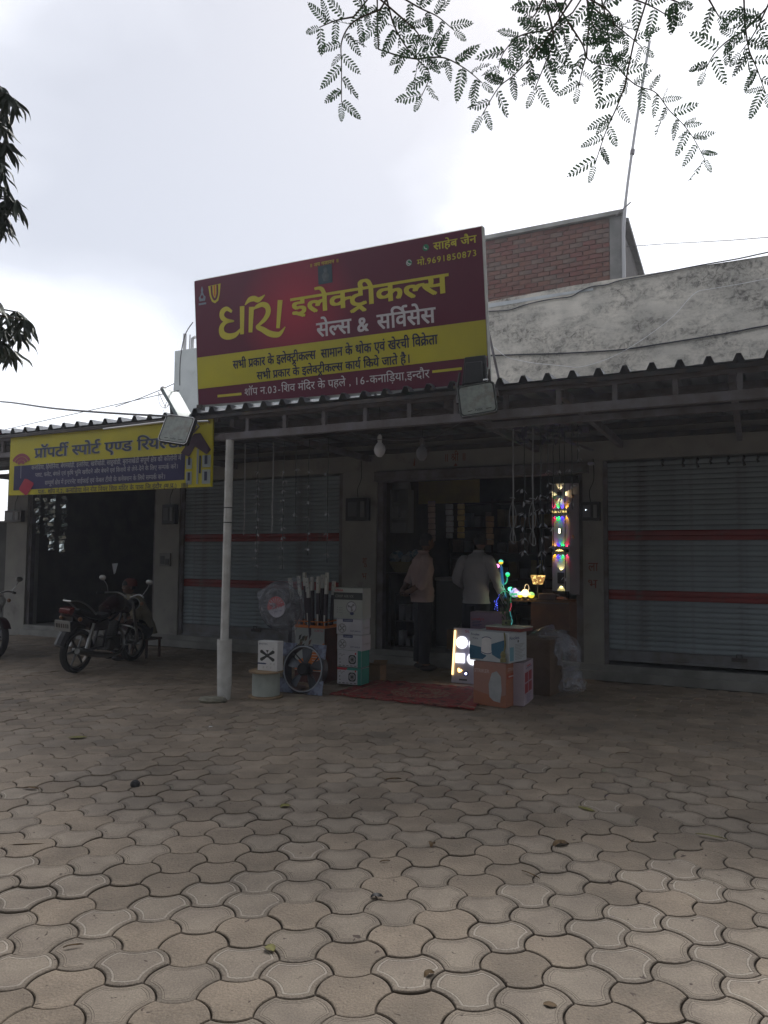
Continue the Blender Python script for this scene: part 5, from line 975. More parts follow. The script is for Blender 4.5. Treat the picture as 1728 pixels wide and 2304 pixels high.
# crumpled decoration under the canopy near the door pillar
t = thing('ceiling_garland', 'crumpled foil garland bunched under the canopy above the lit panel', 'garland', -.05, -2.3, 2.92); rg = random.Random(9)
mb = MB()
for k in range(60):
    c_ = Vector((rg.uniform(-.5, .35), rg.uniform(-.2, .2), rg.gauss(.06, .04))); a = Vector((rg.gauss(0, .04), rg.gauss(0, .02), rg.gauss(0, .03))); b = Vector((rg.gauss(0, .02), rg.gauss(0, .03), rg.gauss(0, .03))); mb.quad(c_, c_+a, c_+a+b, c_+b)
mb.build('foil', mat('purple foil', (.07, .06, .10), .35, .4), t)
# foil strips hanging inside the dark office
m_foil = mat('clear foil strip', (.45, .50, .50), .15, .85, c2=(.06, .08, .08), scale=11, contrast=(.48, .56))
for u_, z0, z1, lb in ((-11.20, 2.75, 2.05, 'short shiny foil strip, leftmost in the dark office doorway'), (-10.95, 2.70, 2.0, 'thin dull foil strip beside the leftmost one in the office doorway'), (-10.78, 2.78, 1.70, 'brightest long foil strip hanging in the office doorway'), (-10.45, 2.78, 1.66, 'wide greenish foil strip, rightmost in the office doorway')):
    t = thing('foil_strip', lb, 'decoration', u_, .02, 0, group='foil strips in the office doorway'); mb = MB(); rg = random.Random(int(u_*99)); z = z1; w_ = .15 if 'wide' in lb or 'brightest' in lb else .10
    while z < z0:
        h_ = rg.uniform(.05, .09); x0 = rg.uniform(-.02, .02); mb.quad((-w_/2+x0, rg.uniform(-.03, .03), z), (w_/2+x0, rg.uniform(-.03, .03), z+.01), (w_/2+x0, rg.uniform(-.05, .05), z+h_), (-w_/2+x0, rg.uniform(-.05, .05), z+h_-.01)); z += h_+.006
    mb.build('foil', m_foil, t)
    mb = MB(); mb.tube([(0, 0, z1), (0, 0, 2.85)], .004, 4); mb.build('thread', M_black, t)
# ------------------------------------------------------------------ cartons and goods
def carton(name, label, cat, u, v, z, rz, w, d, h, m, mf=None, mats=None, group=None, bevel=.004):
    t = thing(name, label, cat, u, v, z, rz, group)
    mb = MB(); mb.box(-w/2, w/2, -d/2, d/2, 0, h, 0, mf); mb.build('carton', mats or m, t, bevel=bevel); t['w'] = 0; del t['w']
    return t
def face(d, side=None, w=None):
    """surface function for prints on the front (-y) or right (+x) side"""
    if side == 'r': return lambda x, z, l=0: (w/2+.0018+l, x, z)
    if side == 't': return lambda x, z, l=0: (x, z, w+.0018+l)
    return lambda x, z, l=0: (x, -d/2-.0018-l, z)
def rectp(t, fn, x0, x1, z0, z1, m, name='printed_panel', lift=0.0): return flatpoly([(x0, z0), (x1, z0), (x1, z1), (x0, z1)], fn, m, t, lift, name)
m_carton = mat('brown cardboard', (.27, .17, .09), .85, c2=(.21, .13, .07), scale=5, bump=.1)
m_cartonw = mat('white carton', (.55, .55, .60), .6, c2=(.48, .48, .53), scale=5)
m_teal = mat('teal carton side', (.02, .27, .22), .55, c2=(.02, .22, .18), scale=5)
m_char = mat('charcoal print', (.03, .035, .035), .5); m_bluep = mat('navy print', (.03, .04, .14), .5); m_redp = mat('red print', (.5, .03, .05), .5)
m_orange = mat('orange print', (.62, .13, .03), .55, c2=(.52, .10, .03), scale=6); m_greyp = mat('mid grey print', (.22, .22, .23), .5)

SU, SV = -2.72, -2.05
# bottom two: white fronts with teal sides
def fanprint(t, fn, cx, cz, r_, dark=m_char, blades=3, ring=True):
    if ring: flatpoly(circ(cx, cz, r_, r_, 20), fn, dark, t, .0004, 'printed_fan'); flatpoly(circ(cx, cz, r_*.82, r_*.82, 20), fn, m_cartonw, t, .0008, 'printed_fan')
    for k in range(blades):
        a = 2*math.pi*k/blades+.4; b = a+.75
        flatpoly([(cx, cz), (cx+r_*.72*math.cos(a), cz+r_*.72*math.sin(a)), (cx+r_*.75*math.cos((a+b)/2), cz+r_*.75*math.sin((a+b)/2)), (cx+r_*.62*math.cos(b), cz+r_*.62*math.sin(b))], fn, dark, t, .0012, 'printed_fan')
    flatpoly(circ(cx, cz, r_*.22, r_*.22, 12), fn, dark, t, .0016, 'printed_fan')
for k, (z, lb) in enumerate(((.03, 'lowest carton of the stack, white front and teal side'), (.245, 'second carton from the floor, white front and teal side'))):
    t = carton('fan_carton', lb, 'carton', SU, SV, z, R(0), .34, .22, .205, None, mf=[1, 1, 0, 1, 0, 1], mats=[m_cartonw, m_teal], group='stacked fan cartons by the door')
    fn = face(.22); W_ = .17
    rectp(t, fn, .12, .17, .0, .205, m_teal); flatpoly([(-.17, .175), (-.04, .175), (-.02, .205), (-.17, .205)], fn, m_redp if k == 0 else m_cartonw, t, .0003, 'printed_panel')
    if k == 0: flatpoly([(-.04, .178), (.12, .178), (.12, .205), (-.02, .205)], fn, m_teal, t, .0003, 'printed_panel')
    flatpoly(rrs := [(.045+x, .095+z_) for x, z_ in [(a*.052, b*.055) for a, b in ((-1, -.6), (-.6, -1), (.6, -1), (1, -.6), (1, .6), (.6, 1), (-.6, 1), (-1, .6))]], fn, m_char, t, .0004, 'printed_fan')
    flatpoly(circ(.045, .095, .042, .042, 18), fn, m_cartonw, t, .0008, 'printed_fan'); flatpoly(circ(.045, .095, .036, .036, 18), fn, m_greyp, t, .0011, 'printed_fan'); flatpoly(circ(.045, .095, .016, .016, 12), fn, m_char, t, .0015, 'printed_fan')
    for a in range(5): rectp(t, fn, -.15+a*.055, -.115+a*.055, .012, .02, m_char, 'printed_mark')
    ribbon(smoothline([(-.15, .14), (-.12, .165), (-.11, .13), (-.08, .155), (-.06, .15)], 4), .003, fn, m_greyp, t, 'lettering'); rectp(t, fn, -.14, -.125, .085, .105, m_greyp, 'printed_mark'); rectp(t, fn, -.14, -.12, .045, .06, m_greyp, 'printed_mark')
    rectp(t, fn, .082, .10, .155, .18, m_redp, 'printed_mark')
for k, (z, lb) in enumerate(((.452, 'middle white carton of the stack with a blue label and fan picture'), (.648, 'fourth white carton from the floor with a blue label and fan picture'))):
    t = carton('fan_carton', lb, 'carton', SU+.005-.012*k, SV, z, R(3 if k else -2), .36, .225, .192, m_cartonw, group='stacked fan cartons by the door'); fn = face(.225)
    rectp(t, fn, -.09, .05, .155, .19, m_bluep); text('Crompton', lambda x, z_, l=0: fn(x, z_, .0006), -.07, .035, .165, .181, m_cartonw, t); fanprint(t, fn, -.10, .075, .058, m_greyp, 4)
    text('SWIFT AIR PLUS', fn, .015, .155, .035, .052, m_bluep, t, bold=.01); text('Crompton', face(.225, 'r', .36), -.08, .08, .07, .10, m_greyp, t)
t = carton('fan_carton', 'top carton of the stack, larger, grey white with a black band and red brand name', 'carton', SU-.03, SV+.01, .843, R(-1), .42, .215, .385, mat('grey white carton', (.42, .44, .42), .6, c2=(.36, .38, .36), scale=4), group='stacked fan cartons by the door'); fn = face(.215)
rectp(t, fn, -.21, .21, .235, .325, m_char); text('USHA', fn, -.19, -.07, .338, .366, m_redp, t, bold=.03); text('CRISP AIR VX', lambda x, z_, l=0: fn(x, z_, .0006), -.185, .08, .263, .295, mat('grey letters', (.35, .36, .34), .5), t)
fanprint(t, fn, .05, .145, .075, m_greyp, 3); flatpoly(circ(.06, .065, .03, .02, 10), fn, m_bluep, t, .002, 'printed_fan')
for a in range(3): rectp(t, fn, -.16, -.145, .13-.03*a, .142-.03*a, m_greyp, 'printed_mark'); rectp(t, fn, -.13, -.08, .13-.03*a, .136-.03*a, m_greyp, 'printed_mark')
t = carton('small_carton', 'small brown cardboard box on the ground right of the carton stack', 'carton', -2.66, -1.52, 0, R(0), .20, .18, .20, m_carton)
mb = MB(); mb.quad((-.1, -.09, .202), (.1, -.09, .202), (.12, -.12, .235), (-.08, -.12, .24)); mb.quad((-.1, .09, .202), (.1, .09, .202), (.1, .13, .25), (-.1, .13, .24)); mb.build('flap', m_carton, t)

# tall carton with tube lights
t = thing('tube_light_carton', 'orange and white carton standing open with tube light boxes sticking out', 'carton', -3.30, -1.98, 0)
m_cside = mat('dark red carton side', (.10, .035, .03), .8, c2=(.07, .03, .025), scale=5)
mb = MB(); mb.box(-.23, .21, -.17, .17, 0, .70, 0, [1, 1, 0, 1, 1, 1]); mb.build('carton', [mat('carton photo print', (.40, .43, .44), .6, c2=(.33, .36, .37), scale=3), m_cside], t, bevel=.004)
fn = face(.34)
flatpoly([(-.23, .26), (-.06, .33), (.21, .52), (.21, .16), (-.23, .16)], fn, m_orange, t, .0004, 'printed_panel'); rectp(t, fn, -.23, .21, .0, .15, m_cside, lift=.0005)
text('SURYA', fn, .06, .19, .655, .68, m_redp, t); 
for a in range(6): rectp(t, fn, .03, .19, .43-.035*a, .436-.035*a, M_white, 'printed_mark', .001)
rg = random.Random(3)
for a in range(9):
    cx, cz = -.21+rg.random()*.2, .42+rg.random()*.12; flatpoly([(cx, cz), (cx+.03, cz+.02), (cx+.05, cz+.08), (cx+.01, cz+.06)], fn, rg.choice([m_char, mat('olive print', (.12, .11, .06), .6), mat('brown print', (.13, .07, .05), .6)]), t, .0012, 'printed_shape')
mb = MB()
for (x0, x1, y0, y1) in ((-.235, .215, -.178, -.17), (-.235, .215, .17, .178), (-.238, -.23, -.17, .17), (.21, .218, -.17, .17)): mb.box(x0, x1, y0, y1, .70, .735); mb.box(x0, x1, y0, y1, .775, .79)
for x in (-.2, -.1, 0, .1, .2): mb.box(x-.006, x+.006, -.178, -.17, .735, .775)
mb.build('rim', m_orange, t)
m_tubew = mat('tube box white end', (.62, .62, .60), .5); m_tubed = mat('tube box dark print', (.045, .035, .05), .5)
for k in range(12):
    tt = thing('tube_light_box', ['slim tube light box leaning furthest left in the open carton', 'slim tube light box standing tallest at the left of the bundle', 'tube light box at the front left of the bundle', 'tube light box behind the front left one', 'tube light box in the middle row of the bundle', 'tube light box at the back middle of the bundle', 'tube light box with reddish print at the middle of the bundle', 'tube light box standing tallest right of the middle', 'front tube light box with white end right of the middle', 'rightmost tube light box of the bundle', 'tube light box half hidden behind the rightmost one', 'shorter dark tube light box in the middle of the bundle'][k], 'tube light box', -3.30+[-.17, -.13, -.10, -.06, -.03, .0, .04, .09, .09, .15, .13, .02][k], -1.98+[-.08, .05, -.10, .02, -.1, .08, -.06, .04, -.11, -.10, .06, -.12][k], .05, group='tube light boxes in the open carton')
    L = [1.30, 1.36, 1.32, 1.30, 1.29, 1.33, 1.31, 1.36, 1.28, 1.27, 1.25, 1.22][k]; tt.rotation_euler = (R([2, 0, 3, -1, 2, -2, 1, 0, 2, 1, -1, 3][k]), R([-9, -5, -4, -3, -2, 0, 1, 1, 0, 3, 3, -3][k]), -PHI+R(k*7 % 20-10))
    mb = MB(); mb.box(-.019, .019, -.019, .019, 0, L-.18); mb.build('sleeve', m_tubed if k % 4 else m_tubed, tt, bevel=.002)
    mb = MB(); mb.box(-.020, .020, -.020, .020, L-(.18 if k not in (0, 2) else .30), L); mb.build('end_cap', m_tubew, tt, bevel=.002)
    f_ = lambda x, z_, l=0: (x, -.0215, z_)
    text('LED', f_, -.008, .012, L-.06, L-.045, m_char, tt)
    if k in (0, 4, 8, 9): mb = MB(); mb.box(-.012, .012, -.0225, -.0195, .45, L-.45 if k else L-.32); mb.build('window', m_tubew, tt)

# pedestal fan in plastic wrap
PF = thing('pedestal_fan', 'pedestal fan wrapped in clear plastic with a round red and white badge', 'fan', -3.30, -2.62, 0)
mb = MB(); mb.lathe([(0, .0), (.2, .0), (.21, .02), (.05, .05), (.03, .08), (.026, .5), (.022, .78), (.03, .80), (0, .82)], seg=20); mb.build('stand', mat('dark grey stand', (.05, .05, .06), .4), PF, smooth=True)
hc = (-.11, -.06, 1.00)
mb = MB(); mb.tube([(0, 0, .78), (-.05, .02, .86), (-.1, .03, .98)], .04, 8); mb.lathe([(0, .0), (.06, .0), (.075, .05), (.07, .14), (.03, .18), (0, .18)], (hc[0], hc[1]+.02, hc[2]), 16, axis='y'); mb.build('motor', M_black, PF, smooth=True)
mb = MB(); RG = .30
for k in range(80):
    a = 2*math.pi*k/80; c_, s_ = math.cos(a), math.sin(a)
    mb.tube([(hc[0]+c_*.07, hc[1]-.09, hc[2]+s_*.07), (hc[0]+c_*.2, hc[1]-.085, hc[2]+s_*.2), (hc[0]+c_*.28, hc[1]-.05, hc[2]+s_*.28), (hc[0]+c_*RG, hc[1], hc[2]+s_*RG), (hc[0]+c_*.24, hc[1]+.05, hc[2]+s_*.24), (hc[0]+c_*.08, hc[1]+.06, hc[2]+s_*.08)], .0042, 4, caps=False)
for r_, y_ in ((RG, 0), (.2, -.087), (.12, -.09)): mb.tube([(hc[0]+r_*math.cos(2*math.pi*k/32), hc[1]+y_, hc[2]+r_*math.sin(2*math.pi*k/32)) for k in range(33)], .006 if y_ == 0 else .003, 5, caps=False)
mb.build('guard', mat('fan guard wire', (.07, .07, .08), .45, .3), PF)
for k in range(3):
    mb = MB(); a = 2*math.pi*k/3
    P_ = [(.05, -.3), (.12, -.5), (.22, -.42), (.26, 0), (.22, .35), (.12, .3), (.05, .25)]
    pts = [(hc[0]+r_*math.cos(a+q), hc[1]-.03+.03*q, hc[2]+r_*math.sin(a+q)) for r_, q in P_]; mb.v = pts; mb.f = [tuple(range(len(pts)))]; mb.m = [0]; mb.build('blade', mat('dark fan blade', (.06, .055, .06), .35), PF)
mb = MB(); mb.lathe([(0, -.012), (.125, -.01), (.13, 0), (.125, .006)], (hc[0]+.02, hc[1]-.105, hc[2]+.0), 28, axis='y'); bd = mb.build('badge', mat('badge white', (.50, .48, .56), .4), PF)
bf = lambda x, z, l=0: (hc[0]+.02+x, hc[1]-.1195-l, hc[2]+z)
flatpoly([(.128*math.cos(R(a)), .128*math.sin(R(a))) for a in range(12, 200, 8)]+[(-.12, -.045)], bf, mat('badge red', (.50, .05, .05), .4), PF, 0, 'printed_panel')
for a in range(7): an = R(35+a*20); flatpoly([(.02*math.cos(an), .02+.02*math.sin(an)), (.112*math.cos(an-.055), .112*math.sin(an-.055)), (.112*math.cos(an+.055), .112*math.sin(an+.055))], bf, mat('badge white', (.5, .5, .5)), PF, .0008, 'printed_shape')
text('RaVi', lambda x, z, l=0: bf(x, z+.22*x, .0016), -.085, .085, -.015, .04, m_redp, PF, bold=.03); text('ELECTRIC', lambda x, z, l=0: bf(x, z+.18*x, .0016), -.02, .10, -.062, -.045, m_bluep, PF)
# loose clear plastic bag over the head
m_film = bpy.data.materials.new('clear plastic film'); m_film.use_nodes = True; _t = m_film.node_tree; _b = _t.nodes['Principled BSDF']; _o = _t.nodes['Material Output']
_b.inputs['Base Color'].default_value = (.55, .58, .68, 1); _b.inputs['Roughness'].default_value = .22
_tr = _t.nodes.new('ShaderNodeBsdfTransparent'); _mx = _t.nodes.new('ShaderNodeMixShader'); _nz = _t.nodes.new('ShaderNodeTexNoise'); _nz.inputs['Scale'].default_value = 9; _nz.inputs['Detail'].default_value = 5; _nz.inputs['Distortion'].default_value = 1.5
_mr = _t.nodes.new('ShaderNodeMapRange'); _mr.inputs[1].default_value = .42; _mr.inputs[2].default_value = .72; _mr.inputs[3].default_value = .12; _mr.inputs[4].default_value = .46; _bp = _t.nodes.new('ShaderNodeBump'); _bp.inputs['Strength'].default_value = .6; _bp.inputs['Distance'].default_value = .02
_co = _t.nodes.new('ShaderNodeTexCoord'); _t.links.new(_co.outputs['Object'], _nz.inputs['Vector']); _t.links.new(_nz.outputs['Fac'], _mr.inputs[0]); _t.links.new(_mr.outputs[0], _mx.inputs[0]); _t.links.new(_nz.outputs['Fac'], _bp.inputs['Height']); _t.links.new(_bp.outputs[0], _b.inputs['Normal'])
_t.links.new(_tr.outputs[0], _mx.inputs[1]); _t.links.new(_b.outputs[0], _mx.inputs[2]); _t.links.new(_mx.outputs[0], _o.inputs[0])
def blob(outline, y0, y1, seed, amp=.02, n=10):
    """crumpled bag: outline in x,z pulled between two depths"""
    mb = MB(); cx = sum(p[0] for p in outline)/len(outline); cz = sum(p[1] for p in outline)/len(outline); m = len(outline)
    for side, yy in ((0, y0), (1, y1)):
        base = len(mb.v)
        for j in range(n+1):
            t = j/n; k_ = 1-(1-t)**2 if False else t
            for i, (x, z) in enumerate(outline):
                q = Vector((x*5, z*5, seed+j*.6)); w = amp*mnoise.noise(q*1.3)
                yv = (y0+y1)/2+((yy-(y0+y1)/2))*math.sqrt(max(0, 1-t**2.6))+w
                mb.v.append((cx+(x-cx)*t+w, yv, cz+(z-cz)*t+w*.6))
        for j in range(n):
            for i in range(m): a = base+j*m; mb.f.append((a+i, a+(i+1) % m, a+m+(i+1) % m, a+m+i)); mb.m.append(0)
    return mb
ol = [(-.47, 1.17), (-.30, 1.27), (-.12, 1.345), (.02, 1.33), (.10, 1.36), (.17, 1.22), (.205, 1.05), (.19, .88), (.10, .73), (-.02, .66), (-.15, .665), (-.30, .76), (-.41, .92), (-.44, 1.05)]
ol = [(x, y) for x, y in smoothline(ol+[ol[0]], 3)][:-1]
blob(ol, -.20, .16, 3, .03).build('plastic_wrap', m_film, PF, smooth=True)

# exhaust fan
EF = thing('exhaust_fan', 'square dark exhaust fan with round opening, corners wrapped in blue plastic', 'fan', -2.97, -2.86, 0.01); EF.rotation_euler = (R(-9), R(0), -PHI)
m_ef = mat('exhaust fan metal', (.05, .055, .07), .4, .4)
mb = MB(); s = .275; RO = .262; n_ = 48; sq = []
for k in range(n_):
    a = 2*math.pi*k/n_; c_, s_ = math.cos(a), math.sin(a); q = min(s/max(abs(c_), 1e-6), s/max(abs(s_), 1e-6)); q = min(q, .345); sq.append(((c_*q, s_*q), (c_*RO, s_*RO)))
for y_ in (-.02, .02):
    for k in range(n_): a, b = sq[k], sq[(k+1) % n_]; mb.quad((a[0][0], y_, .28+a[0][1]), (b[0][0], y_, .28+b[0][1]), (b[1][0], y_, .28+b[1][1]), (a[1][0], y_, .28+a[1][1]))
for k in range(n_):
    a, b = sq[k], sq[(k+1) % n_]
    for e in (0, 1): mb.quad((a[e][0], -.02, .28+a[e][1]), (b[e][0], -.02, .28+b[e][1]), (b[e][0], .02+.1*e, .28+b[e][1]), (a[e][0], .02+.1*e, .28+a[e][1]))
mb.build('frame', m_ef, EF)
mb = MB(); mb.lathe([(0, -.05), (.06, -.05), (.075, -.03), (.075, .09), (0, .1)], (0, 0, .28), 20, axis='y'); mb.build('motor', M_black, EF, smooth=True)
for k in range(5):
    a = 2*math.pi*k/5+.3; mb = MB(); L_ = [(.07, -.25), (.15, -.34), (.245, -.28), (.25, .05), (.235, .25), (.14, .28), (.07, .25)]; mb.v = [(r_*math.cos(a+q), .03-.07*q, .28+r_*math.sin(a+q)) for r_, q in L_]; mb.f = [tuple(range(len(L_)))]; mb.m = [0]; mb.build('blade', mat('fan blade metal', (.10, .11, .13), .35, .6), EF)
mb = MB()
for k in range(4): a = R(45+90*k); mb.tube([(.06*math.cos(a), .1, .28+.06*math.sin(a)), (.30*math.cos(a), .03, .28+.30*math.sin(a))], .009, 5)
mb.build('stay', m_ef, EF)
mb = MB(); mb.tube([(RO*math.cos(2*math.pi*k/40), -.024, .28+RO*math.sin(2*math.pi*k/40)) for k in range(41)], .008, 6, caps=False); mb.build('rim', mat('pale wrap edge', (.28, .31, .36), .3), EF, smooth=True)
m_wrapb = mat('bluish plastic wrap', (.18, .21, .30), .25, c2=(.09, .10, .16), scale=18, contrast=(.42, .6), bump=.4, bscale=20)
for sx in (-1, 1):
    for sz in (-1, 1):
        mb = MB(); P_ = [(sx*.30, sz*.29), (sx*.30, sz*.12), (sx*.24, sz*.14), (sx*.19, sz*.20), (sx*.13, sz*.25), (sx*.10, sz*.29)]
        if sx*sz < 0: P_ = P_[::-1]
        mb.prism([(x, .285+z) for x, z in P_], -.03, -.022); mb.build('wrap_corner', m_wrapb, EF, bevel=.002)

# cable spool with a fan carton on top
SP = thing('cable_spool', 'wooden spool wound with pale green white cable standing on the paving', 'cable spool', -3.235, -3.20, 0)
m_wood = mat('raw wood flange', (.36, .26, .16), .8, c2=(.28, .2, .13), scale=12)
for z_ in (0.0, .285): mb = MB(); mb.lathe([(0, z_), (.195, z_), (.2, z_+.005), (.2, z_+.018), (.195, z_+.022), (0, z_+.022)], seg=28); mb.build('flange', m_wood, SP, smooth=True)
mb = MB(); prof = []
for k in range(22): z_ = .024+.0118*k; prof += [(.150, z_), (.158, z_+.003), (.160, z_+.006), (.158, z_+.009)]
prof.append((.15, .284)); mb.lathe(prof, seg=32); mb.build('cable_winding', mat('pale cable', (.56, .60, .57), .5, c2=(.46, .50, .47), scale=10), SP, smooth=False)
t = carton('ceiling_fan_box', 'white upright box with a black ceiling fan picture standing on the spool', 'box', -3.18, -3.20, .308, R(0), .27, .12, .335, M_white); fn = face(.12)
text('SEVVON', fn, -.085, .0, .295, .31, m_bluep, t); flatpoly([(-.115, .315), (-.105, .30), (-.09, .318), (-.10, .295), (-.112, .295)], fn, m_bluep, t, 0, 'printed_shape')
for a in (38, 142, 218, 322):
    c_, s_ = math.cos(R(a)), math.sin(R(a)); n1_, n2_ = -s_, c_; q = [(.02, -.012), (.11, -.02), (.125, .0), (.11, .022), (.02, .012)]
    flatpoly([(r_*c_*1.0+w_*n1_, .172+r_*s_*.72+w_*n2_) for r_, w_ in q], fn, m_char, t, .0005, 'printed_fan')
flatpoly(circ(0, .172, .03, .02, 14), fn, m_char, t, .001, 'printed_fan'); rectp(t, fn, -.004, .004, .18, .235, m_char, 'printed_fan', .001); flatpoly([(-.02, .235), (.02, .235), (.008, .215), (-.008, .215)], fn, m_char, t, .0012, 'printed_fan')
flatpoly([(-.135, .072), (-.02, .072), (-.012, .080), (-.02, .088), (-.135, .088)], fn, m_bluep, t, 0, 'printed_panel')
for x, z_ in ((-.05, .04), (0, .04), (.05, .04), (.05, .08), (.095, .08), (.085, .255)): ribbon(circ(x, z_, .009, .009, 10), .0014, fn, m_greyp, t, 'printed_mark')

# rug
m_rug = mat('red patterned rug', (.26, .03, .03), .95, c2=(.20, .07, .05), scale=20, contrast=(.5, .56), bump=.6, bscale=90, dirt=((.06, .015, .015), 9, .52, .6))
m_rug2 = mat('beige rug medallion', (.26, .17, .12), .95, c2=(.25, .035, .03), scale=34, contrast=(.47, .53), bump=.6, bscale=90)
RGt = thing('rug', 'red patterned rug with a beige medallion lying before the shop door', 'rug', -1.72, -2.14, 0)
mb = MB(); nx, ny = 40, 30; cor = [Vector((-.93, -.60)), Vector((.86, -.64)), Vector((.62, .62)), Vector((-.90, .52))]
for j in range(ny+1):
    for i in range(nx+1):
        a, b = i/nx, j/ny; p = (cor[0]*(1-a)+cor[1]*a)*(1-b)+(cor[3]*(1-a)+cor[2]*a)*b
        e = min(a, 1-a, b, 1-b); z = .012+.02*max(0, mnoise.noise(Vector((a*6, b*4, 1))))+.02*math.exp(-e*30)*max(0, mnoise.noise(Vector((a*14, b*9, 4)))+.3)
        mb.v.append((p.x+.012*mnoise.noise(Vector((a*9, b*9, 7))), p.y+.02*mnoise.noise(Vector((a*8, b*8, 3))), z))
for j in range(ny):
    for i in range(nx): a = j*(nx+1)+i; mb.f.append((a, a+1, a+nx+2, a+nx+1)); d_ = math.hypot((i/nx-.52)*1.6, (j/ny-.5)*1.3); mb.m.append(1 if (d_ < .36 and d_ > .15) or min(i, nx-1-i) in (3,) or min(j, ny-1-j) in (2,) or d_ < .06 else 0)
o = mb.build('pile', [m_rug, m_rug2], RGt, smooth=True); so = o.modifiers.new('thickness', 'SOLIDIFY'); so.thickness = .012; so.offset = -1
mb = MB()
for k in range(60): x = -.93+1.79*k/59; y = -.60-.04*k/59; mb.tube([(x, y, .012), (x+.004, y-.025, .004)], .003, 3)
mb.build('fringe', mat('rug fringe', (.3, .06, .05), .9), RGt)

# LED demo board
LB = thing('led_demo_board', 'white demo board with lit round and square panel lights leaning by the cartons', 'display board', -1.44, -1.27, 0.01); LB.rotation_euler = (R(-7), 0, -PHI)
mb = MB(); mb.box(-.26, .30, -.012, .012, 0, .70); mb.build('board', mat('white board', (.55, .53, .62), .5), LB, bevel=.004)
fn = lambda x, z, l=0: (x, -.0135-l, z)
e_w = emis('cool white panel light', (.93, .95, 1), 1.5, (.9, .9, .9)); e_warm = emis('warm strip light', (1.0, .62, .22), 3.2); e_blue = emis('blue spot', (.12, .10, 1), 5); e_wblue = emis('white blue spot', (.6, .65, 1), 8)
def lamp_disc(x, z, r_, m, name='panel_light', sq=False):
    mb = MB(); 
    if sq: mb.box(x-r_, x+r_, -.028, -.0135, z-r_, z+r_)
    else: mb.lathe([(0, -.030), (r_*.92, -.030), (r_, -.026), (r_, -.0135)], (x, 0, z), 28, axis='y')
    return mb.build(name, m, LB)
lamp_disc(-.135, .515, .078, e_w); lamp_disc(.04, .50, .078, e_w); lamp_disc(-.15, .315, .060, e_w, sq=True); lamp_disc(.025, .315, .078, e_w)
mb = MB(); mb.tube([(-.245, -.022, .10), (-.235, -.022, .665)], .011, 6); mb.build('light_strip', e_warm, LB)
text('SURYA', fn, -.10, .13, .645, .675, m_redp, LB)
for x, z, m_, r_ in ((-.155, .155, emis('amber spot', (1, .55, .15), 6), .020), (-.165, .175, emis('amber spot', (1, .55, .15), 6), .012), (-.13, .16, emis('amber spot', (1, .55, .15), 6), .012), (-.065, .125, e_wblue, .012)):
    mb = MB(); mb.lathe([(0, -.022), (r_*.8, -.021), (r_, -.0135)], (x, 0, z), 14, axis='y'); mb.build('spot_light', m_, LB)
mb = MB(); mb.tube([(-.065+.028*math.cos(a/16*2*math.pi), -.016, .125+.028*math.sin(a/16*2*math.pi)) for a in range(17)], .006, 5, caps=False); mb.build('spot_ring', m_bluep, LB)
for k in range(4): mb = MB(); mb.lathe([(0, -.018), (.011, -.017), (.013, -.0135)], (-.14+.027*k, 0, .045), 10, axis='y'); mb.build('switch', M_black, LB)
def pt(name, p, energy, col, parent=None, r_=.03):
    l = bpy.data.lights.new(name, 'POINT'); l.energy = energy; l.color = col; l.shadow_soft_size = r_; o = bpy.data.objects.new(name, l); COL.objects.link(o); o.location = p
    if parent: o.parent = parent
    return o
pt('board_glow', (.13, -.07, .46), .35, (.22, .16, 1), LB)

# cartons right of the rug
m_strk = mat('orange pink carton', (.36, .18, .14), .65, c2=(.29, .17, .15), scale=3.5)
t = carton('cooler_carton', 'orange carton with white appliance picture at the bottom of the pile', 'carton', -.765, -2.315, 0, R(-10), .40, .30, .475, None, mf=[0, 0, 0, 0, 0, 1], mats=[m_strk, mat('dull orange side', (.36, .13, .06), .6, c2=(.28, .11, .06), scale=5)]); fn = face(.30); fr = face(.30, 'r', .40)
text('STRIKER', fn, -.19, .0, .355, .392, mat('pale print', (.55, .42, .38), .6), t, bold=.02); flatpoly([(-.0, .10), (.05, .06), (.13, .05), (.15, .18), (.14, .33), (.09, .385), (.03, .36), (-.01, .24)], fn, mat('pale blue appliance print', (.40, .42, .44), .6, c2=(.32, .34, .36), scale=8), t, .0005, 'printed_shape')
flatpoly([(-.2, 0), (.2, 0), (.2, .14), (.1, .10), (-.2, .16)], fn, mat('dull orange side', (.36, .13, .06)), t, .0003, 'printed_panel'); text('2', fn, .105, .125, .03, .07, m_char, t, bold=.03)
rectp(t, fr, -.13, .13, .30, .36, mat('dark orange print', (.36, .07, .03), .6)); text('STRIKER', lambda x, z, l=0: fr(x, z, .0005), -.11, .11, .385, .42, mat('pale print', (.5, .4, .36)), t); rectp(t, fr, -.09, .09, .32, .335, mat('pale print', (.5, .4, .36)), 'lettering', .001)
m_pinkw = mat('pink white carton', (.44, .36, .42), .6, c2=(.38, .31, .37), scale=4)
t = carton('appliance_carton', 'white pink carton with four red squares on its side, behind the orange one', 'carton', -.64, -2.08, 0, R(4), .36, .50, .465, m_pinkw); fr = face(.5, 'r', .36)
for a, b in ((-.20, .25), (0, .25), (-.20, .13), (0, .13)):
    rectp(t, fr, a-.02, a+.15, b, b+.105, mat('dull red print', (.30, .03, .04), .6))
for k in range(7): rectp(t, fr, -.14+.02*(k % 2), .12-.03*(k % 3), .105-.014*k, .109-.014*k, m_bluep, 'lettering')
rectp(t, fr, -.16, .14, .395, .402, m_bluep, 'lettering'); rectp(t, fr, -.1, .1, .41, .425, m_redp, 'lettering')
m_fw = mat('heater carton white', (.52, .56, .60), .55, c2=(.46, .50, .54), scale=4); m_fb = mat('heater carton blue', (.02, .10, .19), .55, c2=(.03, .14, .24), scale=5)
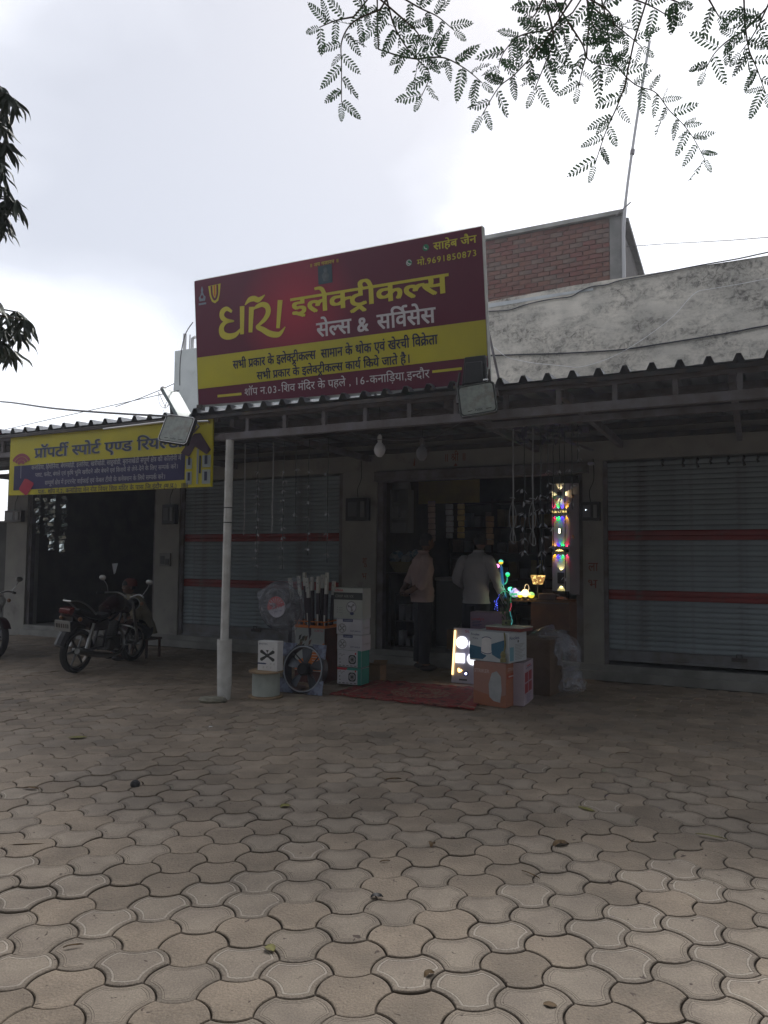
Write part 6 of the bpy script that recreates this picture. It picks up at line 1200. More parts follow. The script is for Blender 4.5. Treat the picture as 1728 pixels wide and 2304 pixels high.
t = carton('water_heater_carton', 'white and blue water heater carton lying on the orange carton', 'carton', -.76, -2.25, .478, R(-12), .50, .40, .325, m_fw); fn = face(.40); fr = face(.40, 'r', .50)
text('Finolex', fn, -.23, -.12, .275, .30, m_bluep, t, bold=.01); text('Welta', fn, -.21, -.14, .235, .255, m_bluep, t)
flatpoly([(-.25, .02), (-.08, .02), (-.03, .06), (-.10, .10), (-.10, .15), (-.25, .17)], fn, m_fb, t, .0003, 'printed_panel'); flatpoly([(.02, .19), (.20, .25), (.20, .02), (.10, .05), (.04, .08)], fn, m_fb, t, .0003, 'printed_panel')
flatpoly([(-.10, .09), (-.09, .24), (-.055, .262), (.01, .262), (.03, .24), (.03, .09), (0, .075), (-.07, .075)], fn, M_white, t, .0008, 'printed_shape'); ribbon(smoothline([(-.09, .25), (-.05, .265), (.0, .265), (.03, .25)], 4), .004, fn, m_bluep, t, 'printed_shape', lift=.0012); ribbon(smoothline([(-.10, .10), (-.05, .085), (.0, .085), (.035, .10)], 4), .004, fn, m_bluep, t, 'printed_shape', lift=.0012)
text('Finolex', fr, -.19, .03, .25, .285, m_bluep, t, bold=.01); flatpoly(circ(.0, .225, .016, .016, 12), fr, m_char, t, 0, 'printed_mark'); rectp(t, fr, -.19, -.10, .02, .17, mat('light blue print', (.16, .33, .42), .6))
for k in range(11): rectp(t, fr, -.07, .15-.03*(k % 4), .19-.016*k, .195-.016*k, m_greyp, 'lettering')
mb = MB(); mb.tube(smoothline([(.20, -.215, .33), (.205, -.21, .2), (.195, -.215, .12)], 4), .008, 6); mb.lathe([(0, .0), (.03, .0), (.035, .03), (.022, .05), (.03, .08), (.018, .11), (0, .12)], (.195, -.235, .015), 12); mb.build('hanging_tag', mat('dull gold bottle', (.22, .20, .08), .5), t)
# red tray with an artificial plant
t = thing('red_tray', 'shallow red and white tray on top of the water heater carton', 'tray', -.66, -2.16, .805, R(-12))
mb = MB(); mb.box(-.22, .22, -.14, .14, 0, .035); mb.build('tray', mat('dull red tray', (.20, .04, .035), .6), t, bevel=.004); mb = MB(); mb.box(-.225, .225, -.145, .145, .036, .05); mb.build('lid', mat('pale tray top', (.42, .42, .38), .5), t, bevel=.003)
t = thing('plant_pot', 'small square pot with a leafy artificial plant and string lights on the tray', 'plant', -.68, -2.16, .858)
mb = MB(); mb.prism([(-.05, -.05), (.05, -.05), (.05, .05), (-.05, .05)], 0, .06, 'z'); mb.build('pot', mat('green cream pot', (.25, .25, .12), .6, c2=(.08, .12, .06), scale=20), t, bevel=.004); mb = MB(); mb.disc((0, -.0525, .03), .014, 'y', 12); mb.build('pot_mark', M_black, t)
mb = MB(); rg = random.Random(6)
for k in range(60):
    a = rg.uniform(0, 6.28); h_ = rg.uniform(.06, .42); r_ = rg.uniform(0, .07)*(1-h_*1.2)+.02; p = Vector((r_*math.cos(a), r_*math.sin(a), h_)); d_ = Vector((math.cos(a)*.03, math.sin(a)*.03, .05)); s_ = Vector((-math.sin(a), math.cos(a), 0))*.012; mb.quad(p, p+d_*.5+s_, p+d_, p+d_*.5-s_)
mb.tube([(0, 0, .05), (.01, 0, .25), (-.01, 0, .42)], .012, 6); mb.build('foliage', mat('dark green plastic leaf', (.03, .08, .04), .5, c2=(.07, .12, .06), scale=12), t)
cols = {'blue': ((.08, .12, 1), 5), 'cyan': ((.1, .8, .8), 2.2), 'red': ((1, .05, .12), 3), 'green': ((.05, 1, .4), 2)}
LED = {}
for cn, (cc, ss) in cols.items():
    mb = MB(); mb.sphere((0, 0, 0), .0027, 6, 4); LED[cn] = mb.mesh('led', emis('led '+cn, cc, ss))
t = thing('led_string', 'blue, green and red string of tiny lights draped around the potted plant', 'light string', -.68, -2.17, .86)
pth = smoothline([(-.09, -.09, .22), (-.10, -.09, .26), (-.08, -.09, .30), (-.05, -.09, .36), (-.0, -.08, .385), (.06, -.09, .36), (.07, -.09, .28), (.075, -.09, .22), (.06, -.09, .17), (.07, -.09, .12), (.085, -.09, .06), (.08, -.1, .02)], 4)
mb = MB(); mb.tube(pth, .002, 4); mb.build('wire', M_black, t)
for k, p in enumerate(pth[::1]): share('led', LED['blue' if k < 12 else 'green' if k < 26 else 'red' if k < 33 else 'cyan'], t, p)
for k in range(9): share('led', LED['blue'], t, (-.10+rg.uniform(-.02, .02), -.095, .17+k*.013))
# brown carton with polythene
t = carton('brown_carton', 'large plain brown carton standing right of the orange carton pile', 'carton', -.52, -1.36, 0, R(-6), .42, .46, .66, mat('dark brown cardboard', (.15, .10, .065), .9, c2=(.11, .075, .05), scale=4, bump=.1))
t = thing('polythene_bag', 'crumpled heap of clear polythene draped over and beside the brown carton', 'plastic bag', -.25, -1.22, 0)
ol = smoothline([(-.42, .66), (-.34, .74), (-.22, .77), (-.08, .75), (.06, .68), (.14, .58), (.22, .46), (.20, .34), (.10, .26), (-.02, .34), (-.06, .5), (-.2, .62), (-.42, .66)], 3)[:-1]
blob(ol, -.22, .16, 8, .10, 12).build('film', m_film, t, smooth=True)
ol = smoothline([(-.05, .30), (.08, .28), (.20, .2), (.24, .05), (.1, .0), (-.05, .01), (-.05, .30)], 3)[:-1]
blob(ol, -.12, .2, 15, .08, 10).build('film', m_film, t, smooth=True)
# pink carton in the doorway
t = carton('pink_carton', 'pale violet printed carton standing behind the water heater carton', 'carton', -1.36, -.80, .0, R(0), .42, .25, .90, mat('violet pink carton', (.30, .20, .30), .6, c2=(.25, .17, .26), scale=5)); fn = face(.25)
text("Lovely's", fn, -.19, -.02, .795, .83, m_redp, t, bold=.01)
for k in range(4): rectp(t, fn, -.18, -.05-.02*(k % 2), .775-.02*k, .782-.02*k, m_bluep, 'lettering')
ribbon(circ(.09, .68, .10, .10, 18, 10, 170), .004, fn, m_greyp, t, 'printed_shape')

# ------------------------------------------------------------------ counter with lamps
CT = thing('counter', 'brown wooden counter in the doorway carrying glowing show lamps', 'counter', -.90, .30, 0)
mb = MB(); mb.box(-.52, .50, -.22, .30, 1.0, 1.035); mb.build('top', mat('counter top wood', (.22, .13, .07), .5, c2=(.15, .09, .05), scale=7), CT, bevel=.004)
mb = MB(); mb.box(-.13, .42, -.20, .28, .62, .998); mb.box(.425, .60, -.24, .2, .2, 1.02); mb.build('front_panel', mat('counter brown laminate', (.17, .085, .05), .5, c2=(.12, .06, .04), scale=6), CT, bevel=.004)
mb = MB(); mb.box(-.5, .42, -.16, .28, .2, .615); mb.build('base', M_darkbrown, CT)
mb = MB(); mb.box(-.12, .41, -.205, -.201, .985, .995); mb.build('edge_strip', M_steel, CT)
def at(du, dv, z): return (-.90+du, .30+dv, z)
t = thing('globe_lamp', 'tall coloured lamp column with four small glowing balls on branches', 'lamp', -1.42, .12, 1.036)
m_col = emis('blue lit column', (.01, .10, .35), .55, (.1, .2, .3)); m_col2 = emis('green lit branch', (.01, .35, .22), .8, (.1, .3, .2))
mb = MB(); mb.tube([(0, 0, 0), (-.03, 0, .22), (-.05, 0, .46)], [.030, .022, .018], 10); mb.build('column', m_col, t, smooth=True)
mb = MB(); mb.tube(smoothline([(-.02, 0, .08), (-.015, 0, .18), (.03, 0, .24), (.04, 0, .31)], 4), .010, 6); mb.tube([(-.05, 0, .46), (-.055, 0, .50)], .005, 6); mb.build('branch', m_col2, t, smooth=True)
def ballc(p, r_, top, bot, s, parent, name='globe'):
    mb = MB(); mb.sphere(p, r_, 16, 10)
    for i, f in enumerate(mb.f): 
        zc = sum(mb.v[q][2] for q in f)/4-p[2]; mb.m[i] = 0 if zc > r_*.1 else 1
    return mb.build(name, [emis('glow %s a%.1f' % (name, s+sum(top)), top, s, top), emis('glow %s b%.1f' % (name, s+sum(bot)), bot, s, bot)], parent, smooth=True)
ballc((-.055, 0, .525), .034, (.15, .85, .65), (.9, .65, .02), 1.1, t); ballc((.045, 0, .345), .033, (.1, .9, .65), (.02, .75, .12), 1.0, t)
mb = MB(); mb.sphere((-.115, 0, .465), .038, 14, 8, sc=(1, 1, .8)); mb.build('globe', emis('pink glow', (1, .25, .75), 2.5), t, smooth=True); pt('pink_lamp', (-.115, -.06, .47), .25, (1, .3, .8), t)
mb = MB(); mb.sphere((.09, 0, .135), .042, 14, 8, sc=(1, 1, .75)); mb.build('globe', emis('green glow', (.1, .9, .5), 1.8), t, smooth=True); pt('green_lamp', (.09, -.06, .14), .3, (.1, 1, .5), t)
def single(name, label, u, z, r_, top, bot, s, v=.1, energy=0):
    t = thing(name, label, 'lamp', u, v, 1.036, group='glowing balls on the counter'); mb = MB(); mb.lathe([(0, 0), (.03, 0), (.028, .015), (0, .02)], seg=12); mb.build('base', M_black, t)
    ballc((0, 0, .015+r_), r_, top, bot, s, t)
    if energy: pt('ball_lamp', (0, -.08, .1), energy, tuple(min(1, q+.1) for q in bot), t)
    return t
t = single('ball_lamp', 'larger multicoloured crystal ball lamp on the counter', -1.27, 1.16, .066, (.45, .35, .75), (.08, .45, .25), .8, energy=.12)
rg = random.Random(4); mb = MB()
for k in range(26):
    a, b = rg.uniform(0, 6.28), rg.uniform(.2, 2.6); p = Vector((math.sin(b)*math.cos(a), math.sin(b)*math.sin(a), math.cos(b)))*.0665; mb.sphere((p.x, p.y, p.z+.081), .011, 5, 4)
mb.build('facet', emis('lilac facet', (.6, .35, .85), .8), t)
single('ball_lamp', 'pale blue glowing ball lamp between two brighter ones', -1.185, 1.12, .044, (.35, .75, .9), (.3, .5, .8), 1.1)
t = thing('ball_lamp', 'bright warm white globe lamp with a looped wire handle', 'lamp', -1.11, .1, 1.036, group='glowing balls on the counter'); mb = MB(); mb.lathe([(0, 0), (.035, 0), (.03, .03), (0, .03)], seg=12); mb.build('base', M_black, t); mb = MB(); mb.sphere((0, 0, .085), .056, 16, 10); mb.build('globe', emis('warm white globe', (1, .72, .35), 2.2), t, smooth=True)
mb = MB(); mb.tube(smoothline([(-.01, 0, .14), (-.0, 0, .19), (.03, 0, .21), (.055, 0, .17), (.045, 0, .12)], 5), .004, 5); mb.build('handle', emis('lit handle', (.9, .6, .3), .7), t); pt('warm_lamp', (0, -.07, .10), 1.2, (1, .75, .4), t)
single('ball_lamp', 'yellow and green glowing ball lamp, rightmost of the row', -1.02, 1.11, .044, (.35, .75, .25), (.9, .75, .05), 1.1)
t = thing('table_lamp', 'table lamp with a glowing patterned trapezoid shade', 'lamp', -.93, .12, 1.036); mb = MB(); mb.lathe([(0, 0), (.05, 0), (.045, .02), (.01, .03), (.008, .2), (0, .2)], seg=12); mb.build('stand', M_black, t)
m_shade = mat('glowing marble shade', (.8, .6, .2), .4, c2=(.2, .1, .03), scale=22, contrast=(.42, .5)); _t = m_shade.node_tree; _b = _t.nodes['Principled BSDF']; _t.links.new(_b.inputs['Base Color'].links[0].from_socket, _b.inputs['Emission Color']); _b.inputs['Emission Strength'].default_value = 1.6
mb = MB(); mb.lathe([(.068, .215), (.105, .335), (.104, .34), (.066, .22)], seg=20); mb.build('shade', m_shade, t, smooth=True); pt('shade_lamp', (0, -.02, .28), .25, (1, .75, .35), t, .03)
# things lying on the counter
t = thing('parcel', 'small dark parcel tied with string on the counter right of the lamps', 'parcel', -.78, .15, 1.036); mb = MB(); mb.box(-.13, .12, -.1, .1, 0, .09); mb.build('box', M_darkbrown, t, bevel=.01); mb = MB(); mb.tube(smoothline([(-.13, -.1, .07), (.05, -.12, .095), (.2, -.13, .06), (.28, -.14, .01)], 5), .004, 5); mb.build('string', m_cordw, t)
t = thing('paper_packet', 'crumpled orange lit packet lying on the counter', 'packet', -.60, .12, 1.036); mb = MB(); mb.sphere((0, 0, .02), .06, 10, 6, sc=(1.6, 1, .45)); mb.build('packet', mat('orange packet', (.45, .18, .08), .5), t, smooth=False)
pt('counter_lamp', tuple(W(-.72, .02, 1.35)), .35, (1, .6, .35), None).name = 'lamp_light'

# lit demonstration panel with wall lights
LP = thing('wall_light_panel', 'tall white panel showing lit wall lights with coloured beams beside the doorway', 'display panel', -.50, -.10, 1.05)
m_pan = mat('panel white laminate', (.42, .42, .45), .6)
mb = MB(); mb.box(-.17, .07, .0, .02, .12, 1.66); mb.build('panel', m_pan, LP, bevel=.002)
mb = MB(); mb.box(.071, .20, -.004, .012, .08, 1.66); mb.build('side_panel', mat('side laminate', (.24, .22, .25), .4), LP)
mb = MB(); mb.box(-.165, .20, -.02, .0, 1.60, 1.70); mb.build('top_cover', M_black, LP)
def spot(p, aim, energy, col, size=50, blend=.25):
    l = bpy.data.lights.new('beam', 'SPOT'); l.energy = energy; l.color = col; l.spot_size = R(size); l.spot_blend = blend; l.shadow_soft_size = .004
    o = bpy.data.objects.new('beam', l); COL.objects.link(o); o.parent = LP; o.location = p; d_ = (Vector(aim)-Vector(p)); o.rotation_euler = d_.to_track_quat('-Z', 'Y').to_euler(); return o
warm = (1, .78, .38); RB = [(1, .02, .06), (.0, 1, .12), (.05, .02, 1), (1, .42, .0)]
def fixture(x, z, w, h_, m=M_black): mb = MB(); mb.box(x-w/2, x+w/2, -.055, -.001, z-h_/2, z+h_/2); return mb.build('wall_light', m, LP, bevel=.004)
CXP = -.055
fixture(CXP, 1.46, .06, .055)
for dx, dz in ((0, 1), (0, -1), (1, 0), (-1, 0)): spot((CXP+dx*.035, -.03, 1.46+dz*.035), (CXP+dx*.13, .0, 1.46+dz*.13), 1.0, warm, 62)
for zc, flip in ((1.205, 0), (.675, 1)):
    fixture(CXP, zc, .235, .045); order = RB if not flip else RB[::-1]
    for k in range(4):
        x = CXP-.085+.057*k
        for s in (1, -1): spot((x, -.028, zc+s*.027), (x+(.0), .0, zc+s*.10), 1.0, order[k], 54)
        spot((x, -.03, zc+.027), (x, .0, zc+.15), .06, (.42, .2, 1), 80); spot((x, -.03, zc-.027), (x, .0, zc-.15), .06, (.42, .2, 1), 80)
f_ = lambda x, z, l=0: (x, -.0565-l, z)
e_gold = emis('golden lit letters', (1, .75, .25), 2.2)
run('ram', f_, CXP-.10, CXP+.10, 1.220, 1.193, e_gold, LP, 20)
for sx in (-1, 1): flatpoly([(CXP, .672), (CXP+sx*.02, .69), (CXP+sx*.035, .685), (CXP+sx*.06, .668), (CXP+sx*.03, .672), (CXP+sx*.02, .664)], f_, e_gold, LP, 0, 'emblem')
flatpoly(circ(CXP, .682, .008, .016, 10), f_, e_gold, LP, .0005, 'emblem')
fixture(CXP, .945, .034, .085); mb = MB(); mb.box(CXP-.013, CXP+.013, -.062, -.056, .912, .978); mb.build('lamp_window', emis('white lamp window', (1, .88, .65), 3), LP)
spot((CXP, -.03, .995), (CXP, 0, 1.06), .03, warm, 50); spot((CXP, -.03, .895), (CXP, 0, .83), .03, warm, 50)
fixture(CXP+.01, .30, .085, .15); 
for s in (1, -1): spot((CXP+.01, -.03, .30+s*.085), (CXP+.01, .0, .30+s*.17), .9, (1, .85, .3), 70)
pt('panel_spill', (-.02, -.25, .95), .03, (.7, .55, 1), LP, .05)
# small carved bracket lights on the side panel
for z in (1.42, .86): mb = MB(); mb.sphere((.12, -.01, z), .02, 8, 6, sc=(1, .5, 1.4)); mb.build('side_lamp', mat('copper lamp', (.35, .18, .10), .4, .5), LP)

# ------------------------------------------------------------------ inside of the shop
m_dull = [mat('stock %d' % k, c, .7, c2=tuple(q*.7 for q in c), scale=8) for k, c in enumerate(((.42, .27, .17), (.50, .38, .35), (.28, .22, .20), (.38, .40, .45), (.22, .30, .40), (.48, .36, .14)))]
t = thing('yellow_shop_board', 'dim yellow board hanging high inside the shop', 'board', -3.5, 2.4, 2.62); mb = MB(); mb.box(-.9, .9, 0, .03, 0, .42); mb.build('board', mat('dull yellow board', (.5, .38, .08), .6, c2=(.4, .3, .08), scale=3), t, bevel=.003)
t = thing('shelf_rack', 'dark shelf rack full of packets along the back of the shop', 'shelf', -1.9, 3.9, .2)
mb = MB(); 
for z in (.0, .5, 1.0, 1.5, 2.0, 2.5): mb.box(-1.8, 1.6, -.2, .3, z, z+.03)
for x in (-1.8, -.9, 0, .8, 1.57): mb.box(x, x+.03, -.2, .3, 0, 2.6)
mb.build('frame', M_darkbrown, t)
rg = random.Random(12); SB = []
for k in range(6):
    mb = MB(); mb.box(-.09, .09, -.1, .1, 0, .22+.04*(k % 3)); SB.append(mb.mesh('packet', m_dull[k], bevel=.004))
for z in (.03, .53, 1.03, 1.53, 2.03):
    x = -1.68
    while x < 1.5:
        if rg.random() < .8:
            p_ = bpy.data.objects.new('packet', rg.choice(SB)); COL.objects.link(p_); p_.location = W(-1.9+x, 3.9+rg.uniform(-.05, .05), .2+z); p_.rotation_euler = (0, 0, -PHI+rg.uniform(-.1, .1)); p_.scale = (rg.uniform(.8, 1.1), 1, rg.uniform(.8, 1.3)); tag(p_, 'dim cardboard packet on the dark shelf rack at the back of the shop', 'packet', 'packets on the back shelf')
        x += .235
t = thing('white_cabinet', 'narrow white wall cabinet with small boxes behind the left door jamb', 'cabinet', -3.33, .75, 2.02)
mb = MB(); mb.box(-.16, .16, 0, .03, 0, .7); mb.box(-.16, -.13, -.2, 0, 0, .7); mb.box(.13, .16, -.2, 0, 0, .7); mb.box(-.16, .16, -.2, 0, .0, .02); mb.box(-.16, .16, -.2, 0, .22, .24); mb.box(-.16, .16, -.2, 0, .48, .5); mb.build('frame', mat('dull white cabinet', (.26, .27, .27), .6), t)
mb = MB(); mb.lathe([(.0, 0), (.16, 0), (.15, .1), (.1, .18), (0, .2)], (0, -.1, .702), 14); mb.build('top_bag', mat('grey cloth', (.24, .25, .27), .8), t, smooth=True)
for x, z, w_, h_ in ((-.08, .24, .09, .18), (.07, .24, .09, .12), (0, .02, .24, .14)): mb = MB(); mb.box(x-w_/2, x+w_/2, -.19, -.06, z+.002, z+h_); mb.build('small_box', mat('pale box', (.32, .33, .35), .6), t)
def strip_pack(u, v, z0, z1, m, lb):
    t = thing('hanging_packets', lb, 'packets', u, v, z1, group='strips of packets hanging in the shop'); mb = MB(); rg = random.Random(int(u*77)); z = 0
    while z > z0-z1: mb.box(-.06+rg.uniform(-.01, .01), .06+rg.uniform(-.01, .01), -.02, .02, z-.09, z-.005); z -= .095
    mb.build('packet', m, t, bevel=.01)
strip_pack(-2.90, .9, 1.95, 2.55, m_dull[1], 'pinkish strip of packets hanging just inside the doorway'); strip_pack(-2.62, 1.0, 1.98, 2.5, m_dull[3], 'grey strip of packets hanging beside the pinkish one'); strip_pack(-2.42, 1.0, 1.95, 2.5, m_dull[5], 'golden strip of packets hanging in the shop'); strip_pack(-2.0, 1.2, 1.9, 2.3, m_dull[0], 'reddish packet bunch hanging in the middle of the shop')
t = thing('cloth_bundle', 'blue and white plastic bundle lying on a basket inside the left jamb', 'bundle', -3.18, .45, 1.55)
mb = MB(); rg = random.Random(7)
for k in range(9): mb.sphere((rg.uniform(-.2, .24), rg.uniform(-.08, .08), rg.uniform(.03, .14)), rg.uniform(.06, .10), 8, 6)
mb.build('cloth', mat('blue white plastic', (.05, .14, .22), .45, c2=(.34, .38, .42), scale=9, contrast=(.42, .55)), t)
mb = MB(); mb.lathe([(0, -.18), (.14, -.17), (.2, -.06), (.23, .0), (.2, .0)], (-.02, 0, 0), 18); mb.build('basket', mat('yellow basket', (.18, .16, .08), .7), t)
mb = MB(); mb.box(-.3, .3, -.15, .2, -.2, -.182); mb.tube([(-.25, 0, -.2), (-.25, 0, -1.35)], .02, 6); mb.tube([(.25, 0, -.2), (.25, 0, -1.35)], .02, 6); mb.build('stand', M_steeldk, t)
t = thing('display_table', 'low dark glass display table inside the shop behind the two men', 'table', -2.1, 1.1, .2)
mb = MB(); mb.box(-.7, .5, -.3, .3, 1.05, 1.10); mb.build('top', mat('pale table top', (.22, .2, .19), .4), t, bevel=.004); mb = MB(); mb.box(-.68, .48, -.28, .28, 0, 1.04); mb.build('body', mat('dark table body', (.05, .05, .055), .4), t)
t = thing('floor_carton', 'small dim carton on the shop floor behind the standing man', 'carton', -2.35, .6, .2); mb = MB(); mb.box(-.12, .12, -.1, .1, 0, .3); mb.build('carton', m_carton, t, bevel=.004)
t = thing('white_carton', 'dim white sack leaning on the step behind the two men', 'sack', -1.95, .32, .2); mb = MB(); mb.sphere((0, 0, .25), .25, 12, 8, sc=(1.2, .6, 1)); mb.build('sack', mat('dull sack', (.22, .22, .23), .9, c2=(.15, .15, .16), scale=6), t, smooth=True)
t = thing('green_shelf_goods', 'dim cluttered low shelf inside the left door jamb', 'shelf', -3.12, .6, .2)
mb = MB(); 
for z in (0, .4, .8): mb.box(-.2, .25, -.2, .2, z, z+.02)
for x in (-.2, .23): mb.box(x, x+.02, -.2, .2, 0, .85)
mb.build('frame', M_steeldk, t)
rg = random.Random(31); mb = MB()
for k in range(12): x, z = -.15+.12*(k % 3), .02+.4*(k//6); mb.box(x, x+.08, -.15, 0, z, z+rg.uniform(.08, .3))
mb.build('goods', m_dull[3], t)
# ------------------------------------------------------------------ people
def skin(name, J, E, mats, parent, sub=2, root=None, smooth=True):
    ks = list(J); me = bpy.data.meshes.new(name); me.from_pydata([J[k][:3] for k in ks], [(ks.index(a), ks.index(b)) for a, b in E], [])
    o = bpy.data.objects.new(name, me); COL.objects.link(o)
    mo = o.modifiers.new('s', 'SKIN'); mo.use_smooth_shade = True
    sv = me.skin_vertices[0].data
    for i, k in enumerate(ks):
        r = J[k][3]; sv[i].radius = (r, J[k][4] if len(J[k]) > 4 else r); sv[i].use_root = (k == (root or ks[0]))
    if sub: m2 = o.modifiers.new('d', 'SUBSURF'); m2.levels = sub; m2.render_levels = sub
    dg = bpy.context.evaluated_depsgraph_get(); nm = bpy.data.meshes.new_from_object(o.evaluated_get(dg)); nm.name = name
    bpy.data.objects.remove(o); bpy.data.meshes.remove(me)
    nm.materials.clear()
    for q in (mats if isinstance(mats, (list, tuple)) else [mats]): nm.materials.append(q)
    nm.polygons.foreach_set('use_smooth', [True]*len(nm.polygons))
    o = bpy.data.objects.new(name, nm); COL.objects.link(o); o.parent = parent; return o
m_skin = mat('brown skin', (.16, .075, .045), .55, c2=(.12, .06, .035), scale=6)
m_hair = mat('black hair', (.012, .010, .010), .6, bump=.5, bscale=80)
def chain(pfx, pts, rs, J, E, start=None):
    prev = start
    for i, (p, r) in enumerate(zip(pts, rs)):
        k = pfx+str(i); J[k] = (*p, r) if not hasattr(r, '__len__') else (*p, *r)
        if prev: E.append((prev, k))
        prev = k
    return prev
def hand(parent, w, d, side, curl=.5, up=Vector((0, 0, 1))):
    """palm and five bent fingers grown from the wrist w along d"""
    w = Vector(w); d = Vector(d).normalized(); s = d.cross(up).normalized()*side; n = s.cross(d).normalized()
    J = {'w': (*w, .026), 'p': (*(w+d*.05), .034, .020), 'k': (*(w+d*.085), .036, .018)}; E = [('w', 'p'), ('p', 'k')]
    mb_root = 'w'
    o = skin('palm', J, E, m_skin, parent, 2)
    for i, (off, L) in enumerate(((-.03, .068), (-.010, .078), (.010, .073), (.028, .058))):
        b = w+d*.08+s*off; q1 = b+d*L*.45+n*(-.15*curl*L); q2 = b+d*L*(.8-.25*curl)+n*(-.5*curl*L); q3 = b+d*L*(1-.6*curl)+n*(-.85*curl*L)
        J = {'a': (*(b-d*.02), .010), 'b': (*q1, .0095), 'c': (*q2, .0088), 'd': (*q3, .007)}; skin('finger', J, [('a', 'b'), ('b', 'c'), ('c', 'd')], m_skin, parent, 1)
    b = w+d*.03-s*.025; J = {'a': (*b, .013), 'b': (*(b-s*.03+d*.025), .011), 'c': (*(b-s*.038+d*.06-n*.01), .008)}; skin('thumb', J, [('a', 'b'), ('b', 'c')], m_skin, parent, 1)
def head(parent, c, face_dir, r=.098, tilt=0.0):
    """c = centre of the skull; builds skull, jaw, nose, ears, eyes and hair"""
    f = Vector(face_dir).normalized(); up = (Vector((0, 0, 1))+f*tilt).normalized(); rt = f.cross(up).normalized(); up = rt.cross(f)
    def P(a, b, d): return Vector(c)+rt*a+f*b+up*d
    mb = MB(); n_, m_ = 18, 14
    for j in range(m_+1):
        th = math.pi*j/m_; z = math.cos(th)
        for i in range(n_):
            a = 2*math.pi*i/n_; x, y = math.sin(th)*math.cos(a), math.sin(th)*math.sin(a)
            w = .80 if z > -.2 else .80-.30*(-z-.2); yy = y*(.98 if y > 0 else 1.02); zz = z*1.18
            if z < -.3 and y < 0: yy *= .8
            mb.v.append(tuple(P(x*r*w, yy*r+(.012 if z < -.2 and y > 0 else 0), zz*r)))
    for j in range(m_):
        for i in range(n_): mb.f.append((j*n_+i, (j+1)*n_+i, (j+1)*n_+(i+1) % n_, j*n_+(i+1) % n_)); mb.m.append(0)
    mb.build('head', m_skin, parent, smooth=True)
    mb = MB(); a, b, d, e = P(0, .098, .015), P(-.014, .098, -.028), P(.014, .098, -.028), P(0, .125, -.025); mb.tri(a, b, e); mb.tri(a, e, d); mb.tri(b, d, e); mb.build('nose', m_skin, parent)
    for s in (-1, 1):
        q = P(s*.082, -.005, -.005); mb = MB(); mb.sphere(tuple(q), .026, 8, 6, sc=(.55, .7, 1.2)); mb.build('ear', m_skin, parent, smooth=True)
        q = P(s*.032, .088, .012); mb = MB(); mb.sphere(tuple(q), .011, 8, 6); mb.build('eye', mat('eye', (.3, .28, .27), .3), parent, smooth=True)
    mb = MB(); q = P(0, .095, -.055); mb.sphere(tuple(q), .022, 8, 5, sc=(1.1, .5, .35)); mb.build('mouth', mat('lips', (.17, .06, .05), .5), parent, smooth=True)
    mb = MB()
    for j in range(10):
        th = math.pi*.64*j/9; z = math.cos(th)
        for i in range(n_):
            a = 2*math.pi*i/n_; x, y = math.sin(th)*math.cos(a), math.sin(th)*math.sin(a); lim = 1.0
            yy = y*1.06; zz = z*1.24
            if y > .25: zz = max(zz, .42+.15*y)
            w_ = 1+.05*mnoise.noise(Vector((x*5, y*5, z*5)))
            mb.v.append(tuple(P(x*r*.90*w_, yy*r*w_*(.97 if y > .3 and z < .6 else 1), zz*r*w_)))
    for j in range(9):
        for i in range(n_): mb.f.append((j*n_+i, (j+1)*n_+i, (j+1)*n_+(i+1) % n_, j*n_+(i+1) % n_)); mb.m.append(0)
    mb.build('hair', m_hair, parent, smooth=True)
def trunkring(z, w, d, y=0, x=0, n=16): return [(x+w*math.cos(2*math.pi*k/n)*(1), y+d*math.sin(2*math.pi*k/n), z) for k in range(n)]
def garment(name, rings, mat_, parent, wr=.006, seed=0, extra=None):
    mb = MB(); n = len(rings[0])
    for j, rg_ in enumerate(rings):
        for i, p in enumerate(rg_):
            q = Vector(p); w = wr*mnoise.noise(Vector((q.x*9+seed, q.y*9, q.z*7)))+wr*.8*mnoise.noise(Vector((q.x*20+seed, q.y*20, q.z*26)))
            c_ = sum((Vector(a) for a in rg_), Vector())/n; dd = (q-c_); dd = dd.normalized() if dd.length > 1e-6 else dd; mb.v.append(tuple(q+dd*w*2))
    for j in range(len(rings)-1):
        for i in range(n): mb.f.append((j*n+i, j*n+(i+1) % n, (j+1)*n+(i+1) % n, (j+1)*n+i)); mb.m.append(0)
    o = mb.build(name, mat_, parent, smooth=True); return o
def limb_rings(pts, rs, n=10, per=5):
    L = smoothline([(*p, r) for p, r in zip(pts, rs)], per); out_ = []; prev = None
    for k, q in enumerate(L):
        a = Vector(L[max(k-1, 0)][:3]); b = Vector(L[min(k+1, len(L)-1)][:3]); d = (b-a).normalized()
        e = d.cross(Vector((0, 1, 0.02))) if prev is None else prev-d*prev.dot(d); e.normalize(); prev = e; g_ = d.cross(e)
        out_.append([tuple(Vector(q[:3])+(e*math.cos(2*math.pi*i/n)+g_*math.sin(2*math.pi*i/n))*q[3]) for i in range(n)])
    return out_
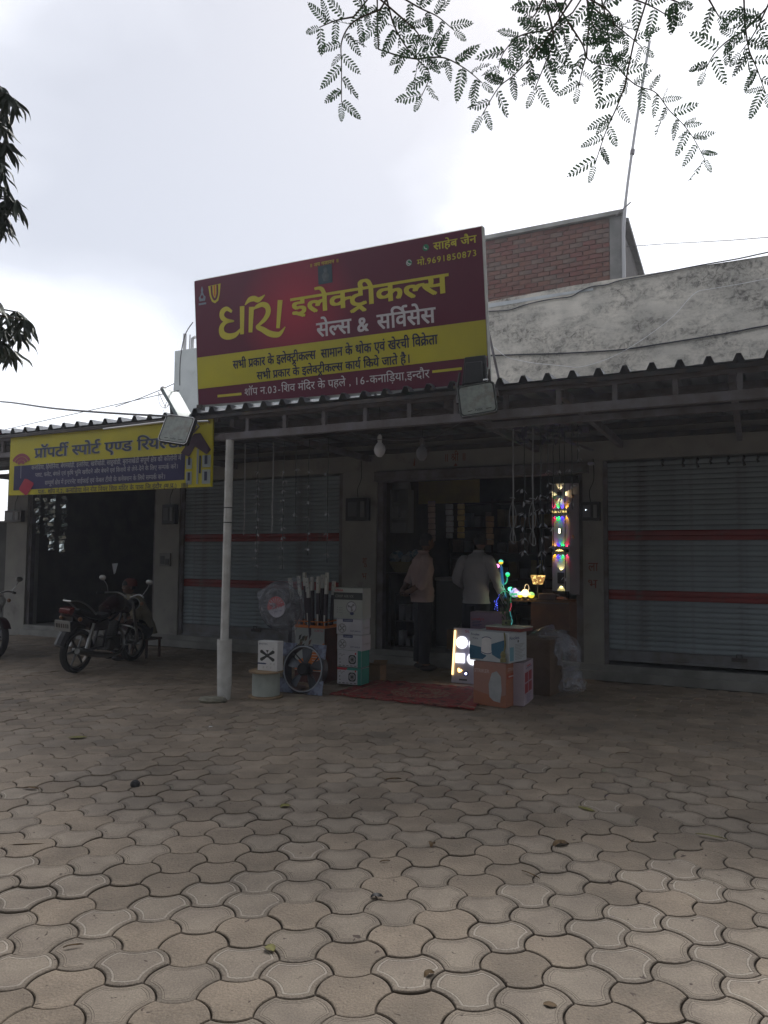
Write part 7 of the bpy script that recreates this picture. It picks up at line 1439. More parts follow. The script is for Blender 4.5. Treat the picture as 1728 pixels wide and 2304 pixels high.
# standing man, hands clasped behind his back. local frame: y = the way he faces
def man(name, label, u, v, z, rz, shirt, pants, bend, arms, S=1.06, headturn=0.0, hem=0.0):
    t = thing(name, label, 'person', u, v, z, rz); t.scale = (S, S, S)
    b = bend
    sp = lambda z_: b*max(0, z_-.95)      # forward lean above the waist
    J = {}; E = []
    J['pelvis'] = (0, 0, .98, .13, .10)
    for k, p, r in (('waist', (0, sp(1.12), 1.12), (.125, .09)), ('chest', (0, sp(1.32)+.0, 1.30), (.145, .10)), ('collar', (0, sp(1.47), 1.44), (.10, .08)), ('neck', (0, sp(1.55)+.01, 1.52), .052), ('skull', (0, sp(1.63)+.02, 1.60), .055)): J[k] = (*p, *(r if hasattr(r, '__len__') else (r,)))
    E += [('pelvis', 'waist'), ('waist', 'chest'), ('chest', 'collar'), ('collar', 'neck'), ('neck', 'skull')]
    for s, nm in ((-1, 'l'), (1, 'r')):
        chain('leg'+nm, [(s*.09, 0, .92), (s*.105, .01, .50), (s*.11, -.015, .09)], [.085, .058, .040], J, E, 'pelvis')
        J['toe'+nm] = (s*.12, .13, .035, .035); E.append(('leg'+nm+'2', 'toe'+nm))
        chain('arm'+nm, arms[nm], [.058, .045, .038, .028], J, E, 'collar')
    skin('body', J, E, m_skin, t, 2, 'pelvis')
    for s, nm in ((-1, 'l'), (1, 'r')):
        a, w_ = Vector(arms[nm][-2]), Vector(arms[nm][-1]); hand(t, w_, (w_-a), s, .7)
    yh = sp(1.72)+.045
    head(t, (0, yh, 1.69), (math.sin(headturn), math.cos(headturn), -b*.6), .098, b*.8)
    mp = mat(*pants); ms = mat(*shirt)
    for s in (-1, 1):
        R_ = limb_rings([(s*.075, 0, .93), (s*.09, 0, .82), (s*.105, .01, .50), (s*.11, -.01, .10)], [.095, .098, .082, .075]); garment('trouser_leg', R_, mp, t, .006, s)
        mb = MB(); mb.sphere((s*.118, .05, .045), .055, 10, 6, sc=(.85, 2.3, .85)); mb.build('shoe', mat('dark shoe', (.025, .02, .02), .5), t, smooth=True)
    garment('trouser_seat', [trunkring(.84, .15, .11), trunkring(.95, .155, .118), trunkring(1.04, .145, .105, sp(1.04))], mp, t, .004, 3)
    rings = [trunkring(.90-hem, .185, .150, sp(.95)-.005), trunkring(.98, .188, .150, sp(1.0)), trunkring(1.1, .175, .135, sp(1.1)), trunkring(1.25, .19, .138, sp(1.25)-.005), trunkring(1.38, .215, .138, sp(1.38)-.008), trunkring(1.46, .195, .118, sp(1.46)-.01), trunkring(1.50, .13, .09, sp(1.5)-.008), trunkring(1.545, .068, .068, sp(1.55)), trunkring(1.57, .060, .062, sp(1.57)+.004)]
    # finer vertical steps for cloth folds
    fine = []
    for a, c in zip(rings[:-1], rings[1:]):
        for q in range(4): fine.append([tuple(Vector(p1).lerp(Vector(p2), q/4)) for p1, p2 in zip(a, c)])
    fine.append(rings[-1]); garment('shirt', fine, ms, t, .010, 5)
    mb = MB(); mb.tube([(p[0]*1.05, p[1]+0, p[2]) for p in trunkring(1.565, .066, .068, sp(1.57)+.004)+[trunkring(1.565, .066, .068, sp(1.57)+.004)[0]]], .012, 5, caps=False); mb.build('shirt_collar', ms, t, smooth=True)
    for s, nm in ((-1, 'l'), (1, 'r')):
        A_ = [Vector(p) for p in arms[nm]]; inn = Vector((s*.12, A_[0].y, A_[0].z+.005))
        if arms.get('short', False): pts = [inn, A_[0], A_[1], A_[1].lerp(A_[2], .12)]; rr = [.075, .074, .070, .068]
        else: pts = [inn, A_[0], A_[1], A_[2].lerp(A_[3], .75)]; rr = [.075, .074, .064, .05]
        garment('sleeve', limb_rings(pts, rr), ms, t, .009, s+9)
    return t
arms1 = {'l': [(-.19, .0, 1.43), (-.27, -.10, 1.15), (-.20, -.22, 1.03), (-.03, -.235, .995)], 'r': [(.19, .0, 1.43), (.27, -.10, 1.15), (.20, -.22, 1.05), (.04, -.235, 1.03)], 'short': True}
man('person', 'man in a pinkish shirt and dark trousers standing with his hands clasped behind his back', -2.49, -.42, 0, R(-48), ('pinkish shirt', (.46, .34, .33), .85, 0, (.38, .28, .275), 5), ('black trousers', (.018, .018, .024), .9), .02, arms1, 1.09, R(-10))
arms2 = {'l': [(-.19, .03, 1.42), (-.27, .02, 1.16), (-.22, .20, 1.06), (-.14, .34, 1.10)], 'r': [(.19, .03, 1.42), (.29, .02, 1.18), (.33, .10, .98), (.36, .22, .86)]}
man('person', 'man in a loose white shirt seen from behind, reaching over the counter', -1.83, .02, 0.0, R(-4), ('white cotton shirt', (.48, .48, .52), .85, 0, (.40, .40, .44), 5), ('navy trousers', (.02, .022, .035), .9), .16, arms2, 1.10, R(-15), .03)
# man sitting low behind the motorcycle
t = thing('person', 'man in a beige shirt and dark red cap sitting hunched behind the parked motorcycle', 'person', -6.90, -1.35, 0, R(160))
J = {}; E = []
J['pelvis'] = (0, 0, .42, .15, .12); J['waist'] = (0, .05, .58, .14, .11); J['chest'] = (0, .14, .78, .15, .12); J['collar'] = (0, .20, .93, .10, .08); J['neck'] = (0, .235, 1.0, .05)
E += [('pelvis', 'waist'), ('waist', 'chest'), ('chest', 'collar'), ('collar', 'neck')]
AR = {'l': [(-.19, .2, .90), (-.24, .28, .66), (-.16, .46, .60), (-.08, .56, .64)], 'r': [(.19, .2, .90), (.25, .26, .66), (.18, .46, .58), (.10, .56, .62)]}
for s, nm in ((-1, 'l'), (1, 'r')):
    chain('leg'+nm, [(s*.1, .04, .42), (s*.16, .42, .50), (s*.15, .40, .09)], [.10, .07, .045], J, E, 'pelvis'); J['toe'+nm] = (s*.16, .54, .04, .035); E.append(('leg'+nm+'2', 'toe'+nm)); chain('arm'+nm, AR[nm], [.058, .045, .038, .028], J, E, 'collar')
skin('body', J, E, m_skin, t, 2, 'pelvis'); ms = mat('beige khaki shirt', (.26, .235, .165), .9, c2=(.19, .17, .12), scale=5); mp = mat('black trousers', (.018, .018, .024))
for s, nm in ((-1, 'l'), (1, 'r')): hand(t, AR[nm][3], Vector(AR[nm][3])-Vector(AR[nm][2]), s, .8)
R5 = [trunkring(.38, .19, .17, -.02), trunkring(.55, .19, .16, .03), trunkring(.75, .2, .155, .11), trunkring(.88, .21, .14, .17), trunkring(.95, .15, .1, .195), trunkring(1.0, .065, .065, .23)]
fine = []
for a, c in zip(R5[:-1], R5[1:]):
    for q in range(4): fine.append([tuple(Vector(p1).lerp(Vector(p2), q/4)) for p1, p2 in zip(a, c)])
garment('shirt', fine+[R5[-1]], ms, t, .012, 2)
for s, nm in ((-1, 'l'), (1, 'r')):
    A_ = [Vector(p) for p in AR[nm]]; garment('sleeve', limb_rings([Vector((s*.12, .19, .9)), A_[0], A_[1], A_[1].lerp(A_[2], .3)], [.09, .09, .075, .07]), ms, t, .008, s)
    garment('trouser_leg', limb_rings([(s*.08, -.02, .42), (s*.12, .2, .47), (s*.16, .42, .50), (s*.155, .43, .3), (s*.15, .40, .10)], [.12, .11, .09, .075, .07]), mp, t, .006, s)
    mb = MB(); mb.sphere((s*.155, .48, .045), .055, 10, 6, sc=(.85, 2.2, .85)); mb.build('shoe', mat('dark shoe', (.025, .02, .02)), t, smooth=True)
head(t, (0, .29, 1.12), (0, 1, -.35), .098, .35)
mb = MB(); mb.lathe([(.105, 0), (.108, .04), (.09, .10), (.04, .125), (0, .13)], (0, .265, 1.13), 16); mb.build('cap', mat('dark red cap', (.14, .03, .025), .9), t, smooth=True)
t = thing('stool', 'low dark stool under the sitting man', 'stool', -6.88, -1.33, 0); mb = MB(); mb.box(-.17, .17, -.17, .17, .28, .31); mb.build('seat', M_darkbrown, t, bevel=.004)
for a, b in ((-1, -1), (1, -1), (-1, 1), (1, 1)): mb = MB(); mb.box(a*.14-.015, a*.14+.015, b*.14-.015, b*.14+.015, 0, .28); mb.build('leg', M_darkbrown, t)

# ------------------------------------------------------------------ motorcycles. local x = forward
m_tyre = mat('tyre rubber', (.02, .02, .02), .85); m_chrome = mat('chrome', (.35, .35, .35), .28, 1.0); m_bike = mat('black red tank paint', (.035, .008, .010), .25, c2=(.012, .006, .008), scale=3); m_eng = mat('engine alloy', (.10, .10, .10), .4, .7); m_seat = mat('seat vinyl', (.02, .02, .022), .55); m_tail = mat('red tail lamp', (.10, .012, .012), .25)
def wheel(parent, x, r):
    w_ = bpy.data.objects.new('wheel', None); COL.objects.link(w_); w_.parent = parent; w_.location = (x, 0, r)
    mb = MB(); prof = [(r-.065, -.03), (r-.05, -.045), (r-.02, -.05), (r-.004, -.03), (r, 0), (r-.004, .03), (r-.02, .05), (r-.05, .045), (r-.065, .03), (r-.065, -.03)]; mb.lathe(prof, seg=36, axis='y'); mb.build('tyre', m_tyre, w_, smooth=True)
    mb = MB(); mb.lathe([(r-.085, -.02), (r-.06, -.03), (r-.06, .03), (r-.085, .02), (r-.085, -.02)], seg=32, axis='y'); mb.build('rim', mat('rim alloy', (.22, .2, .18), .35, .8), w_, smooth=True)
    mb = MB(); mb.lathe([(0, -.05), (.05, -.05), (.055, 0), (.05, .05), (0, .05)], seg=16, axis='y')
    for k in range(6): a = 2*math.pi*k/6; mb.tube([(.04*math.cos(a), 0, .04*math.sin(a)), ((r-.075)*math.cos(a+.1), 0, (r-.075)*math.sin(a+.1))], [.018, .012], 6)
    mb.build('spoke', m_eng, w_); return w_
def motorcycle(label, u, v, rz, lean):
    t = thing('motorcycle', label, 'motorcycle', u, v, 0, rz); t.rotation_euler = (lean, 0, -PHI+rz)
    wheel(t, -.64, .30); wheel(t, .64, .30)
    mb = MB(); mb.tube(smoothline([(.30, 0, .86), (.12, 0, .70), (-.1, 0, .66), (-.35, 0, .70), (-.75, 0, .74)], 4), .022, 6); mb.tube([(.3, 0, .8), (.2, 0, .5), (.1, 0, .28), (-.2, 0, .28)], .02, 6)
    for s in (-1, 1): mb.tube([(-.2, s*.08, .32), (-.64, s*.08, .30)], .02, 6); mb.tube([(-.1, s*.06, .66), (-.2, s*.08, .30)], .018, 6)
    mb.build('chassis', M_black, t)
    for s in (-1, 1):
        mb = MB(); mb.tube([(.64, s*.085, .30), (.52, s*.085, .62), (.42, s*.085, .92)], [.024, .022, .018], 8); mb.build('fork', m_chrome, t, smooth=True)
        mb = MB(); mb.tube([(-.60, s*.13, .34), (-.50, s*.13, .68)], [.030, .022], 8); mb.build('shock_absorber', m_chrome, t, smooth=True)
        mb = MB(); mb.tube(smoothline([(.42, s*.03, .98), (.41, s*.18, 1.04), (.30, s*.34, 1.03)], 4), .013, 6); mb.build('handlebar', m_chrome, t, smooth=True)
        mb = MB(); mb.tube([(.30, s*.34, 1.03), (.22, s*.42, 1.02)], .019, 8); mb.build('grip', M_black, t)
        mb = MB(); mb.tube(smoothline([(.33, s*.30, 1.04), (.36, s*.35, 1.14), (.33, s*.40, 1.22)], 3), .006, 5); mb.sphere((.32, s*.41, 1.25), .055, 10, 7, sc=(.35, 1.1, .75)); mb.build('mirror', m_chrome, t, smooth=True)
        mb = MB(); mb.sphere((.50, s*.19, .90), .032, 8, 6); mb.sphere((-.82, s*.15, .76), .030, 8, 6); mb.build('indicator', mat('amber lens', (.20, .08, .02), .3), t, smooth=True)
    mb = MB(); mb.tube(smoothline([(.43, 0, .80), (.33, 0, .85), (.18, 0, .90), (.0, 0, .87), (-.12, 0, .80)], 4), [.07]*4+[.11]*4+[.135]*4+[.11]*4+[.06], 12); mb.build('fuel_tank', m_bike, t, smooth=True)
    mb = MB(); P_ = [(-.10, .80), (-.30, .77), (-.62, .86), (-.80, .90), (-.78, .82), (-.55, .76), (-.3, .70), (-.12, .74)]; mb.prism(P_, -.12, .12, 'y'); mb.build('seat', m_seat, t, bevel=.02, smooth=True)
    mb = MB(); P_ = [(-.12, .72), (-.35, .68), (-.70, .80), (-.90, .86), (-.92, .80), (-.70, .68), (-.4, .56), (-.15, .55)]; mb.prism(P_, -.10, .10, 'y'); mb.build('side_panel', m_bike, t, bevel=.015)
    mb = MB()
    for s in (-1, 1): mb.tube(smoothline([(-.48, s*.14, .80), (-.66, s*.14, .93), (-.82, s*.12, 1.0), (-.92, s*.06, 1.0)], 4), .013, 6)
    mb.tube([(-.92, -.06, 1.0), (-.92, .06, 1.0)], .013, 6); mb.build('grab_rail', m_chrome, t, smooth=True)
    mb = MB(); mb.prism([(-.88, .80), (-.97, .84), (-.96, .90), (-.86, .92)], -.09, .09, 'y'); mb.build('tail_lamp', m_tail, t, bevel=.01)
    mb = MB(); mb.prism([(-.95, .60), (-.962, .60), (-.99, .74), (-.978, .745)], -.12, .12, 'y'); mb.build('number_plate', mat('plate white', (.26, .26, .25), .5), t)
    f_ = lambda x, z, l=0: (-.966-.2*(z-.62)-.0015, -x, z)
    for k, (x0, x1) in enumerate(((-.10, -.07), (-.06, -.035), (-.02, .0), (.015, .035), (.05, .07), (.08, .10))): flatpoly([(x0, .645), (x1, .645), (x1, .70), (x0, .70)], f_, M_steeldk, t, name='plate_mark')
    mb = MB(); mb.tube(smoothline([(-.55, 0, .66), (-.75, 0, .66), (-.92, 0, .54), (-1.0, 0, .40)], 4), .07, 8); mb.build('rear_fender', M_black, t, smooth=True)
    mb = MB(); 
    for k in range(9): a = R(30+k*14); b = R(44+k*14); mb.quad((.64+.34*math.cos(a), -.06, .30+.34*math.sin(a)), (.64+.34*math.cos(a), .06, .30+.34*math.sin(a)), (.64+.34*math.cos(b), .06, .30+.34*math.sin(b)), (.64+.34*math.cos(b), -.06, .30+.34*math.sin(b)))
    mb.build('front_fender', m_bike, t, smooth=True)
    mb = MB(); mb.box(-.16, .16, -.12, .12, .26, .44); mb.tube([(.06, 0, .42), (.12, 0, .66)], .085, 10)
    for k in range(6): mb.lathe([(.06, -.004), (.105, -.003), (.105, .003), (.06, .004)], (.07+.008*k, 0, .47+.028*k), 12)
    mb.lathe([(0, -.15), (.08, -.15), (.095, -.12), (.095, -.1)], (-.06, 0, .34), 14, axis='y'); mb.build('engine', m_eng, t, bevel=.01)
    mb = MB(); mb.tube(smoothline([(.16, -.08, .56), (.24, -.12, .36), (.1, -.15, .20), (-.3, -.16, .22), (-.85, -.17, .34)], 4), [.022]*11+[.042]*6, 8); mb.build('exhaust_pipe', m_chrome, t, smooth=True)
    mb = MB(); mb.lathe([(0, .10), (.075, .10), (.09, .06), (.07, -.02), (0, -.05)], (.50, 0, .88), 18, axis='x'); mb.build('headlight_shell', M_black, t, smooth=True); mb = MB(); mb.lathe([(0, .112), (.05, .108), (.078, .10)], (.50, 0, .88), 18, axis='x'); mb.build('headlight', mat('headlight glass', (.4, .42, .42), .12), t, smooth=True)
    mb = MB(); mb.tube([(.60+.0, .085*math.cos(2*math.pi*k/20), .88+.085*math.sin(2*math.pi*k/20)) for k in range(21)], .008, 5, caps=False); mb.build('headlight_ring', m_chrome, t, smooth=True)
    mb = MB(); mb.tube([(-.05, .14, .28), (-.12, .26, .02)], .012, 6); mb.tube([(.0, -.2, .27), (.0, .2, .27)], .014, 6); mb.build('stand', m_chrome, t)
    mb = MB()
    for s in (-1, 1): mb.tube(smoothline([(.20, s*.04, .30), (.28, s*.26, .34), (.26, s*.27, .55), (.2, s*.05, .60)], 4), .012, 6)
    mb.build('leg_guard', m_chrome, t, smooth=True)
    return t
motorcycle('dark red and black motorcycle seen from behind, chrome rail and white number plate', -6.66, -2.38, R(100), R(4))
motorcycle('black motorcycle at the left edge of the picture with its round mirror and headlight showing', -9.4, -2.5, R(-10), R(-5))
t = thing('white_cup', 'small pale paper held up in the dark behind the motorcycle', 'paper', -8.6, -.4, 1.3); mb = MB(); mb.prism([(-.05, .16), (.09, .17), (.04, .0), (.0, -.03)], -.006, .0); mb.build('sheet', mat('pale paper', (.4, .42, .45), .7), t)

# ------------------------------------------------------------------ trees
TWIGS = [[(-0.019, 1.691, 2.909), (-0.083, 1.737, 2.913), (-0.115, 1.792, 2.903), (-0.119, 1.855, 2.882), (-0.123, 1.934, 2.835)], [(-0.088, 1.833, 2.998), (-0.136, 1.868, 3.014), (-0.183, 1.907, 3.024)], [(-0.006, 1.73, 2.978), (0.015, 1.799, 2.953), (0.048, 1.859, 2.938), (0.079, 1.907, 2.938), (0.115, 1.959, 2.931), (0.096, 2.022, 2.909)], [(0.079, 1.914, 2.943), (0.151, 1.942, 2.967), (0.216, 1.986, 2.966), (0.268, 2.033, 2.958)], [(0.036, 1.844, 3.06), (0.088, 1.889, 3.065), (0.135, 1.93, 3.074), (0.184, 1.978, 3.071)], [(0.013, 1.617, 2.85), (0.065, 1.671, 2.844), (0.081, 1.715, 2.849)], [(0.406, 1.542, 2.833), (0.385, 1.605, 2.824), (0.356, 1.674, 2.808), (0.31, 1.745, 2.789), (0.278, 1.799, 2.789), (0.246, 1.869, 2.76)], [(0.437, 1.948, 3.051), (0.371, 1.997, 3.071), (0.334, 2.058, 3.065), (0.327, 2.115, 3.055)], [(0.385, 1.686, 2.878), (0.403, 1.739, 2.869), (0.396, 1.8, 2.855), (0.382, 1.87, 2.829)], [(0.426, 1.671, 2.861), (0.468, 1.72, 2.849), (0.498, 1.767, 2.841), (0.561, 1.795, 2.846)], [(0.58, 1.945, 3.152), (0.613, 2.006, 3.128), (0.644, 2.072, 3.095), (0.689, 2.128, 3.066), (0.753, 2.171, 3.045), (0.821, 2.199, 3.041), (0.88, 2.244, 3.013), (0.938, 2.283, 2.992), (0.99, 2.325, 2.968), (1.046, 2.374, 2.926)], [(0.602, 1.818, 2.811), (0.6, 1.88, 2.792), (0.591, 1.948, 2.765), (0.583, 2.026, 2.715)], [(0.575, 1.905, 3.059), (0.638, 1.944, 3.05), (0.705, 1.985, 3.033)], [(0.502, 1.805, 2.881), (0.505, 1.855, 2.879), (0.509, 1.913, 2.865)], [(0.601, 1.786, 3.02), (0.667, 1.815, 3.021), (0.728, 1.847, 3.016)], [(0.611, 1.564, 2.845), (0.653, 1.593, 2.855)], [(0.856, 1.714, 2.972), (0.887, 1.773, 2.947), (0.924, 1.83, 2.917), (0.967, 1.875, 2.896), (1.014, 1.925, 2.862)], [(0.924, 1.847, 2.981), (0.903, 1.903, 2.991), (0.892, 1.96, 2.993), (0.893, 2.017, 2.984)], [(0.76, 1.694, 2.949), (0.806, 1.738, 2.935)], [(0.934, 1.752, 2.975), (0.935, 1.821, 2.955), (0.929, 1.883, 2.947)], [(0.506, 1.815, 3.049), (0.529, 1.872, 3.034), (0.563, 1.917, 3.03), (0.609, 1.945, 3.042)], [(0.347, 1.573, 2.857), (0.337, 1.628, 2.854), (0.329, 1.668, 2.871)], [(-0.066, 1.901, 3.104), (-0.059, 1.955, 3.1)], [(-0.028, 1.829, 3.048), (-0.028, 1.882, 3.045), (-0.029, 1.94, 3.034)], [(0.42, 1.67, 2.927), (0.414, 1.726, 2.922), (0.44, 1.778, 2.912)], [(0.419, 1.547, 2.837), (0.49, 1.585, 2.829), (0.517, 1.631, 2.825)]]
m_acl = mat('acacia leaflet', (.022, .045, .026), .7, c2=(.040, .070, .038), scale=9, spec=.2)
for _m in (m_acl,):
    _t = _m.node_tree; _b = _t.nodes['Principled BSDF']; _o = _t.nodes['Material Output']; _tl = _t.nodes.new('ShaderNodeBsdfTranslucent'); _tl.inputs[0].default_value = (.10, .17, .10, 1)
    _mx = _t.nodes.new('ShaderNodeMixShader'); _mx.inputs[0].default_value = .4; _t.links.new(_b.outputs[0], _mx.inputs[1]); _t.links.new(_tl.outputs[0], _mx.inputs[2]); _t.links.new(_mx.outputs[0], _o.inputs[0])
m_twig = mat('acacia twig', (.10, .08, .06), .8); m_bark = mat('grey brown bark', (.13, .10, .08), .95, c2=(.08, .065, .05), scale=10, bump=.8, bscale=20)
def pinna(seed, L=.07, n=15):
    rg = random.Random(seed); mb = MB()
    for k in range(n):
        t = (k+.6)/n; y = L*t; ln = .0140*math.sin(math.pi*min(1, t*.85+.18))**.7*(L/.07); w = .0021*(L/.07); zc = -.10*L*t*t
        for s in (-1, 1):
            a = R(62-18*t)+rg.uniform(-.06, .06); dx, dy = math.sin(a)*ln*s, math.cos(a)*ln; f_ = rg.uniform(-.2, .5)*ln
            nx, ny = -dy/ln, dx/ln
            b0 = (0, y, zc); m1 = (dx*.35+nx*w, y+dy*.35+ny*w, zc+f_*.3); m2 = (dx*.85+nx*w*.9, y+dy*.85+ny*w*.9, zc+f_*.8); tp = (dx, y+dy, zc+f_); m3 = (dx*.85-nx*w*.9, y+dy*.85-ny*w*.9, zc+f_*.8); m4 = (dx*.35-nx*w, y+dy*.35-ny*w, zc+f_*.3)
            i = len(mb.v); mb.v += [b0, m1, m2, tp, m3, m4]; mb.f.append((i, i+1, i+2, i+3, i+4, i+5)); mb.m.append(0)
    mb.tube([(0, 0, 0), (0, L*.5, -.025*L), (0, L, -.1*L)], .0006, 3, m=0)
    me = bpy.data.meshes.new('leaf'); me.from_pydata(mb.v, [], mb.f); me.materials.append(m_acl); me.update(); return me
PIN = [pinna(k, .064+.005*(k % 4), 9+k % 3) for k in range(6)]
AT = bpy.data.objects.new('acacia_tree', None); COL.objects.link(AT); AT.location = (1.6, -1.9, 0)
tag(AT, 'feathery leaved tree whose drooping branches hang into the top of the view', 'tree')
A0 = Vector((1.6, -1.9, 0)); rg = random.Random(21); nl = 0; bulkv = []; bulkf = []
def place_leaf(p, d, nrm, me, sc, as_obj):
    global nl
    d = d.normalized(); x = d.cross(nrm).normalized(); z = x.cross(d); M = Matrix((x, d, z)).transposed()
    if as_obj and nl < 300:
        o = bpy.data.objects.new('leaf', me); COL.objects.link(o); o.parent = AT; o.location = p-A0; o.rotation_euler = M.to_euler(); o.scale = (sc,)*3; nl += 1
    else:
        i = len(bulkv)
        for v_ in me.vertices: q = p-A0+M @ (v_.co*sc); bulkv.append(tuple(q))
        for f_ in me.polygons: bulkf.append(tuple(i+a for a in f_.vertices))
for ti, tw in enumerate(TWIGS):
    P_ = [Vector(p) for p in smoothline(tw, 6)]
    mb = MB(); n_ = len(P_); mb.tube([tuple(p-A0) for p in P_], [.0019*(1-.7*k/n_)+.0005 for k in range(n_)], 5); mb.build('branch', m_twig, AT)
    acc = 0; step = .030; side = 1
    for k in range(1, n_):
        seg = P_[k]-P_[k-1]; L = seg.length; 
        acc += L
        while acc > step:
            acc -= step; side = -side; p = P_[k]-seg.normalized()*min(acc, L)
            view = (p-CY).normalized(); along = seg.normalized(); across = along.cross(view).normalized()*side
            d = along*rg.uniform(.35, .8)+across*rg.uniform(.7, 1.1)+Vector((0, 0, -1))*rg.uniform(.0, .45)+view*rg.uniform(-.5, .5)
            nrm = (view*-1+Vector((rg.gauss(0, .45), rg.gauss(0, .45), rg.gauss(0, .45)))).normalized()
            place_leaf(p, d, nrm, rg.choice(PIN), rg.uniform(.85, 1.25), True)
            if rg.random() < (.95 if ti in (2, 3, 4, 6, 7, 8, 10, 20, 24, 25) and k < n_*.8 else .3):
                d2 = d+Vector((rg.gauss(0, .5), rg.gauss(0, .5), rg.gauss(0, .4))); place_leaf(p, d2, (nrm+Vector((rg.gauss(0, .6), rg.gauss(0, .6), 0))).normalized(), rg.choice(PIN), rg.uniform(.6, 1.0), True)
    tip = P_[-1]; d = (P_[-1]-P_[-2]).normalized(); place_leaf(tip, d, -(tip-CY).normalized(), PIN[0], .9, True)
# limbs from the trunk out to the drooping branches, then the unseen crown, its clusters shaped to block sky light
mb = MB(); mb.tube(smoothline([(0, 0, -.1), (.05, .05, 1.4), (.02, .1, 2.9), (-.1, .2, 3.6)], 4), [.17]*5+[.13]*5+[.10]*3, 12); mb.build('trunk', m_bark, AT, smooth=True)
hubs = [Vector((-.1, .2, 3.6)), Vector((-1.1, 1.9, 3.55)), Vector((-.7, 2.6, 3.75)), Vector((.1, 2.7, 3.7)), Vector((-2.2, 1.6, 3.9)), Vector((1.2, 2.0, 3.9))]
for h_ in hubs[1:]: mb = MB(); mb.tube(smoothline([tuple(hubs[0]-Vector((0, 0, .1))), tuple(hubs[0].lerp(h_, .5)+Vector((0, 0, .35))), tuple(h_)], 5), [.06, .055, .05, .045, .04, .035, .028, .02, .014, .010, .008], 7); mb.build('limb', m_bark, AT, smooth=True)
for tw in TWIGS:
    p = Vector(tw[0])-A0; h_ = min(hubs[1:], key=lambda q: (q-p).length); q_ = p+ (Vector(tw[0])-Vector(tw[1])).normalized()*.12+Vector((0, -.05, .08))
    mb = MB(); mb.tube(smoothline([tuple(h_), tuple(h_.lerp(q_, .6)+Vector((0, 0, .06))), tuple(q_), tuple(p)], 3), .0022, 5); mb.build('branch', m_twig, AT)
def inview(p, m=0.03):
    d = p-CY; sp, cp = math.sin(.060919), math.cos(.060919); D = d.y*cp+d.z*sp
    if D < .05: return False
    X = d.x/D; Y = (-d.y*sp+d.z*cp)/D; return abs(X) < .515+m and abs(Y) < .687+m
CV = []; CF = []
rg = random.Random(77)
def leafcard(p, s, V, F):
    a = Vector((rg.gauss(0, 1), rg.gauss(0, 1), rg.gauss(0, .5))).normalized(); b = a.cross(Vector((rg.gauss(0, 1), rg.gauss(0, 1), rg.gauss(0, 1)))).normalized()
    i = len(V); V += [tuple(p-a*s), tuple(p+b*s*.22-a*s*.2), tuple(p+a*s), tuple(p-b*s*.22-a*s*.1)]; F.append((i, i+1, i+2, i+3))
cl = [(Vector((rg.uniform(-5.6, 6.6), rg.uniform(-8.5, 1.8), rg.uniform(3.4, 8.2))), rg.uniform(.5, 1.1)) for _ in range(270)]
cl += [(Vector((rg.uniform(-4.5, 5.5), rg.uniform(.5, 5.2), rg.uniform(5.4, 8.4))), rg.uniform(.5, 1.0)) for _ in range(110)]  # extra clusters above the view, added to block zenith light over the yard
for c_, r_ in cl:
    for _ in range(210):
        p = c_+Vector((rg.gauss(0, 1), rg.gauss(0, 1), rg.gauss(0, .6)))*r_*.55
        if p.z < 3.2 or inview(p, .08): continue
        leafcard(p-A0, rg.uniform(.09, .17), CV, CF)
i0 = len(CV); V_ = CV+bulkv; F_ = CF+[tuple(i0+a for a in f_) for f_ in bulkf]
me = bpy.data.meshes.new('foliage'); me.from_pydata(V_, [], F_); me.materials.append(m_acl); o = bpy.data.objects.new('foliage', me); COL.objects.link(o); o.parent = AT; o['kind'] = 'stuff'

# mango tree at the left edge
m_mango = mat('mango leaf', (.045, .065, .045), .5, c2=(.07, .095, .06), scale=4); 
MT = bpy.data.objects.new('mango_tree', None); COL.objects.link(MT); M0 = Vector((-6.2, 4.6, 0)); MT.location = M0
tag(MT, 'dark mango tree with long drooping leaves at the left edge', 'tree')
def mleaf(seed):
    rg_ = random.Random(seed); mb = MB(); L, w = .17, .019; n = 7
    for k in range(n+1):
        t = k/n; ww = w*math.sin(math.pi*t**.9)**.7 if 0 < t < 1 else .001; z = -.045*t*t+.008*math.sin(t*7+seed); mb.v += [(-ww, L*t, z+ww*.35), (0, L*t, z), (ww, L*t, z+ww*.35)]
    for k in range(n): a = 3*k; mb.f += [(a, a+1, a+4, a+3), (a+1, a+2, a+5, a+4)]; mb.m += [0, 0]
    me = bpy.data.meshes.new('leaf'); me.from_pydata(mb.v, [], mb.f); me.materials.append(m_mango); me.update(); return me
ML = [mleaf(k) for k in range(4)]
def ppt(px, py, dist):
    a, b = px-864, py-1152; xi = a+0.0078172*b; yi = b-0.0078172*a; X, UP = xi/1676.7, -yi/1676.7; sp, cp = math.sin(.060919), math.cos(.060919)
    d = Vector((X, cp-UP*sp, sp+UP*cp)).normalized(); return CY+d*dist
rosettes = []
rg = random.Random(15)
for (px, py, n_) in ((8, 205, 8), (22, 222, 12), (38, 232, 8), (-10, 215, 12), (12, 262, 8), (-5, 280, 10), (14, 300, 8), (22, 335, 12), (4, 330, 12), (2, 372, 10), (12, 400, 6), (8, 430, 10), (26, 455, 12), (40, 462, 9), (8, 478, 12), (16, 500, 9), (-6, 500, 12), (6, 520, 7), (-14, 250, 12), (-14, 400, 12), (-16, 460, 12), (-18, 350, 12),
    (2, 690, 6), (20, 715, 8), (44, 712, 10), (62, 730, 10), (34, 742, 9), (8, 745, 12), (50, 762, 8), (20, 790, 8), (36, 800, 7), (2, 775, 10), (-12, 730, 12), (-14, 790, 9)):
    rosettes.append((ppt(px-6, py-10, 6.3+rg.uniform(-.35, .35)), n_))
nm = 0; mbulkV = []; mbulkF = []
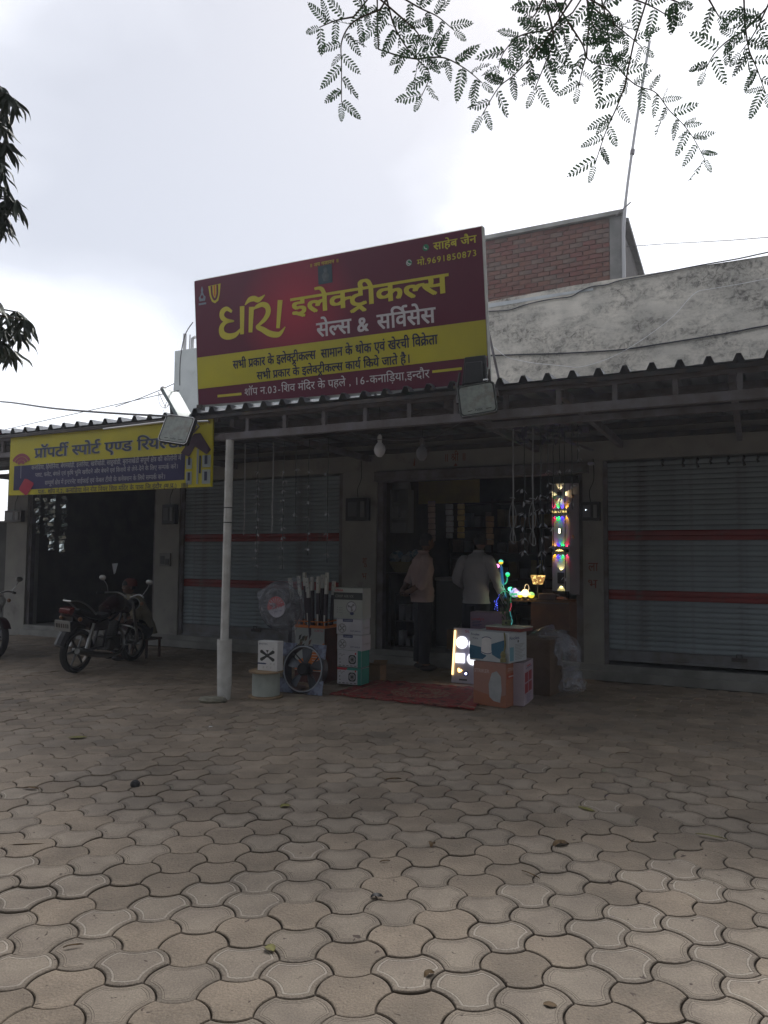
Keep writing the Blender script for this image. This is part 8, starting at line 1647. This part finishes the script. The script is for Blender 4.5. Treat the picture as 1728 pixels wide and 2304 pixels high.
def put_m(p, d, sc, as_obj):
    global nm
    d = d.normalized(); x = d.cross(Vector((rg.gauss(0, .3), rg.gauss(0, .3), 1))).normalized(); z = x.cross(d); M = Matrix((x, d, z)).transposed(); me = rg.choice(ML)
    if as_obj and nm < 300:
        o = bpy.data.objects.new('leaf', me); COL.objects.link(o); o.parent = MT; o.location = p-M0; o.rotation_euler = M.to_euler(); o.scale = (sc,)*3; nm += 1
    else:
        i = len(mbulkV)
        for v_ in me.vertices: mbulkV.append(tuple(p-M0+M @ (v_.co*sc)))
        for f_ in me.polygons: mbulkF.append(tuple(i+a for a in f_.vertices))
for p, n_ in rosettes:
    for k in range(n_): a = 2*math.pi*k/n_+rg.uniform(-.3, .3); put_m(p, Vector((math.cos(a), math.sin(a)*.6, -rg.uniform(.4, 1.3))), rg.uniform(.8, 1.15), True)
    mb = MB(); mb.tube([tuple(p-M0), tuple(p-M0+Vector((-.25, .02, .05))), tuple((p-M0)+Vector((-.8, .0, -.05)))], [.005, .008, .014], 5); mb.build('branch', m_bark, MT)
crown = Vector((-6.2, 4.9, 5.6))
for _ in range(900):
    a, b = rg.uniform(0, 6.28), math.acos(rg.uniform(-1, 1)); rr = rg.uniform(.35, 1)**.5; p = crown+Vector((math.sin(b)*math.cos(a)*4.0, math.sin(b)*math.sin(a)*4.2, math.cos(b)*2.6))*rr
    if inview(p, .10): continue
    for k in range(9): an = 2*math.pi*k/9+rg.uniform(-.3, .3); put_m(p, Vector((math.cos(an), math.sin(an), -rg.uniform(.3, 1.2))), rg.uniform(1.0, 1.8), False)
me = bpy.data.meshes.new('foliage'); me.from_pydata(mbulkV, [], mbulkF); me.materials.append(m_mango); o = bpy.data.objects.new('foliage', me); COL.objects.link(o); o.parent = MT; o['kind'] = 'stuff'
mb = MB(); mb.tube(smoothline([(0, 0, -.1), (.05, .05, 1.5), (0, .2, 3.2), (.1, .3, 5)], 4), [.24]*5+[.18]*5+[.10]*3, 12); mb.build('trunk', m_bark, MT, smooth=True)
for q in ((1.9, .3, 5.4), (1.7, 1.0, 3.9), (-1.5, .3, 6), (.2, 2, 5.5), (.4, -1.6, 6.2), (2.1, .6, 6.4)): mb = MB(); mb.tube(smoothline([(0, .2, 2.9), (q[0]*.5, q[1]*.5+.1, 3+(q[2]-3)*.6), q], 4), [.10, .09, .08, .07, .06, .05, .04, .03, .02], 7); mb.build('limb', m_bark, MT, smooth=True)
# dense unseen belt of trees, added to keep low sky light off the facade
CR = []
for k in range(3):
    V = []; F = []
    for _ in range(5600):
        a, b = rg.uniform(0, 6.28), math.acos(rg.uniform(-1, 1)); rr = rg.uniform(.3, 1)**.4; p = Vector((math.sin(b)*math.cos(a)*3.3, math.sin(b)*math.sin(a)*3.3, math.cos(b)*3.7))*rr*(1+.25*mnoise.noise(Vector((a*2, b*2, k))))+Vector((0, 0, 4.6)); leafcard(p, rg.uniform(.2, .36), V, F)
    me = bpy.data.meshes.new('crown'); me.from_pydata(V, [], F); me.materials.append(m_mango); CR.append(me)
mb = MB(); mb.tube(smoothline([(0, 0, -.1), (.1, 0, 1.5), (0, .1, 3.4), (.1, 0, 5.2)], 4), [.25]*5+[.2]*5+[.1]*3, 10); TR_ = mb.mesh('trunk', m_bark, True)
SPOTS = [(-17, 9), (-16.5, 4.5), (-15, 0), (-13.5, -4), (-10, -7), (-5.5, -9), (-1, -10), (3.5, -10), (8, -8.5), (11.5, -5.5), (13.5, -1.5), (14, 2.5), (13.5, -9), (-8, -11), (1, -14), (6.5, -13)]
for k, (x, y) in enumerate(SPOTS):
    T_ = bpy.data.objects.new('light_block_tree', None); COL.objects.link(T_); T_.location = (x, y, 0); T_.rotation_euler = (0, 0, k*1.3); T_.scale = (1.1, 1.1, .74+.05*(k % 3)); tag(T_, 'leafy unseen tree added behind the viewer to block low sky light', 'tree', 'unseen trees added to block light')
    share('trunk', TR_, T_); share('crown', CR[k % 3], T_)

# ------------------------------------------------------------------ thin volume added to imitate the bluish veil of lens flare
mb = MB(); mb.box(-71, 71, -61, 81, -1.03, 13.0)
hz = mb.build('flare_veil', [], kind='stuff')
hm = bpy.data.materials.new('thin haze'); hm.use_nodes = True; t_ = hm.node_tree; t_.nodes.clear()
o_ = t_.nodes.new('ShaderNodeOutputMaterial'); pv = t_.nodes.new('ShaderNodeVolumePrincipled'); pv.inputs['Color'].default_value = (.80, .86, 1, 1); pv.inputs['Density'].default_value = .0028; pv.inputs['Anisotropy'].default_value = .3
t_.links.new(pv.outputs[0], o_.inputs['Volume']); hz.data.materials.clear(); hz.data.materials.append(hm)

# ------------------------------------------------------------------ bring the whole place to its real size
M_ = Matrix.Scale(SCALE, 4)
for o in list(SC.objects):
    if o.parent is None and o.type != 'CAMERA' and o.name != 'sun':
        o.location = o.location*SCALE; o.scale = o.scale*SCALE
cam.location = cam.location*SCALE
for l in bpy.data.lights:
    if l.type in ('POINT', 'SPOT'): l.energy *= SCALE*SCALE; l.shadow_soft_size *= SCALE
